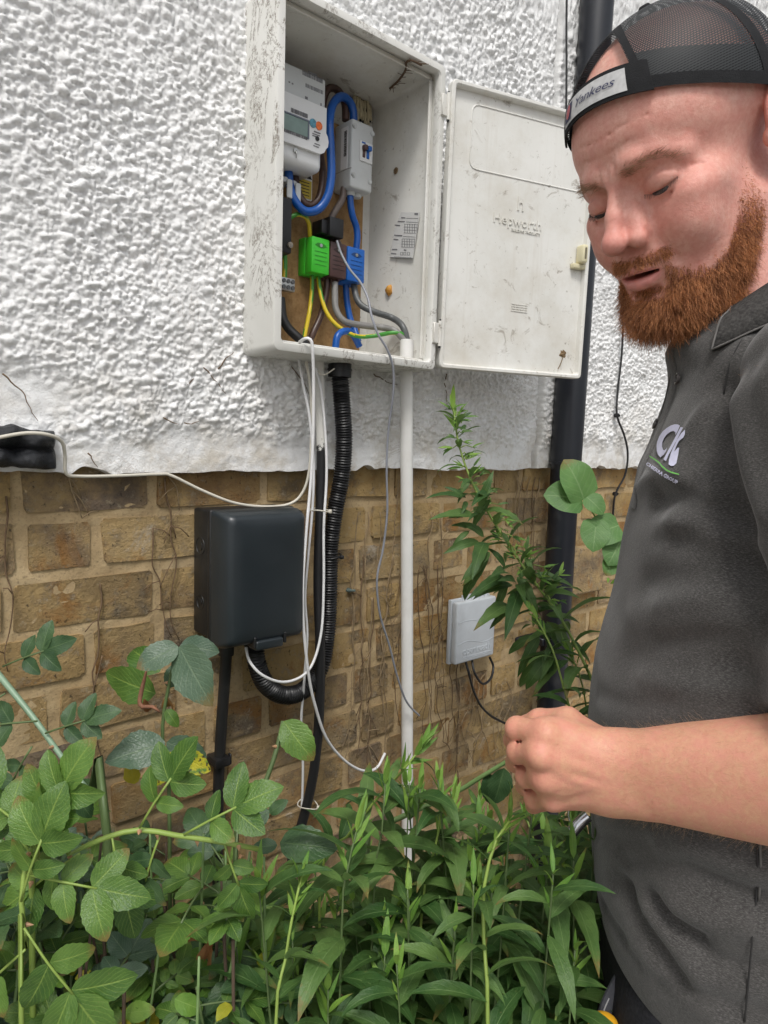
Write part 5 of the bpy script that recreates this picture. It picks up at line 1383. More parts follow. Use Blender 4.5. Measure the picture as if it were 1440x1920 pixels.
# hairs: tapered three-sided strands
def strands(P, Dr, Ln, r, curl, segs, seed, bend=(0, 0, 0)):
    rn = np.random.RandomState(seed); n_ = len(P)
    Dr = Dr / np.linalg.norm(Dr, axis=1)[:, None]
    side = np.cross(Dr, rn.randn(n_, 3)); side /= np.linalg.norm(side, axis=1)[:, None] + 1e-9
    oth = np.cross(Dr, side)
    ph = rn.rand(n_, 1) * 6.28; amp = curl * (0.5 + rn.rand(n_, 1))
    V, F = [], []
    for s_ in range(segs + 1):
        t_ = s_ / segs
        c_ = P + Dr * (Ln[:, None] * t_) + side * amp * Ln[:, None] * (t_ ** 1.5) * np.sin(ph + t_ * 3.2) + oth * amp * Ln[:, None] * 0.7 * (t_ ** 1.5) * np.cos(ph * 1.7 + t_ * 2.6) + np.array(bend) * Ln[:, None] * t_ * t_
        rr_ = r * (1 - 0.75 * t_)
        for q in range(3):
            a = 2 * math.pi * q / 3
            V.append(c_ + (side * math.cos(a) + oth * math.sin(a)) * rr_)
    V = np.stack(V, 1).reshape(-1, 3)
    per = (segs + 1) * 3
    base = np.arange(n_)[:, None] * per
    for s_ in range(segs):
        for q in range(3):
            a, b = s_ * 3 + q, s_ * 3 + (q + 1) % 3
            F.append(np.concatenate([base + a, base + b, base + b + 3, base + a + 3], 1))
    return V, np.concatenate(F)
def hair_mat(name, c0, c1, rough=0.42):
    k = NB(name)
    wn = k.n('ShaderNodeTexNoise'); wn.inputs['Scale'].default_value = 1100; wn.inputs['Detail'].default_value = 1
    tc = k.n('ShaderNodeTexCoord'); mp = k.n('ShaderNodeMapping'); mp.inputs['Scale'].default_value = (1, 1, 0.12)
    k.l(tc.outputs['Object'], mp.inputs[0]); k.l(mp.outputs[0], wn.inputs['Vector'])
    cl_ = k.n('ShaderNodeTexNoise'); cl_.inputs['Scale'].default_value = 55; cl_.inputs['Detail'].default_value = 3; k.l(tc.outputs['Object'], cl_.inputs['Vector'])
    fm = k.math('ADD', k.math('MULTIPLY', wn.outputs['Fac'], 0.6), k.math('MULTIPLY', cl_.outputs['Fac'], 0.4))
    return k.out(k.ramp(fm, [(0.36, c0), (0.62, c1)]), rough, None, 0.35)
BEARD = hair_mat('ginger_beard', (0.15, 0.046, 0.018), (0.70, 0.31, 0.13))
BROWM = hair_mat('sandy_brow', (0.20, 0.105, 0.055), (0.40, 0.24, 0.14))
LASHM = hair_mat('dark_lash', (0.03, 0.016, 0.01), (0.08, 0.045, 0.03))
ARMH = hair_mat('arm_hair', (0.35, 0.20, 0.10), (0.55, 0.36, 0.2))
def tri_normals(V, F):
    n_ = np.cross(V[F[:, 2]] - V[F[:, 0]], V[F[:, 3]] - V[F[:, 1]]); A_ = np.linalg.norm(n_, axis=1); return n_ / (A_[:, None] + 1e-12), A_ / 2
nf, af = tri_normals(hV, hF); fcn = hV[hF].mean(1)
rn = np.random.RandomState(2)
wgt = beard_mask(fcn) * af; wgt[fcn[:, 2] < -0.8] = 0
NB_ = 16000
pick = rn.choice(len(fcn), NB_, p=wgt / wgt.sum())
uv = rn.rand(NB_, 2)
Pb = hV[hF[pick, 0]] * ((1 - uv[:, :1]) * (1 - uv[:, 1:])) + hV[hF[pick, 1]] * (uv[:, :1] * (1 - uv[:, 1:])) + hV[hF[pick, 2]] * (uv[:, :1] * uv[:, 1:]) + hV[hF[pick, 3]] * ((1 - uv[:, :1]) * uv[:, 1:])
Nn = nf[pick]
low_ = np.clip((-Pb[:, 1] - 6.0) / 5.0, 0, 1); front = np.clip((Pb[:, 2] - 2) / 6, 0, 1)
must = (Pb[:, 1] > -6.8) & (np.abs(Pb[:, 0]) < 3.4) & (Pb[:, 2] > 7)
Ln = 0.45 + 0.95 * low_ + 0.45 * front * low_
Ln[must] = 0.68
Ln *= 0.35 + 0.65 * np.sqrt(beard_mask(Pb))
Ln *= 0.55 + 0.75 * rn.rand(NB_) + 0.5 * (rn.rand(NB_) > 0.95)
dirv = 0.55 * Nn + np.column_stack([0.12 * np.sign(Pb[:, 0]), -0.75 - 0.15 * low_, 0.15 + 0.1 * front]) + 0.33 * rn.randn(NB_, 3)
dirv[must] = 0.35 * Nn[must] + np.column_stack([0.45 * np.sign(Pb[must, 0]), -0.75 + 0 * Pb[must, 0], 0.15 + 0 * Pb[must, 0]]) + 0.25 * rn.randn(must.sum(), 3)
bv, bf_ = strands(Pb - Nn * 0.05, dirv, Ln, 0.026, 0.20, 4, 5, (0, -0.05, 0.05))
HAIR_ = put('beard', (h2w(bv), bf_), BEARD, man, True); HAIR_['kind'] = 'stuff'
wb_ = np.exp(-(((fcn[:, 1] - np.interp(np.abs(fcn[:, 0]), [0.6, 2, 3.5, 4.4, 5.3], [1.35, 1.6, 1.85, 1.7, 1.0])) / 0.30) ** 2)) * sm(np.abs(fcn[:, 0]), 0.8, 1.6) * (1 - sm(np.abs(fcn[:, 0]), 4.9, 5.7)) * sm(fcn[:, 2], 5.5, 6.5) * af
pick = rn.choice(len(fcn), 380, p=wb_ / wb_.sum()); Pb = fcn[pick] + rn.randn(380, 3) * 0.05
dv_ = 0.35 * nf[pick] + np.column_stack([0.9 * np.sign(Pb[:, 0]), 0.15 + 0 * Pb[:, 0], -0.25 + 0 * Pb[:, 0]]) + 0.2 * rn.randn(380, 3)
bv, bf_ = strands(Pb, dv_, 0.55 + 0.4 * rn.rand(380), 0.016, 0.1, 3, 6)
HAIR_ = put('eyebrows', (h2w(bv), bf_), BROWM, man, True); HAIR_['kind'] = 'stuff'
Pl, Dl = [], []
for s in (1, -1):
    arc = catmull([(s * 2.1, -0.78, 8.06), (s * 2.9, -0.98, 8.12), (s * 3.6, -0.96, 8.08), (s * 4.3, -0.78, 7.82), (s * 4.95, -0.5, 7.2)], 0.06)
    for p in arc:
        Pl.append(tuple(p)); Dl.append((s * 0.25 + rn.randn() * 0.1, -0.70 + rn.randn() * 0.1, 0.6))
bv, bf_ = strands(np.array(Pl), np.array(Dl), 0.36 + 0.16 * rn.rand(len(Pl)), 0.017, 0.1, 3, 7)
o_ = put('eyelashes', (h2w(bv), bf_), LASHM, man, True); o_['kind'] = 'stuff'
nf2, af2 = tri_normals(aV, aF); fc2 = aV[aF].mean(1)
tt = ((fc2 - WR) @ (ELB - WR)) / np.linalg.norm(ELB - WR) ** 2
w3 = af2 * sm(tt, -0.15, 0.2) * (1 - sm(tt, 0.85, 1.0)) * (0.6 + 0.4 * np.clip(nf2[:, 2], 0, 1))
pick = rn.choice(len(fc2), 3400, p=w3 / w3.sum())
dv_ = 0.45 * nf2[pick] - 0.6 * (ELB - WR) / np.linalg.norm(ELB - WR) + np.array([0, 0, -0.2]) + 0.4 * rn.randn(3400, 3)
bv, bf_ = strands(fc2[pick], dv_, 0.005 + 0.007 * rn.rand(3400), 0.000055, 0.15, 3, 8)
HAIR_ = put('arm_hair', (bv, bf_), ARMH, man, True); HAIR_['kind'] = 'stuff'
# ------------------------------------------------------------------ his clothes
from mathutils.bvhtree import BVHTree
def bvh_of(V, F): return BVHTree.FromPolygons([tuple(map(float, v)) for v in V], [tuple(map(int, f)) for f in F])
def cast(bv, px, py, off=0.0):
    d = ray(px, py).normalized()
    loc, nrm, _, _ = bv.ray_cast(CP, d)
    if loc is None: return None, None
    if nrm.dot(d) > 0: nrm = -nrm
    return loc + nrm * off, nrm
TU = [0.84, 0.868, 0.904, 0.938, 0.971, 1.031, 1.13, 1.164, 1.199, 1.233, 1.259, 1.284, 1.317, 1.342, 1.371, 1.401, 1.422, 1.446, 1.470, 1.489, 1.512, 1.535, 1.56, 1.59]
TF = [0.070, 0.076, 0.090, 0.106, 0.114, 0.119, 0.126, 0.127, 0.125, 0.119, 0.113, 0.109, 0.105, 0.102, 0.097, 0.094, 0.086, 0.079, 0.072, 0.070, 0.076, 0.066, 0.045, 0.025]
TW_U = [0.86, 0.93, 1.0, 1.05, 1.15, 1.25, 1.345, 1.402, 1.445, 1.47, 1.50, 1.53, 1.56, 1.59]
TW = [0.176, 0.181, 0.184, 0.183, 0.181, 0.183, 0.187, 0.186, 0.178, 0.164, 0.125, 0.084, 0.062, 0.05]
TB_U = [0.86, 0.93, 1.0, 1.15, 1.30, 1.40, 1.47, 1.50, 1.53, 1.56, 1.59]
TB = [-0.13, -0.135, -0.138, -0.135, -0.14, -0.145, -0.138, -0.128, -0.11, -0.09, -0.075]
SHB, ELBB = w2b(SHO), w2b(ELB)
def shirt_sdf(P):
    b = w2b(P); u = b[:, 2]
    fr, bk, hw = np.interp(u, TU, TF), np.interp(u, TB_U, TB), np.interp(u, TW_U, TW)
    c_, a = (fr + bk) / 2, (fr - bk) / 2
    e = 2.25
    q = (np.abs((b[:, 0] - c_) / a) ** e + np.abs(b[:, 1] / hw) ** e) ** (1 / e)
    d = (q - 1) * np.minimum(a, hw) * 0.9
    d = np.maximum(d, 0.868 - u + 0.03 * np.clip(b[:, 1] / 0.18, -1, 1) ** 2)
    for A, B, ra, rb in ((tuple(SHB), tuple(SHB + (ELBB - SHB) * 0.80), 0.068, 0.076), ((-0.055, -0.140, 1.455), (-0.075, -0.215, 1.25), 0.066, 0.072)):
        A, B = np.array(A), np.array(B)
        s_ = capsule(b, A, B, ra, rb)
        dr = (B - A) / np.linalg.norm(B - A)
        s_ = np.maximum(s_, (b - B) @ dr)
        d = smin(d, s_, 0.016)
    d = smax(d, u - 1.575, 0.01)
    return d
sb = np.array([b2w(np.array([a, b, c])) for a in (-0.19, 0.17) for b in (-0.34, 0.31) for c in (0.84, 1.62)])
sV, sF = surface_nets(shirt_sdf, sb.min(0), sb.max(0), 0.0042)
sV = relax(sV, sF, 3, 0.5)
bvS = bvh_of(sV, sF)
def vnormals(V, F):
    n_, a_ = tri_normals(V, F); N_ = np.zeros_like(V)
    for q in range(4): np.add.at(N_, F[:, q], n_ * a_[:, None])
    return N_ / (np.linalg.norm(N_, axis=1)[:, None] + 1e-12)
def seg_dist(V, pts):
    best = np.full(len(V), 9.0)
    for i in range(len(pts) - 1):
        a, b = np.array(pts[i]), np.array(pts[i + 1]); ab = b - a
        t_ = np.clip(((V - a) @ ab) / (ab @ ab + 1e-12), 0, 1)
        best = np.minimum(best, np.sqrt(((V - a - t_[:, None] * ab) ** 2).sum(1)))
    return best
NRM = vnormals(sV, sF)
disp = 0.0022 * vnoise(sV, 9, 3) + 0.0010 * vnoise(sV, 24, 4)
FOLDS = [([(1345, 980), (1290, 1000), (1235, 1012)], -0.003, 0.007), ([(1400, 1110), (1320, 1118), (1240, 1135)], 0.003, 0.008), ([(1420, 1195), (1330, 1195), (1230, 1205)], -0.0035, 0.008), ([(1200, 1270), (1290, 1290), (1400, 1290)], 0.003, 0.009), ([(1120, 1300), (1180, 1320), (1250, 1322)], -0.0025, 0.008), ([(1110, 1560), (1170, 1578), (1250, 1580)], -0.003, 0.008), ([(1320, 1790), (1370, 1810), (1425, 1815)], -0.004, 0.008), ([(1130, 1700), (1170, 1760), (1200, 1800)], -0.004, 0.008), ([(1380, 760), (1400, 860), (1432, 960)], 0.003, 0.010), ([(1400, 700), (1425, 800), (1438, 880)], -0.003, 0.008), ([(1395, 640), (1340, 725), (1290, 800), (1255, 850)], 0.0035, 0.008), ([(1412, 665), (1362, 750), (1318, 830), (1300, 900)], -0.0050, 0.015),
         ([(1352, 725), (1352, 830), (1368, 940), (1394, 1050), (1424, 1160)], -0.012, 0.017),
         ([(1200, 915), (1228, 893), (1268, 902), (1320, 925)], 0.0040, 0.011), ([(1232, 935), (1285, 935), (1340, 958), (1395, 990)], -0.0065, 0.013),
         ([(1262, 975), (1330, 990), (1400, 1025)], 0.0035, 0.014), ([(1270, 1020), (1340, 1030), (1405, 1062)], -0.0045, 0.012),
         ([(1215, 1095), (1330, 1074), (1415, 1090)], -0.0040, 0.014), ([(1190, 1160), (1300, 1150), (1420, 1170)], 0.003, 0.02), ([(1180, 1230), (1290, 1230), (1430, 1260)], -0.003, 0.018),
         ([(1100, 1625), (1150, 1662), (1195, 1680)], -0.0040, 0.010), ([(1160, 1655), (1225, 1755), (1275, 1830)], -0.0070, 0.011), ([(1195, 1690), (1255, 1770), (1300, 1830)], 0.0050, 0.011),
         ([(1222, 1688), (1262, 1730), (1310, 1762)], -0.0080, 0.009), ([(1270, 1700), (1320, 1725), (1400, 1735)], 0.0050, 0.012),
         ([(1170, 1622), (1265, 1618), (1340, 1648), (1425, 1685)], -0.0060, 0.012), ([(1240, 1590), (1330, 1612), (1425, 1640)], 0.0045, 0.014),
         ([(1240, 1845), (1330, 1882), (1425, 1905)], -0.005, 0.012), ([(1190, 1780), (1260, 1850), (1330, 1900)], 0.004, 0.012)]
for pts, amp_, wd in FOLDS:
    P = [cast(bvS, *p)[0] for p in pts]
    P = [p for p in P if p is not None]
    if len(P) < 2: continue
    P = catmull(P, 0.01)
    dd = seg_dist(sV, P)
    taper_ = 1.0
    disp += (1.3 if wd > 0.0095 or pts[0][1] > 1500 else 0.75) * amp_ * np.exp(-(dd / wd) ** 2)
sV = sV + NRM * disp[:, None]
bvS = bvh_of(sV, sF)
k = NB('charcoal_marl')
f1 = k.noise(1.0, 4, 0.7, 0, k.scaled(420, 420, 1500))
f2 = k.noise(60, 5, 0.65)
col = k.ramp(f1, [(0.30, (0.023, 0.0218, 0.0208)), (0.5, (0.054, 0.0515, 0.049)), (0.72, (0.14, 0.134, 0.128))])
col = k.mix(k.ramp(f2, [(0.35, 0.0), (0.7, 0.45)]), col, (0.073, 0.0695, 0.066))
wv = k.noise(1.0, 2, 0.5, 0, k.scaled(900, 900, 2200))
SHIRT = k.out(col, 0.92, k.bump(wv, 0.45, 0.0008, k.bump(k.noise(220, 4, 0.7), 0.35, 0.0012)), 0.15)
SHIRT.node_tree.nodes['Principled BSDF'].inputs['Sheen Weight'].default_value = 0.25
SHIRT.node_tree.nodes['Principled BSDF'].inputs['Sheen Roughness'].default_value = 0.5
k = NB('charcoal_rib')
wv = k.n('ShaderNodeTexWave'); wv.inputs['Scale'].default_value = 260; wv.inputs['Distortion'].default_value = 0.6; wv.bands_direction = 'Z'; k.l(k.co(), wv.inputs['Vector'])
RIB = k.out(k.ramp(k.noise(350, 4, 0.7), [(0.3, (0.028, 0.027, 0.026)), (0.7, (0.085, 0.081, 0.077))]), 0.9, k.bump(wv.outputs['Fac'], 0.35, 0.0012), 0.15)
shirt = put('polo_shirt', (sV, sF), SHIRT, man, True)
# placket
rows = []
for pu in np.linspace(1.525, 1.360, 26):
    row = []
    for pl in np.linspace(-0.019, 0.019, 7):
        o_ = b2w(np.array([0.35, pl, pu])); loc, nrm, _, _ = bvS.ray_cast(Vector(o_), Vector(-BF))
        row.append(np.array(loc) + BF * (0.0022 if abs(pl) < 0.0185 else 0.0004))
    rows.append(row)
V = np.array(rows).reshape(-1, 3); F = [(i * 7 + j, i * 7 + j + 1, (i + 1) * 7 + j + 1, (i + 1) * 7 + j) for i in range(25) for j in range(6)]
put('placket', (V, F), SHIRT, shirt, True)
BUT = plain('button', (0.07, 0.062, 0.06), 0.3, 0.1, 100, 0)
for px, py in ((1277, 711), (1235, 797)):
    p, n_ = cast(bvS, px, py, 0.002)
    bt = put('button', join(tube([p + n_ * 0.002 + (n_.orthogonal().normalized() * math.cos(a) + n_.cross(n_.orthogonal().normalized()) * math.sin(a)) * 0.0045 for a in np.linspace(0, 2 * math.pi, 17)], 0.0011, 6, 0.003, False), disc(p, n_, 0.0045, 0.002, 16)), BUT, shirt, True, 40)
    o1 = n_.orthogonal().normalized(); put('button_hole', join(*[disc(p + n_ * 0.0018 + o1 * s, n_, 0.0007, 0.0005, 6) for s in (-0.0013, 0.0013)]), INK, bt)
# collar: stand, fold and fall round the neck
def col_pt(a, fold, h, out):
    """a: angle from the back, positive to his left"""
    r_ = 0.0
    return b2w(np.array([-0.004 - math.cos(a) * (0.068 + out) * (1.0 if math.cos(a) > 0 else 0.98), math.sin(a) * (0.070 + out), h]))
NA = 56
rings = [[], [], [], [], [], []]
for i in range(NA + 1):
    a = (i / NA * 2 - 1) * math.radians(126)
    fr_ = (1 - math.cos(a)) / 2
    hf = 1.622 - 0.098 * fr_; hb = 1.580 - 0.088 * fr_
    tipo = 0.010 * max(0, (abs(a) - 1.9) / 0.7)
    rings[0].append(col_pt(a, 0, hb - 0.02, -0.004)); rings[1].append(col_pt(a, 0, hf - 0.004, -0.001)); rings[2].append(col_pt(a, 0, hf, 0.003))
    rings[3].append(col_pt(a, 0, hf - 0.005, 0.009)); rings[4].append(col_pt(a, 0, (hf + hb) / 2 + 0.002, 0.020 + tipo)); rings[5].append(col_pt(a, 0, hb - 0.004 - 0.6 * tipo, 0.032 + tipo))
rings.append([p - np.array([0, 0, 0.0015]) - (p - b2w(np.array([-0.004, 0, p[2]]))) * 0.03 for p in rings[5]])
rings.append([p + np.array([0, 0, 0.0]) - (p - b2w(np.array([-0.004, 0, p[2]]))) * 0.035 for p in rings[4]])
V = np.array(rings).reshape(-1, 3); m = NA + 1
F = [(i * m + j, i * m + j + 1, (i + 1) * m + j + 1, (i + 1) * m + j) for i in range(len(rings) - 1) for j in range(NA)]
put('collar', (V, F), RIB, shirt, True)
ce = [Vector(p) for p in rings[5]]
SEAML = plain('light_seam_thread', (0.12, 0.115, 0.108), 0.9, 0.2, 200, 0)
put('collar_edge', tube(ce[::2], 0.0009, 6, 0.006), SEAML, shirt, True)
put('collar_edge', tube([Vector(rings[q][-1]) for q in (2, 3, 4, 5)], 0.0009, 6, 0.004), SEAML, shirt, True)
# seams
SEAM = plain('seam_thread', (0.022, 0.021, 0.021), 0.9, 0.1, 40, 0)
SEAML = plain('light_seam_thread', (0.12, 0.115, 0.108), 0.9, 0.2, 200, 0)
def seam(pts, r, mat, off=0.0):
    P = [cast(bvS, *p, off)[0] for p in pts]; P = [p for p in P if p is not None]
    if len(P) > 1: put('seam', tube(P, r, 5, 0.006), mat, shirt, True)
seam([(1438, 592), (1412, 612), (1386, 645), (1366, 690), (1357, 740)], 0.0007, SEAM)
seam([(1424, 1568), (1426, 1620), (1423, 1690)], 0.0009, SEAML, 0.0004)
seam([(1419, 1570), (1420, 1620), (1417, 1690), (1410, 1760), (1402, 1850), (1396, 1915)], 0.0008, SEAM, 0.0006)
seam([(1262, 700), (1248, 760), (1228, 820)], 0.0006, SEAML, 0.002)
# chest emblem, embroidered
def emb(polys, mat, name, parent, sc=0.08856, ox=1190, oy=760, off=0.0012, bv=None):
    gs = []
    for poly in polys:
        P = [(ox + a * sc, oy + b * sc) for a, b in poly]
        bm = bmesh.new(); vs = [bm.verts.new((a, b, 0)) for a, b in P]; bm.faces.new(vs)
        bmesh.ops.triangulate(bm, faces=bm.faces[:])
        bmesh.ops.subdivide_edges(bm, edges=bm.edges[:], cuts=1)
        bmesh.ops.triangulate(bm, faces=bm.faces[:])
        v, f = bm_out(bm)
        W = [cast(bv or bvS, a, b, off)[0] for a, b, _ in v]
        if any(q is None for q in W): continue
        gs.append((np.array([tuple(q) for q in W]), f))
    put(name, join(*gs), mat, parent, False)
THREAD = plain('lilac_white_thread', (0.62, 0.62, 0.78), 0.7, 0.06, 300, 0.4, 1500)
GTHREAD = plain('green_thread', (0.16, 0.50, 0.10), 0.6, 0.1, 300, 0.3, 1500)
emb([[(985, 440), (940, 412), (880, 408), (800, 430), (700, 490), (620, 560), (550, 660), (505, 770), (488, 880), (495, 980), (520, 1060), (570, 1115), (640, 1060), (690, 980), (712, 910), (660, 965), (625, 950), (605, 880), (612, 790), (650, 700), (710, 620), (790, 565), (850, 550), (890, 580), (890, 640), (930, 570)],
     [(1000, 470), (1050, 480), (930, 720), (830, 900), (745, 1050), (685, 1195), (650, 1170), (635, 1150), (700, 1030), (800, 850), (900, 660)],
     [(1090, 520), (1085, 620), (1050, 690), (1010, 700), (960, 760), (905, 870), (860, 990), (835, 1090), (850, 1130), (885, 1070), (915, 960), (940, 900), (968, 910), (945, 1060), (905, 1240), (850, 1295), (790, 1300), (740, 1270), (750, 1160), (790, 1020), (840, 900), (920, 740), (1010, 600)]], THREAD, 'emblem', shirt)
emb([[(335, 1070), (450, 1140), (560, 1228), (605, 1290), (700, 1365), (800, 1415), (955, 1460), (955, 1482), (800, 1445), (690, 1395), (590, 1318), (545, 1252), (440, 1170), (335, 1095)]], GTHREAD, 'emblem_line', shirt)
tv, tf = text_geo('CHIERRA GROUP', 105, Matrix(), 0.0, bold=3.0)
W = []
tv = np.array(tv); x0, x1 = tv[:, 0].min(), tv[:, 0].max()
for v in tv:
    s = (v[0] - x0) / (x1 - x0)
    ang = math.radians(36 - 24 * s)
    cx_ = 275 + 655 * s; cy_ = 1235 + 400 * (s ** 0.85)
    W.append(cast(bvS, 1190 + (cx_ + v[1] * 0.9 * math.sin(ang)) * 0.08856, 760 + (cy_ - v[1] * 0.9 * math.cos(ang)) * 0.08856, 0.0012)[0])
put('emblem_text', (np.array([tuple(q) for q in W]), tf), THREAD, shirt)

# trousers, belt loop, boots
k = NB('dark_work_trousers')
TROU = k.out(k.ramp(k.noise(300, 5, 0.7), [(0.3, (0.010, 0.010, 0.012)), (0.7, (0.028, 0.028, 0.033))]), 0.85, k.bump(k.noise(700, 3), 0.3, 0.001, k.bump(k.noise(14, 4), 0.4, 0.012)), 0.2)
def trou_sdf(P):
    b = w2b(P)
    d = ell(b, (-0.012, 0, 0.92), (0.118, 0.172, 0.16))
    for s in (-1, 1):
        d = smin(d, chain(b, [(-0.005, s * 0.088, 0.86), (0.015, s * 0.10, 0.50), (-0.015, s * 0.105, 0.085)], [0.096, 0.074, 0.066]), 0.03)
    d = np.maximum(d, 0.05 - b[:, 2]); d = np.maximum(d, b[:, 2] - 1.0)
    return d
tb_ = np.array([b2w(np.array([a, b, c])) for a in (-0.18, 0.18) for b in (-0.22, 0.22) for c in (0.03, 1.03)])
tV, tF = surface_nets(trou_sdf, tb_.min(0), tb_.max(0), 0.008)
tV = relax(tV, tF, 2, 0.5); tV = tV + vnormals(tV, tF) * (0.006 * vnoise(tV * [1, 1, 1.6], 11, 8))[:, None]
trou = put('trousers', (tV, tF), TROU, man, True)
bvT = bvh_of(tV, tF)
LOOPM = plain('grey_webbing', (0.055, 0.057, 0.068), 0.8, 0.2, 200, 0.3, 900)
STI = plain('pale_stitch', (0.35, 0.35, 0.36), 0.8, 0.1, 100, 0)
lp = [atd(1176, 1818, 0.675), atd(1160, 1850, 0.668), atd(1142, 1890, 0.664), atd(1128, 1945, 0.664)]
side_ = (CR * 0.0095)
def strip(P, half, th, mat, name, parent):
    P = catmull(P, 0.006); V, F = [], []
    for i, p in enumerate(P):
        t_ = (P[min(i + 1, len(P) - 1)] - P[max(i - 1, 0)]).normalized(); sd_ = t_.cross(CF).normalized(); nn = -CF
        for a, b in ((-1, 0), (-1, 1), (1, 1), (1, 0)): V.append(p + sd_ * (half * a) + nn * (th * b))
    n_ = len(P)
    for i in range(n_ - 1):
        for q in range(4): F.append((i * 4 + q, i * 4 + (q + 1) % 4, i * 4 + 4 + (q + 1) % 4, i * 4 + 4 + q))
    F += [(3, 2, 1, 0), tuple(range((n_ - 1) * 4, n_ * 4))]
    return put(name, (np.array([tuple(v) for v in V]), F), mat, parent)
hl = strip(lp, 0.0095, 0.003, LOOPM, 'hammer_loop', trou)
for s in (-0.006, 0.006):
    strip([p + (CR * s) - CF * 0.0032 for p in lp], 0.0006, 0.0004, STI, 'stitching', hl)
BOOT = plain('boot_leather', (0.03, 0.022, 0.016), 0.6, 0.2, 30, 0.3)
for s in (-1, 1):
    def boot_sdf(P, s=s):
        b = w2b(P); d = smin(ell(b, (0.075, s * 0.115, 0.045), (0.135, 0.052, 0.048)), capsule(b, (-0.02, s * 0.107, 0.06), (-0.02, s * 0.105, 0.16), 0.05, 0.056), 0.04)
        return np.maximum(d, 0.004 - b[:, 2])
    bb = np.array([b2w(np.array([a, s * 0.11 + b, c])) for a in (-0.1, 0.24) for b in (-0.09, 0.09) for c in (-0.01, 0.24)])
    v, f = surface_nets(boot_sdf, bb.min(0), bb.max(0), 0.008); put('boot', (v, f), BOOT, man, True)
# things hanging at his waist
yk = atd(1131, 1921, 0.645)
bm = bmesh.new(); bmesh.ops.create_uvsphere(bm, u_segments=20, v_segments=12, radius=1)
g = bm_out(bm); gv = np.array([tuple(yk + CR * (v[0] * 0.014) + CU * (v[1] * 0.010) + CF * (v[2] * 0.012)) for v in g[0]])
tm = put('tool_handle', (gv, g[1]), plain('yellow_rubber', (0.75, 0.38, 0.02), 0.45, 0.05), None, True)
tag(tm, 'rounded yellow tool end at the bottom edge beside the trousers', 'tool')
put('grip_band', tube([yk + CR * (0.0125 * math.cos(a)) + CF * (0.011 * math.sin(a)) - CU * 0.005 for a in np.linspace(0, 2 * math.pi, 17)], 0.0018, 6, 0.004, False), BLACKPL, tm, True)
mk_ = atd(1084, 1548, 0.70)
STEEL = plain('steel_clip', (0.6, 0.6, 0.62), 0.25, 0.1, 60, 0.05, metal=1.0)
kc = thing('key_clip', mk_ - CU * 0.012, 'small shiny metal clip hanging below the fist at the shirt edge', 'clip')
put('cap', tube([mk_ - CR * 0.006 - CU * 0.006, mk_ + CR * 0.004 + CU * 0.005, mk_ + CR * 0.010 + CU * 0.010], 0.006, 12, 0.003), STEEL, kc, True, 50)
put('ring', tube([mk_ - CR * 0.006 - CU * 0.001, mk_ - CR * 0.010 + CU * 0.012, mk_ - CR * 0.004 + CU * 0.026, mk_ + CR * 0.01 + CU * 0.03], 0.0011, 6, 0.003), STEEL, kc, True)

# ------------------------------------------------------------------ backwards trucker cap, head centimetres
CC, CRD = np.array([0, 4.2, -1.2]), np.array([8.6, 8.8, 10.3])
def rim_y(z): return 3.3 + 0.34 * z + 0.018 * z * z
def dome(th, e, ex=0.0):
    r_ = CRD + ex
    return np.array([CC[0] + r_[0] * math.cos(e) * math.sin(th), CC[1] + r_[1] * math.sin(e), CC[2] + r_[2] * math.cos(e) * math.cos(th)])
def rim_e(th):
    e = 0.2
    for _ in range(12):
        p = dome(th, e); e = math.asin(max(-0.9, min(0.95, (rim_y(p[2]) - CC[1]) / CRD[1])))
    return e
def open_e(th):
    """upper edge of the adjuster opening over the forehead, as elevation; None outside it"""
    x = (th - math.radians(-3)) / math.radians(31)
    if abs(x) >= 1: return None
    return rim_e(th) + 0.70 * math.sqrt(1 - x * x) + 0.0
def cap_strip(th0, th1, n, e0f, e1f, ne, ex):
    V, F, UV = [], [], []
    for i in range(n + 1):
        th = th0 + (th1 - th0) * i / n
        a, b = e0f(th), e1f(th)
        for j in range(ne + 1):
            V.append(dome(th, a + (b - a) * j / ne, ex)); UV.append((th, a + (b - a) * j / ne))
    for i in range(n):
        for j in range(ne):
            q = i * (ne + 1) + j; F.append((q, q + ne + 1, q + ne + 2, q + 1))
    return np.array(V), F, UV
k = NB('black_cap_mesh')
uvn = k.n('ShaderNodeUVMap'); spx = k.n('ShaderNodeSeparateXYZ'); k.l(uvn.outputs[0], spx.inputs[0])
def saw(src, freq, thr):
    v = k.math('FRACT', k.math('MULTIPLY', src, freq)); return k.math('GREATER_THAN', v, thr)
rowm = saw(spx.outputs['Y'], 46.0, 0.36)
colm = saw(k.math('ADD', spx.outputs['X'], k.math('MULTIPLY', k.math('FLOOR', k.math('MULTIPLY', spx.outputs['Y'], 46.0)), 0.02)), 34.0, 0.66)
alpha = k.math('MAXIMUM', rowm, colm)
CAPMESH = k.out(k.mix(rowm, (0.012, 0.014, 0.015), (0.030, 0.033, 0.035)), 0.6, None, 0.35)
k.l(alpha, k.b.inputs['Alpha'])
CAPFAB = plain('black_cap_fabric', (0.014, 0.0145, 0.016), 0.85, 0.2, 120, 0.5, 900, spec=0.25)
capo = thing('trucker_cap', h2w(np.array([0, 2.5, -1.2])), 'black mesh-backed cap worn backwards on the man\'s head', 'cap')
def put_cap(name, VFU, mat, parent=None, uv=True):
    V, F, UV = VFU
    o_ = put(name, (h2w(V), F), mat, parent or capo, True)
    if uv:
        ul = o_.data.uv_layers.new(name='UVMap')
        for l_ in o_.data.loops: ul.data[l_.index].uv = UV[l_.vertex_index]
    return o_
TOP = lambda th: math.pi / 2 - 0.001
def lowf(th):
    oe = open_e(th); return rim_e(th) if oe is None else oe
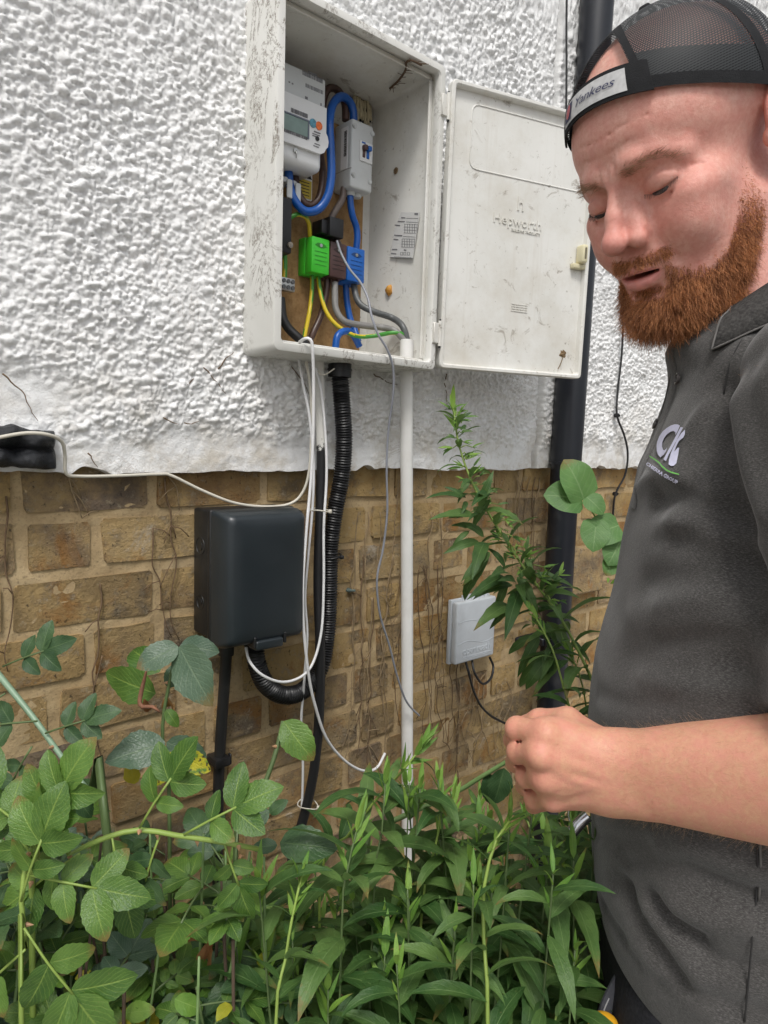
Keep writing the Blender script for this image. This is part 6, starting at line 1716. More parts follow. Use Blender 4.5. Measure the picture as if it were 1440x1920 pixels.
ths = np.radians(np.linspace(-180, 180, 361))
crown = put_cap('crown', cap_strip(-math.pi, math.pi, 360, lowf, TOP, 36, 0.0), CAPMESH)
put_cap('sweatband', cap_strip(math.radians(29), math.radians(331), 150, lambda t: rim_e(t), lambda t: rim_e(t) + 0.36, 4, -0.15), CAPFAB)
put_cap('rim_tape', cap_strip(math.radians(27), math.radians(327), 150, lambda t: rim_e(t) - 0.01, lambda t: rim_e(t) + 0.10, 2, 0.06), CAPFAB)
# binding round the opening
bind = [dome(math.radians(-3) + math.radians(31.5) * s_, rim_e(math.radians(-3) + math.radians(31.5) * s_) + 0.72 * math.sqrt(max(0, 1 - s_ * s_)), 0.06) for s_ in -np.cos(np.linspace(0, math.pi, 60))]
bo = [dome(math.radians(-3) + math.radians(36) * s_, rim_e(math.radians(-3) + math.radians(36) * s_) + 0.84 * math.sqrt(max(0, 1 - s_ * s_)), 0.06) for s_ in -np.cos(np.linspace(0, math.pi, 60))]
V = np.array(bind + bo); F = [(i, i + 1, 60 + i + 1, 60 + i) for i in range(59)]
put('binding', (h2w(V), F), CAPFAB, capo, True)
for td in (92, 150, 210, 268):
    t0 = math.radians(td)
    put_cap('panel_seam', cap_strip(t0 - 0.06, t0 + 0.06, 3, lambda t: rim_e(t) + 0.02, lambda t: 1.45, 24, 0.05), CAPFAB)
put('top_button', (h2w(disc((0, CC[1] + CRD[1] - 0.15, CC[2]), (0, 1, 0), 0.7, 0.4, 16, 0.4)[0]), disc((0, 0, 0), (0, 1, 0), 1, 1, 16)[1]), CAPFAB, capo, True)
# strap
sv = cap_strip(math.radians(-46), math.radians(36), 60, lambda t: rim_e(t) - 0.03, lambda t: rim_e(t) + 0.245, 4, 0.28)
sv2 = cap_strip(math.radians(-46), math.radians(36), 60, lambda t: rim_e(t) - 0.03, lambda t: rim_e(t) + 0.245, 4, 0.10)
nn = len(sv[0]); V = np.concatenate([sv[0], sv2[0]]); F = list(sv[1]) + [tuple(reversed([i + nn for i in f])) for f in sv2[1]]
for i in range(60):
    for j in (0, 4):
        a, b = i * 5 + j, (i + 1) * 5 + j; F.append((a, b, b + nn, a + nn) if j else (b, a, a + nn, b + nn))
for i in (0, 60):
    for j in range(4): F.append((i * 5 + j, i * 5 + j + 1, i * 5 + j + 1 + nn, i * 5 + j + nn))
strap = put('strap', (h2w(V), F), CAPFAB, capo, True, 50)
bvP = bvh_of(h2w(sv[0]), sv[1])
tn0, tn1 = math.radians(-29), math.radians(24)
lab_ = cap_strip(tn0, tn1, 40, lambda t: rim_e(t) + 0.005, lambda t: rim_e(t) + 0.205, 4, 0.34)
LABM = plain('satin_label', (0.50, 0.50, 0.50), 0.4, 0.14, 160, 0.1, 500)
lbl_ = put('label', (h2w(lab_[0]), lab_[1]), LABM, strap, True)
def lab_map(x, y, ex=0.40): return dome(tn0 + (tn1 - tn0) * x, rim_e(tn0 + (tn1 - tn0) * x) + 0.005 + 0.20 * y, ex)
tv, tf = text_geo('Yankees', 1.0, Matrix(), 0.0, shear=0.35, space=0.92)
tv = np.array(tv); x0, x1 = tv[:, 0].min(), tv[:, 0].max()
NAVY = plain('navy_thread', (0.05, 0.055, 0.11), 0.7, 0.1, 200, 0)
put('label_text', (h2w(np.array([lab_map(0.31 + 0.58 * (v[0] - x0) / (x1 - x0), 0.52 + 0.52 * v[1]) for v in tv])), tf), NAVY, lbl_)
def lab_patch(x0_, x1_, y0_, y1_, mat, name, ex, n=6):
    V = [lab_map(x0_ + (x1_ - x0_) * i / n, y0_ + (y1_ - y0_) * j / n, ex) for i in range(n + 1) for j in range(n + 1)]
    F = [(i * (n + 1) + j, (i + 1) * (n + 1) + j, (i + 1) * (n + 1) + j + 1, i * (n + 1) + j + 1) for i in range(n) for j in range(n)]
    return put(name, (h2w(np.array(V)), F), mat, lbl_)
bd = lab_patch(0.04, 0.20, 0.12, 0.88, NAVY, 'badge', 0.38)
V = [lab_map(0.125, 0.52, 0.42)] + [lab_map(0.125 + 0.055 * math.cos(a), 0.52 + 0.30 * math.sin(a), 0.42) for a in np.linspace(0, 2 * math.pi, 17)[:-1]]
put('badge_disc', (h2w(np.array(V)), [(0, 1 + i, 1 + (i + 1) % 16) for i in range(16)]), plain('faded_red_thread', (0.42, 0.12, 0.13), 0.7, 0.25, 300, 0), lbl_)
# brim, pointing back
V, F = [], []
for i in range(25):
    a = math.radians(180 - 62 + 124 * i / 24)
    p0 = dome(a, rim_e(a), 0.05); ext = 7.0 * math.cos((i / 24 * 2 - 1) * math.pi / 2) ** 0.6
    for q in range(6):
        t_ = q / 5; p = p0 + np.array([0.15 * math.sin(a), -0.35 - 0.10 * t_, math.cos(a)]) * ext * t_
        p[1] -= 0.25 * ((i / 24 * 2 - 1) ** 2) * ext * t_ * 0.6
        V.append(p)
for i in range(24):
    for q in range(5): F.append((i * 6 + q, i * 6 + q + 1, (i + 1) * 6 + q + 1, (i + 1) * 6 + q))
n_ = len(V); V = V + [v - np.array([0, 0.25, 0]) for v in V]; F = F + [tuple(reversed([i + n_ for i in f])) for f in F]
put('brim', (h2w(np.array(V)), F), CAPFAB, capo, True)
# ------------------------------------------------------------------ plants
def leaf_mat(name, c_lo, c_hi, rib, vein=9.0, rough=0.45, veinw=0.25, spot=None, trans=0.28):
    k = NB(name)
    uvn = k.n('ShaderNodeUVMap'); sp_ = k.n('ShaderNodeSeparateXYZ'); k.l(uvn.outputs[0], sp_.inputs[0])
    oi = k.n('ShaderNodeObjectInfo')
    tc = k.n('ShaderNodeTexCoord')
    nz = k.n('ShaderNodeTexNoise'); nz.inputs['Scale'].default_value = 4.0; nz.inputs['Detail'].default_value = 4
    ad = k.n('ShaderNodeVectorMath', operation='ADD'); k.l(tc.outputs['Object'], ad.inputs[0])
    mu = k.math('MULTIPLY', oi.outputs['Random'], 53.0); k.l(mu, ad.inputs[1]); k.l(ad.outputs[0], nz.inputs['Vector'])
    t_ = k.math('ADD', k.math('MULTIPLY', oi.outputs['Random'], 0.7), k.math('MULTIPLY', k.math('SUBTRACT', nz.outputs['Fac'], 0.5), 0.9))
    col = k.ramp(t_, [(0.0, c_lo), (0.85, c_hi)])
    av = k.math('ABSOLUTE', k.math('SUBTRACT', sp_.outputs['Y'], 0.5))
    mid = k.ramp(av, [(0.0, 1.0), (0.035, 0.0)])
    wave = k.math('FRACT', k.math('SUBTRACT', k.math('MULTIPLY', sp_.outputs['X'], vein), k.math('MULTIPLY', av, vein * 0.75)))
    sv_ = k.ramp(wave, [(0.0, 1.0), (0.16, 0.0), (0.86, 0.0), (1.0, 1.0)])
    col = k.mix(k.math('MULTIPLY', sv_, veinw), col, rib)
    col = k.mix(k.math('MULTIPLY', mid, 0.75), col, rib)
    fl = k.n('ShaderNodeTexNoise'); fl.inputs['Scale'].default_value = 26.0; k.l(ad.outputs[0], fl.inputs['Vector'])
    col = k.mix(k.ramp(fl.outputs['Fac'], [(0.70, 0.0), (0.76, 0.5)]), col, (0.20, 0.19, 0.07))
    tipb = k.math('MULTIPLY', k.ramp(k.math('ADD', sp_.outputs['X'], k.math('MULTIPLY', k.math('SUBTRACT', fl.outputs['Fac'], 0.5), 0.35)), [(0.78, 0.0), (0.95, 0.85)]), k.math('GREATER_THAN', oi.outputs['Random'], 0.72))
    col = k.mix(tipb, col, (0.20, 0.13, 0.04))
    if spot:
        s2 = k.n('ShaderNodeTexNoise'); s2.inputs['Scale'].default_value = 5.5; s2.inputs['Detail'].default_value = 3; k.l(ad.outputs[0], s2.inputs['Vector'])
        col = k.mix(k.ramp(s2.outputs['Fac'], [(0.38, 0.0), (0.5, 0.9)]), col, (0.52, 0.46, 0.03))
        s3 = k.n('ShaderNodeTexNoise'); s3.inputs['Scale'].default_value = 10.0; s3.inputs['Detail'].default_value = 1; k.l(ad.outputs[0], s3.inputs['Vector'])
        col = k.mix(k.ramp(s3.outputs['Fac'], [(0.60, 0.0), (0.63, 0.95)]), col, (0.045, 0.03, 0.03))
    geo = k.n('ShaderNodeNewGeometry')
    col = k.mix(k.math('MULTIPLY', geo.outputs['Backfacing'], 0.45), col, tuple(min(1, q * 1.5 + 0.03) for q in c_hi))
    nb = k.bump(k.math('ADD', k.math('MULTIPLY', sv_, -0.6), k.math('MULTIPLY', mid, -1.0)), 0.22, 0.002)
    nb = k.bump(fl.outputs['Fac'], 0.25, 0.003, nb)
    m = k.out(col, rough, nb, 0.42)
    tr = k.n('ShaderNodeBsdfTranslucent'); k.l(k.mix(0.5, col, c_hi), tr.inputs['Color'])
    mx = k.n('ShaderNodeMixShader'); mx.inputs[0].default_value = trans
    out = k.t.nodes['Material Output']
    k.l(k.b.outputs[0], mx.inputs[1]); k.l(tr.outputs[0], mx.inputs[2]); k.l(mx.outputs[0], out.inputs['Surface'])
    return m
LANCE = leaf_mat('lance_leaf', (0.032, 0.088, 0.020), (0.130, 0.225, 0.058), (0.17, 0.27, 0.09), 5.0, 0.5, 0.10)
LANCEB = leaf_mat('bright_lance_leaf', (0.10, 0.23, 0.035), (0.23, 0.38, 0.06), (0.28, 0.42, 0.10), 5.0, 0.5, 0.10)
ROSE = leaf_mat('rose_leaf', (0.028, 0.072, 0.028), (0.085, 0.155, 0.060), (0.13, 0.21, 0.085), 9.0, 0.36, 0.30)
ROSEB = leaf_mat('bright_rose_leaf', (0.042, 0.108, 0.020), (0.130, 0.240, 0.045), (0.27, 0.38, 0.08), 9.0, 0.38, 0.30)
ROSEG = leaf_mat('grey_green_rose_leaf', (0.060, 0.115, 0.070), (0.115, 0.175, 0.110), (0.18, 0.25, 0.15), 9.0, 0.33, 0.35)
SPOT = leaf_mat('spotted_yellow_leaf', (0.10, 0.20, 0.03), (0.2, 0.32, 0.05), (0.3, 0.38, 0.08), 9.0, 0.45, 0.2, spot=True)
HEART = leaf_mat('heart_leaf', (0.075, 0.175, 0.045), (0.135, 0.27, 0.075), (0.23, 0.36, 0.15), 6.0, 0.5, 0.22)
DRYLEAF = leaf_mat('withered_leaf', (0.20, 0.07, 0.03), (0.36, 0.20, 0.07), (0.30, 0.16, 0.06), 7.0, 0.6, 0.2)
YELLEAF = leaf_mat('yellowing_leaf', (0.30, 0.33, 0.03), (0.55, 0.45, 0.04), (0.45, 0.40, 0.06), 7.0, 0.5, 0.2)
CANE = plain('green_cane', (0.15, 0.24, 0.085), 0.45, 0.2, 18, 0.15, 200)
CANED = plain('dark_green_cane', (0.085, 0.13, 0.045), 0.5, 0.25, 18, 0.2, 200)
STALK = plain('pale_stalk', (0.21, 0.30, 0.06), 0.5, 0.15, 20, 0.15, 200)
WOODY = plain('woody_stalk', (0.09, 0.06, 0.04), 0.8, 0.3, 30, 0.4, 200)
THORN = plain('thorn', (0.42, 0.24, 0.13), 0.5, 0.2, 60, 0)

def leaf_mesh(name, mat, prof, wmax, nseg, nac, droop, fold, twist, serr, seed, wavy=0.0):
    """unit-length leaf along +X, face up +Z; prof(t) gives the half-width"""
    rn = random.Random(seed)
    V, F, UV = [], [], []
    ph = rn.uniform(0, 6)
    x = z = 0.0; ang = rn.uniform(0.05, 0.2)
    pts = [(0.0, 0.0, ang)]
    for i in range(nseg):
        ang -= droop / nseg * (0.6 + 0.8 * i / nseg)
        x += math.cos(ang) / nseg; z += math.sin(ang) / nseg
        pts.append((x, z, ang))
    for i, (px, pz, an) in enumerate(pts):
        t = i / nseg
        hw = prof(t) * wmax
        if serr: hw *= 1 + serr * (1 if i % 2 else -1) * (0.3 < t * 1.3 < 1.25)
        tw = twist * t
        for j in range(nac + 1):
            s = j / nac * 2 - 1
            yy = s * hw
            up_ = abs(s) * hw * fold + wavy * math.sin(t * 9 + ph + s * 1.5) * hw * abs(s)
            yy2 = yy * math.cos(tw) - up_ * math.sin(tw); uu = yy * math.sin(tw) + up_ * math.cos(tw)
            V.append((px - math.sin(an) * uu, yy2, pz + math.cos(an) * uu)); UV.append((t, 0.5 + s * 0.5))
    for i in range(nseg):
        for j in range(nac):
            q = i * (nac + 1) + j; F.append((q, q + nac + 1, q + nac + 2, q + 1))
    me = mesh_data(name, V, F, mat, True)
    ul = me.uv_layers.new(name='UVMap')
    for l_ in me.loops: ul.data[l_.index].uv = UV[l_.vertex_index]
    return me
lance_p = lambda t: (math.sin(math.pi * min(1, t ** 0.75)) ** 0.85) * (1 - 0.25 * t) + 0.02 * (1 - t)
ovate_p = lambda t: math.sin(math.pi * t ** 0.80) ** 0.72 + 0.015 * (1 - t)
heart_p = lambda t: (1.05 * math.sin(math.pi * (0.20 + 0.80 * t) ) ** 0.62 if t > 0.001 else 0.55) * (1.0 if t < 0.98 else 0.4)
rv = random.Random(12)
LM = [leaf_mesh('leaf', LANCE, lance_p, rv.uniform(0.11, 0.15), 9, 2, rv.uniform(0.3, 1.5), rv.uniform(0.15, 0.5), rv.uniform(-0.5, 0.5), 0.05, i, 0.1) for i in range(9)]
LMB = [leaf_mesh('leaf', LANCEB, lance_p, rv.uniform(0.07, 0.11), 7, 2, rv.uniform(0.1, 0.8), rv.uniform(0.2, 0.5), rv.uniform(-0.4, 0.4), 0.0, 50 + i) for i in range(4)]
def rosem(mat, n, seed): 
    return [leaf_mesh('leaflet', mat, ovate_p, rv.uniform(0.27, 0.33), 14, 4, rv.uniform(0.1, 0.7), rv.uniform(0.08, 0.32), rv.uniform(-0.3, 0.3), 0.035, seed + i, 0.12) for i in range(n)]
RM, RMB, RMG, RMS = rosem(ROSE, 6, 100), rosem(ROSEB, 6, 120), rosem(ROSEG, 4, 140), rosem(SPOT, 3, 160)
HM = [leaf_mesh('leaf', HEART, heart_p, 0.42, 10, 4, rv.uniform(0.2, 0.7), rv.uniform(0.05, 0.25), rv.uniform(-0.2, 0.2), 0.0, 180 + i, 0.08) for i in range(3)]
DM_ = [leaf_mesh('leaf', DRYLEAF, ovate_p, 0.22, 8, 2, 1.8, 0.8, 0.8, 0.05, 190 + i, 0.4) for i in range(2)]
YM = [leaf_mesh('leaf', YELLEAF, ovate_p, 0.3, 8, 2, 0.6, 0.3, 0.3, 0.04, 195 + i, 0.2) for i in range(2)]

def add_leaf(me, root, pos, d, nrm, ln, name='leaf', parent=None):
    """one leaf object: base at pos, pointing along d, face towards nrm"""
    o = bpy.data.objects.new(name, me); COL.objects.link(o)
    o.parent = parent or root
    X_ = Vector(d).normalized(); Zt = Vector(nrm)
    Y_ = Zt.cross(X_)
    if Y_.length < 1e-4: Y_ = X_.orthogonal()
    Y_.normalize(); Z_ = X_.cross(Y_)
    p = Vector(pos) - wl(root)
    o.matrix_local = Matrix(((X_.x * ln, Y_.x * ln, Z_.x * ln, p.x), (X_.y * ln, Y_.y * ln, Z_.y * ln, p.y), (X_.z * ln, Y_.z * ln, Z_.z * ln, p.z), (0, 0, 0, 1)))
    return o
rp = random.Random(77)
TOCAM = (-CF + Vector((0, 0, 0.9))).normalized()
GGOLD = 'lance-leaved plants along the wall'
def goldenrod(P, r, label, nleaf, lmax, start=0.25, meshes=None, top=6, stem_mat=None, droop=0.15, ltop=0.35, group=GGOLD):
    """leafy stem through points P (world), lance leaves in a spiral"""
    Q_ = catmull(P, 0.02)
    t_ = thing('lance_leaf_plant', Q_[0], label, 'plant', group)
    put('stem', tube(P, r, 6, 0.03, rf=lambda s, S: 1.0 - 0.65 * s / S), stem_mat or STALK, t_, True)
    n_ = len(Q_)
    for i in range(nleaf):
        f_ = start + (1 - start) * (i + 0.5) / nleaf
        q = Q_[min(n_ - 1, int(f_ * (n_ - 1)))]
        T_ = (Q_[min(n_ - 1, int(f_ * (n_ - 1)) + 1)] - Q_[max(0, int(f_ * (n_ - 1)) - 1)]).normalized()
        a = i * 2.399 + rp.uniform(-0.4, 0.4)
        o1 = T_.orthogonal().normalized(); o2 = T_.cross(o1)
        out_ = (o1 * math.cos(a) + o2 * math.sin(a))
        rise = rp.uniform(0.15, 0.75) - droop * (1 - f_)
        d = (out_ + T_ * rise).normalized()
        ln = lmax * (1 - (1 - ltop) * max(0, (f_ - 0.45) / 0.55) ** 1.2) * rp.uniform(0.75, 1.1)
        nrm = (T_ * 0.9 + Vector((0, 0, 0.6)) - out_ * 0.1)
        add_leaf(rp.choice(meshes or LM), t_, q, d, nrm, ln)
    for i in range(top):                         # bright young tip
        a = i * 2.399; T_ = (Q_[-1] - Q_[-3]).normalized(); o1 = T_.orthogonal().normalized(); o2 = T_.cross(o1)
        d = (T_ * rp.uniform(0.7, 1.3) + (o1 * math.cos(a) + o2 * math.sin(a)) * rp.uniform(0.3, 0.9)).normalized()
        add_leaf(rp.choice(LMB), t_, Q_[-1] - T_ * 0.012 * (i % 4), d, T_ + TOCAM * 0.4, lmax * rp.uniform(0.18, 0.36))
    return t_
def ground(px, py, dep, dx=0.0, dy=0.0):
    p = atd(px, py, dep); return Vector((p.x + dx, min(-0.03, p.y + dy), 0.0))
def stem_pts(pix, dx=0.0, dy=0.0):
    """stem from the ground up through image points (x, y, depth)"""
    W = [atd(*p) for p in pix]
    g = Vector((W[0].x + dx, min(-0.04, W[0].y + dy), 0.0))
    return [g, g.lerp(W[0], 0.55) + Vector((rp.uniform(-.02, .02), rp.uniform(-.02, .02), 0))] + W
# named, individually placed plants
goldenrod(stem_pts([(915, 1960, 0.60), (907, 1760, 0.62), (908, 1660, 0.63), (930, 1575, 0.64), (955, 1540, 0.65)]), 0.0042, 'lance-leaved plant with a bright yellow-green stem, in front below the fist', 30, 0.105, 0.5, top=9, ltop=0.45)
goldenrod(stem_pts([(515, 1960, 0.60), (535, 1800, 0.61), (548, 1720, 0.62), (566, 1640, 0.63)]), 0.0036, 'young lance-leaved plant at the bottom centre, left of the bright-stemmed one', 24, 0.095, 0.5, top=8)
goldenrod(stem_pts([(600, 1660, 0.82), (650, 1570, 0.80), (705, 1500, 0.79), (755, 1445, 0.78), (790, 1402, 0.78)]), 0.0036, 'lance-leaved plant leaning right across the foot of the white pipe', 24, 0.10, 0.45, top=12, ltop=0.4)
goldenrod(stem_pts([(790, 1720, 0.74), (808, 1620, 0.74), (822, 1560, 0.74), (828, 1500, 0.74)]), 0.0036, 'bent lance-leaved plant with drooping leaves below the white pipe', 18, 0.10, 0.5, top=4, droop=1.2, ltop=0.9)
goldenrod(stem_pts([(1035, 1990, 0.66), (1045, 1900, 0.67), (1068, 1830, 0.68), (1085, 1790, 0.69)]), 0.003, 'small lance-leaved plant at the bottom right beside the trousers', 14, 0.06, 0.55, top=6)
goldenrod(stem_pts([(1000, 1800, 0.86), (1010, 1680, 0.86), (1005, 1590, 0.86), (985, 1530, 0.87)]), 0.0034, 'lance-leaved plant with hanging leaves behind and below the fist', 26, 0.09, 0.4, top=5, droop=1.5, ltop=0.8)
for pts_, lab_t in (([(700, 1700, 0.72), (716, 1560, 0.72), (722, 1470, 0.73)], 'lance-leaved plant just left of the foot of the white pipe'), ([(770, 1700, 0.80), (772, 1570, 0.80), (762, 1480, 0.81)], 'lance-leaved plant standing right in front of the white pipe'), ([(850, 1700, 0.78), (842, 1580, 0.78), (850, 1500, 0.79)], 'lance-leaved plant just right of the foot of the white pipe'), ([(640, 1760, 0.66), (650, 1640, 0.66), (668, 1560, 0.67)], 'lance-leaved plant between the black cable and the white pipe')):
    goldenrod(stem_pts(pts_), 0.0028, lab_t, 28, 0.125, 0.45, top=6, droop=1.0, ltop=0.7, stem_mat=CANED)
# tall flowering one between the pipes
tp = [(1150, 1420, 1.02), (1120, 1300, 1.04), (1055, 1165, 1.07), (990, 1075, 1.09), (930, 985, 1.11), (890, 915, 1.12), (862, 840, 1.13), (850, 768, 1.14)]
TP = stem_pts(tp, -0.02, 0.05)
tall_ = goldenrod(TP, 0.0042, 'tall arching lance-leaved plant rising between the white pipe and the downpipe', 70, 0.14, 0.45, top=8, ltop=0.28)
for za in (((490, 990), (310, 1260)), ((570, 1115), (415, 1240)), ((600, 1280), (440, 1410)), ((660, 1200), (590, 1470)), ((650, 1120), (770, 1350)), ((740, 1110), (970, 1190)), ((800, 1230), (960, 1220)), ((770, 1360), (835, 1540)), ((820, 1380), (1010, 1660)), ((780, 1460), (660, 1700)), ((850, 1540), (640, 1780)), ((400, 760), (180, 800)), ((330, 660), (150, 670)), ((450, 740), (660, 780)), ((370, 855), (280, 940)), ((460, 920), (400, 1080)), ((500, 640), (400, 715)), ((380, 560), (340, 590)), ((560, 860), (610, 930)), ((700, 1010), (740, 1120)), ((640, 1150), (560, 1160)), ((840, 1560), (800, 1700)), ((760, 1280), (900, 1310)), ((700, 1180), (600, 1230)), ((900, 1600), (760, 1800)), ((960, 1500), (1060, 1600))):
    (ax1, ay1), (bx1, by1) = za
    A_ = atd(760 + ax1 * 0.3228, 720 + ay1 * 0.3228, 1.09); B_ = atd(760 + bx1 * 0.3228, 720 + by1 * 0.3228, rp.uniform(1.02, 1.10))
    add_leaf(rp.choice(LM), tall_, A_, B_ - A_ + Vector((0, 0, 0.15 * (B_ - A_).length)), TOCAM + CR * rp.uniform(-0.3, 0.3), (B_ - A_).length * 1.12)
    for q_ in range(2):
        j_ = Vector((rp.uniform(-.03, .03), rp.uniform(-.02, .04), rp.uniform(-.03, .03)))
        add_leaf(rp.choice(LM), tall_, A_ + j_ * 0.4, B_ - A_ + j_ * 2.2 + Vector((0, 0, 0.2 * (B_ - A_).length)), TOCAM + CR * rp.uniform(-0.4, 0.4), (B_ - A_).length * rp.uniform(0.5, 0.9))
Qs = catmull([atd(*p) for p in tp], 0.012)
for i, q in enumerate(Qs):
    f_ = i / len(Qs)
    if f_ < 0.38: continue
    for s in range(2):
        a = rp.uniform(0, 6.28)
        d = Vector((math.cos(a), math.sin(a) * 0.6 - 0.2, rp.uniform(-0.1, 0.6)))
        br = q + d * rp.uniform(0.015, 0.05) * (1.3 - f_)
        put('side_shoot', tube([q, q.lerp(br, 0.5) + Vector((0, 0, 0.004)), br], 0.0009, 5, 0.02), STALK, tall_, True)
        for w_ in range(3):
            add_leaf(rp.choice(LMB if rp.random() < 0.6 else LM), tall_, br, d + Vector((rp.uniform(-1, 1), rp.uniform(-1, 1), rp.uniform(-0.5, 0.8))) * 0.7, TOCAM, rp.uniform(0.012, 0.028))
goldenrod(stem_pts([(1110, 1500, 0.98), (1090, 1400, 0.98), (1060, 1300, 0.99), (1035, 1215, 1.0), (1000, 1150, 1.02)], 0, 0.05), 0.0036, 'lance-leaved plant in front of the downpipe foot', 30, 0.105, 0.35, top=8, ltop=0.5, droop=0.7)
goldenrod(stem_pts([(1105, 1420, 1.05), (1100, 1330, 1.05), (1085, 1260, 1.06), (1060, 1210, 1.08)], 0, 0.05), 0.0032, 'lance-leaved plant between the downpipe and the grey shirt', 24, 0.095, 0.3, top=10, ltop=0.5)
# filler along the bed: stems whose tips stay under the plants' skyline in view
def skyline(px): return float(np.interp(px, [-200, 0, 200, 450, 560, 640, 720, 800, 900, 1000, 1090, 1300], [1510, 1510, 1530, 1560, 1620, 1540, 1470, 1440, 1480, 1510, 1460, 1460]))
spots = []
words = ['front', 'middle', 'back']
cnt_ = {}
ORD = 'first second third fourth fifth sixth seventh eighth ninth tenth eleventh twelfth thirteenth fourteenth fifteenth sixteenth seventeenth eighteenth nineteenth'.split()
def ordinal(n):
    if n <= 19: return ORD[n - 1]
    tens = {2: 'twent', 3: 'thirt', 4: 'fort', 5: 'fift', 6: 'sixt', 7: 'sevent'}[n // 10]
    return tens + 'ieth' if n % 10 == 0 else tens + 'y-' + ORD[n % 10 - 1]
fills = []
for i in range(72):
    px = rp.uniform(400, 1130); dep = rp.uniform(0.58, 1.02)
    py = skyline(px) + rp.uniform(0, 1) ** 0.8 * 330 * (1.25 - dep) / 0.65 + (40 if dep < 0.7 else 0)
    tip = atd(px, py, dep)
    if tip.y > -0.05 or tip.z < 0.45: continue
    b_ = Vector((tip.x + rp.uniform(-0.08, 0.08), min(-0.05, tip.y + rp.uniform(-0.06, 0.06)), 0))
    md = b_.lerp(tip, 0.6) + Vector((rp.uniform(-.03, .03), rp.uniform(-.03, .03), 0))
    gp_ = goldenrod([b_, md, tip.lerp(md, 0.3) + Vector((0, 0, 0.01)), tip], rp.uniform(0.002, 0.003), 'x', rp.randint(22, 30), rp.uniform(0.09, 0.13), 0.42, top=rp.randint(3, 7), droop=rp.uniform(0.1, 1.3), ltop=rp.uniform(0.3, 0.8), stem_mat=CANED)
    fills.append((px, gp_))
for i, (px, o_) in enumerate(sorted(fills, key=lambda q: q[0])): o_['label'] = 'lance-leaved plant in the thicket along the wall, %s from the left' % ordinal(i + 1)

# roses
GROSE = 'rose shoots at the left'
def compound(root, base, d, nrm, size, meshes, n=5, stalk=CANED, flop=0.0):
    """a rose leaf: stalk with a terminal leaflet and pairs, each leaflet a child"""
    d = Vector(d).normalized(); nrm = Vector(nrm).normalized()
    side = nrm.cross(d).normalized(); nrm = d.cross(side)
    L_ = size * 1.25
    tip = Vector(base) + d * L_ - Vector((0, 0, flop * L_))
    mid_ = Vector(base).lerp(tip, 0.5) + nrm * 0.05 * L_
    st = put('leaf_stalk', tube([base, mid_, tip], 0.0011, 5, 0.015), stalk, root, True)
    def lf(pos, dd, s): add_leaf(rp.choice(meshes), root, pos, dd, nrm + Vector((rp.uniform(-.25, .25), rp.uniform(-.25, .25), rp.uniform(-.1, .3))), s, 'leaflet', st)
    lf(tip, d - Vector((0, 0, flop * 0.6)), size * rp.uniform(0.95, 1.1))
    pairs = (n - 1) // 2
    for q in range(pairs):
        p = Vector(base).lerp(tip, 0.93 - 0.42 * q)
        for s in (-1, 1):
            lf(p, d * 0.55 + side * s * rp.uniform(0.75, 1.0) - Vector((0, 0, flop * 0.4)), size * (0.92 - 0.2 * q) * rp.uniform(0.85, 1.05))
def cane(pix, r, label, mat, thorns=6, group=GROSE, toground=True, dy=0.0):
    W = [atd(*p) for p in pix]
    P = W if not toground else [Vector((W[0].x, min(-0.05, W[0].y + dy), 0.0))] + W
    t_ = thing('rose_shoot', P[0], label, 'rose', group)
    put('cane', tube(P, r, 8, 0.02, rf=lambda s, S: 1.05 - 0.4 * s / S), mat, t_, True)
    Q_ = catmull(W, 0.02)
    for i in range(thorns):
        q = Q_[int((i + 0.5) / thorns * (len(Q_) - 1))]
        a = rp.uniform(0, 6.28); T_ = (Q_[-1] - Q_[0]).normalized(); o1 = T_.orthogonal().normalized(); o2 = T_.cross(o1)
        d = o1 * math.cos(a) + o2 * math.sin(a)
        v, f = disc(q + d * r * 0.7, d, 0.0022, 0.006, 6, 0.0002); put('thorn', (v, f), THORN, t_)
    return t_, W
# big pale-leaved young shoot left of the junction box
t_, W = cane([(318, 1560, 0.80), (310, 1460, 0.80), (305, 1360, 0.80), (318, 1280, 0.80), (333, 1215, 0.80)], 0.0032, 'rose shoot with large grey-green leaves left of the junction box', CANED, 3)
def big(px, py, dep, tx, ty, ln, mesh, tdep=None, nrm=None):
    a, b = atd(px, py, dep), atd(tx, ty, tdep or dep)
    L_ = (b - a).length
    return add_leaf(mesh, t_, a, b - a, nrm or (-CF + Vector((0, 0, 0.5)) + Vector((rp.uniform(-.2, .2), 0, 0))), L_ * ln, 'leaflet')
big(336, 1212, 0.79, 400, 1325, 1.0, RMG[0], 0.76, -CF); big(334, 1212, 0.79, 252, 1250, 1.0, RMG[1], 0.77); big(338, 1210, 0.80, 412, 1222, 1.0, RMG[2], 0.80)
big(292, 1300, 0.82, 190, 1262, 1.0, RMB[0], 0.84, -CF); big(300, 1260, 0.83, 240, 1210, 1.0, RMB[1], 0.86); big(312, 1330, 0.80, 335, 1365, 1.0, RMB[2]); big(318, 1290, 0.82, 330, 1240, 1.0, RM[0], 0.83)
big(310, 1392, 0.78, 198, 1432, 1.0, RMG[3], 0.76, -CF + Vector((0, 0, 0.6))); big(312, 1392, 0.79, 388, 1420, 1.0, RMG[0], 0.80); big(322, 1410, 0.78, 280, 1480, 1.0, RMS[0], 0.77, -CF); big(330, 1410, 0.77, 396, 1445, 1.0, RMS[1], 0.77, -CF); big(352, 1410, 0.78, 372, 1470, 1.0, RMS[2], 0.77, -CF)
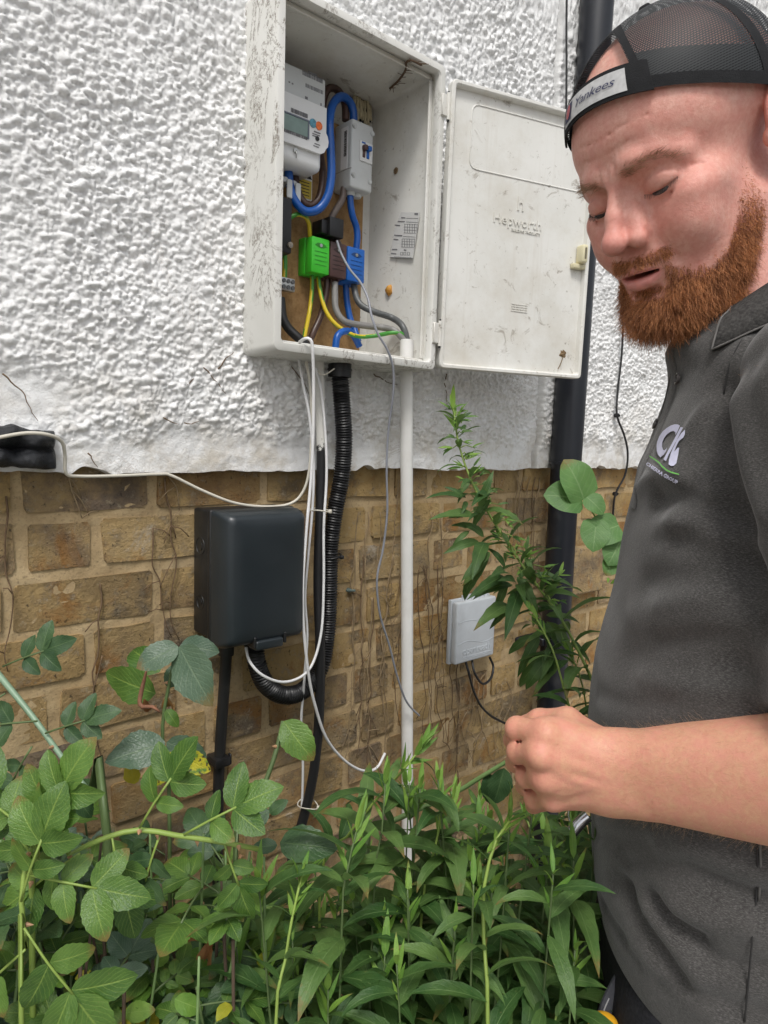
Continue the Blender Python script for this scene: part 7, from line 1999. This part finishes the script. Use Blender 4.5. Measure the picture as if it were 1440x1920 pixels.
add_leaf(DM_[0], t_, atd(312, 1305, 0.80), Vector((0.3, 0, -1)), -CF, 0.03); add_leaf(DM_[1], t_, atd(270, 1310, 0.80), Vector((0.5, -0.2, -0.8)), -CF, 0.028); add_leaf(YM[0], t_, atd(252, 1470, 0.79), Vector((-0.2, 0, 1)), -CF, 0.03)
put('withered_bud', tube([atd(275, 1255, 0.80), atd(262, 1320, 0.795), atd(285, 1325, 0.79), atd(300, 1335, 0.79)], 0.002, 6, 0.006, rf=lambda s, S: 0.6 + 1.6 * (s / S) * (1 - s / S) * 2), plain('withered_brown', (0.2, 0.09, 0.05), 0.8, 0.3, 100, 0.5), t_, True)
# thick diagonal cane with small leaves on the far left
t_, W = cane([(-60, 1195, 0.78), (-5, 1262, 0.76), (62, 1345, 0.74), (120, 1425, 0.73), (172, 1490, 0.72)], 0.0038, 'thick grey-green rose cane slanting down from the left edge', plain('waxy_cane', (0.20, 0.30, 0.20), 0.4, 0.12, 20, 0.08), 2, toground=False)
t_.location = t_.location
g_ = put('cane', tube([W[-1], atd(200, 1560, 0.72), Vector((atd(230, 1700, 0.72).x, atd(230, 1700, 0.72).y, 0.0))], 0.0048, 8, 0.04), CANED, t_, True)
for (px, py, dep, dx_, dz_, sz) in ((70, 1352, 0.72, -1.0, -0.1, 0.042), (85, 1375, 0.73, 0.9, 0.3, 0.036), (60, 1400, 0.72, -0.5, -0.9, 0.036), (95, 1420, 0.73, 0.5, -0.8, 0.034), (10, 1300, 0.75, -0.8, -0.6, 0.036), (5, 1250, 0.76, 0.9, 0.35, 0.04)):
    compound(t_, atd(px, py, dep), CR * dx_ + Vector((0, 0, dz_)), -CF + Vector((0, 0, 0.4)), sz, RM, 5)
# arching bright cane across the front
t_, W = cane([(60, 1650, 0.58), (130, 1602, 0.585), (200, 1570, 0.59), (262, 1556, 0.595), (330, 1566, 0.60), (410, 1578, 0.61), (484, 1592, 0.62)], 0.0034, 'bright green thorny rose cane arching across the front at the left', STALK, 7)
for (px, py, dep, dx_, dz_, sz, ms) in ((90, 1635, 0.58, -0.6, 0.8, 0.042, RMB), (130, 1600, 0.58, -0.4, 0.9, 0.036, RMB), (262, 1552, 0.59, 0.55, 0.9, 0.042, RMB), (345, 1565, 0.6, 0.9, 0.5, 0.042, RMB), (210, 1570, 0.59, 0.2, -1.0, 0.042, RMB), (420, 1580, 0.61, 0.3, -0.9, 0.034, RMB), (300, 1565, 0.60, -0.3, -1.0, 0.036, RM), (150, 1600, 0.58, -0.8, -0.6, 0.042, RMB)):
    compound(t_, atd(px, py, dep), CR * dx_ + Vector((0, 0, dz_)), -CF + Vector((0, 0, 0.6)), sz, ms, 5, STALK)
# cut stub with one hanging leaf
t_, W = cane([(440, 1640, 0.74), (462, 1540, 0.74), (500, 1460, 0.75), (520, 1400, 0.76), (531, 1352, 0.77)], 0.0040, 'cut rose stub with one leaf hanging from its end', CANED, 3)
add_leaf(RMB[3], t_, atd(532, 1352, 0.765), atd(585, 1425, 0.75) - atd(532, 1352, 0.765), -CF + Vector((0, 0, 0.3)), 0.055, 'leaflet')
for a, b in (((505, 1520, 0.70), (445, 1555, 0.69)), ((525, 1580, 0.68), (632, 1590, 0.67)), ((520, 1585, 0.68), (470, 1590, 0.68)), ((505, 1525, 0.71), (540, 1500, 0.71))):
    A_, B_ = atd(*a), atd(*b); add_leaf(rp.choice(RM), t_, A_, B_ - A_, TOCAM, (B_ - A_).length, 'leaflet')
# cane beside the fist
t_, W = cane([(690, 1560, 0.90), (845, 1490, 0.88), (900, 1458, 0.86), (955, 1425, 0.84), (985, 1410, 0.83)], 0.0038, 'green rose cane pointing right to behind the fist', CANE, 3, toground=False)
add_leaf(RM[1], t_, atd(945, 1440, 0.84), CR * -0.2 + Vector((0, 0, -1)), -CF, 0.05, 'leaflet'); add_leaf(RM[2], t_, atd(915, 1450, 0.86), CR * 0.2 + Vector((0, 0, -1)), -CF, 0.045, 'leaflet')
put('cane', tube([W[0], Vector((W[0].x - 0.05, W[0].y, 0.0))], 0.004, 8, 0.05), CANED, t_, True)
# bright leaves at the lower left corner
t_, W = cane([(40, 1900, 0.56), (48, 1780, 0.56), (40, 1690, 0.56), (55, 1600, 0.57), (95, 1530, 0.58)], 0.0030, 'rose shoot with glossy bright leaves at the lower left corner', STALK, 3)
for (px, py, dep, dx_, dz_, sz, ms) in ((45, 1740, 0.55, 0.5, -0.75, 0.055, RMB), (40, 1690, 0.555, 0.3, 0.9, 0.045, RMB), (48, 1780, 0.555, -0.6, -0.6, 0.05, RMB), (60, 1590, 0.565, 0.4, 0.8, 0.046, RMB), (70, 1570, 0.57, -0.6, 0.5, 0.045, RMB), (50, 1640, 0.56, 0.95, -0.2, 0.046, RMB)):
    compound(t_, atd(px, py, dep), CR * dx_ + Vector((0, 0, dz_)), -CF + Vector((0, 0, 0.6)), sz, ms, 5, STALK)
# filler roses
rfill = []
for i in range(74):
    px = rp.uniform(-60, 500); dep = rp.uniform(0.60, 1.0)
    py = skyline(px) + rp.uniform(20, 300) * (1.3 - dep) / 0.65
    if i % 3 == 0: py = skyline(px) + rp.uniform(-10, 110); dep = rp.uniform(0.64, 0.82)
    if dep > 0.8: py = max(py, 1500)
    tip = atd(px, py, dep)
    if tip.y > -0.06: tip.y = -0.06
    t_ = thing('rose_shoot', (tip.x, tip.y, 0), 'x', 'rose', GROSE); rfill.append((px, t_))
    b_ = Vector((tip.x, tip.y, 0)); md = b_.lerp(tip, 0.6) + Vector((rp.uniform(-.05, .05), rp.uniform(-.03, .03), 0))
    P = [b_, md, tip]; put('cane', tube(P, 0.0026, 6, 0.03, rf=lambda s, S: 1.2 - 0.7 * s / S), rp.choice((CANE, CANED, WOODY)), t_, True)
    Q_ = catmull(P, 0.02); ms = rp.choice((RM, RM, RMB, RMB, RMG)); n_ = len(Q_)
    for j in range(rp.randint(8, 12)):
        q = Q_[int((0.5 + 0.5 * rp.random()) * (n_ - 1))]; a = rp.uniform(0, 6.28)
        compound(t_, q, Vector((math.cos(a), math.sin(a), rp.uniform(-0.3, 0.7))), Vector((0, 0, 1)) - CF * 0.5, rp.uniform(0.022, 0.046), ms if rp.random() < 0.85 else RMB, 5, flop=rp.uniform(0, 0.3))
for i, (px, o_) in enumerate(sorted(rfill, key=lambda q: q[0])): o_['label'] = 'leafy rose shoot in the thicket at the lower left, %s from the left' % ordinal(i + 1)
# small-leaved undergrowth low at the left with yellow leaves
SMM = rosem(LANCEB, 3, 220)
for i, px in enumerate(sorted(rp.uniform(130, 470) for _ in range(14))):
    py, dep = rp.uniform(1690, 1900), rp.uniform(0.62, 0.74)
    tip = atd(px, py, dep); b_ = Vector((tip.x, min(-0.08, tip.y), 0)); t_ = thing('undergrowth_plant', b_, 'small-leaved undergrowth plant with yellowing leaves, %s from the left' % ordinal(i + 1), 'plant', 'undergrowth plants at the lower left')
    P = [b_, b_.lerp(tip, 0.6) + Vector((rp.uniform(-.02, .02), 0, 0)), tip]; put('stem', tube(P, 0.0018, 6, 0.03), WOODY, t_, True)
    Q_ = catmull(P, 0.012)
    for j in range(20):
        q = Q_[int((0.6 + 0.4 * rp.random()) * (len(Q_) - 1))]; a = rp.uniform(0, 6.28)
        p = q + Vector((math.cos(a), math.sin(a), rp.uniform(-0.4, 0.6))) * rp.uniform(0.005, 0.05)
        add_leaf(rp.choice(SMM + RM[:2] + YM[:1]), t_, p, Vector((math.cos(a), math.sin(a), rp.uniform(-0.6, 0.5))), TOCAM, rp.uniform(0.016, 0.032))
t_ = thing('withered_leaf', atd(385, 1790, 0.66), 'pair of withered brown leaves hanging in the undergrowth at the lower left', 'leaf')
add_leaf(DM_[0], t_, atd(388, 1718, 0.66), Vector((-0.15, 0, -1)), -CF, 0.055); add_leaf(DM_[1], t_, atd(395, 1765, 0.66), Vector((-0.25, 0, -1)), -CF, 0.035)
# broad heart-shaped leaves right of the downpipe
tp = [(1175, 1180, 1.30), (1160, 1080, 1.30), (1142, 1010, 1.30), (1118, 972, 1.30), (1096, 935, 1.30)]
P = stem_pts(tp, 0.0, 0.0); t_ = thing('broad_leaf_plant', P[0], 'climbing plant with broad pale green leaves right of the downpipe', 'plant')
put('stem', tube(P, 0.0032, 6, 0.03, rf=lambda s, S: 1.1 - 0.6 * s / S), STALK, t_, True)
for a, b, ln in (((1092, 938), (1025, 922), 1.0), ((1095, 936), (1068, 858), 1.0), ((1100, 932), (1135, 960), 1.0), ((1118, 975), (1112, 1035), 1.0), ((1160, 985), (1100, 1005), 1.0), ((1150, 1045), (1140, 1078), 1.0), ((1165, 1010), (1140, 1060), 1.0)):
    A_, B_ = atd(*a, 1.29), atd(*b, 1.27); add_leaf(rp.choice(HM), t_, A_, B_ - A_, -CF + Vector((0, 0, 0.35)) + CR * rp.uniform(-0.2, 0.2), (B_ - A_).length * ln)
for j in range(8): add_leaf(rp.choice(LMB), t_, atd(1150 + rp.uniform(-12, 8), 1080 + rp.uniform(-10, 20), 1.28), Vector((rp.uniform(-1, 1), rp.uniform(-1, 0.2), rp.uniform(-0.2, 1))), TOCAM, 0.035)
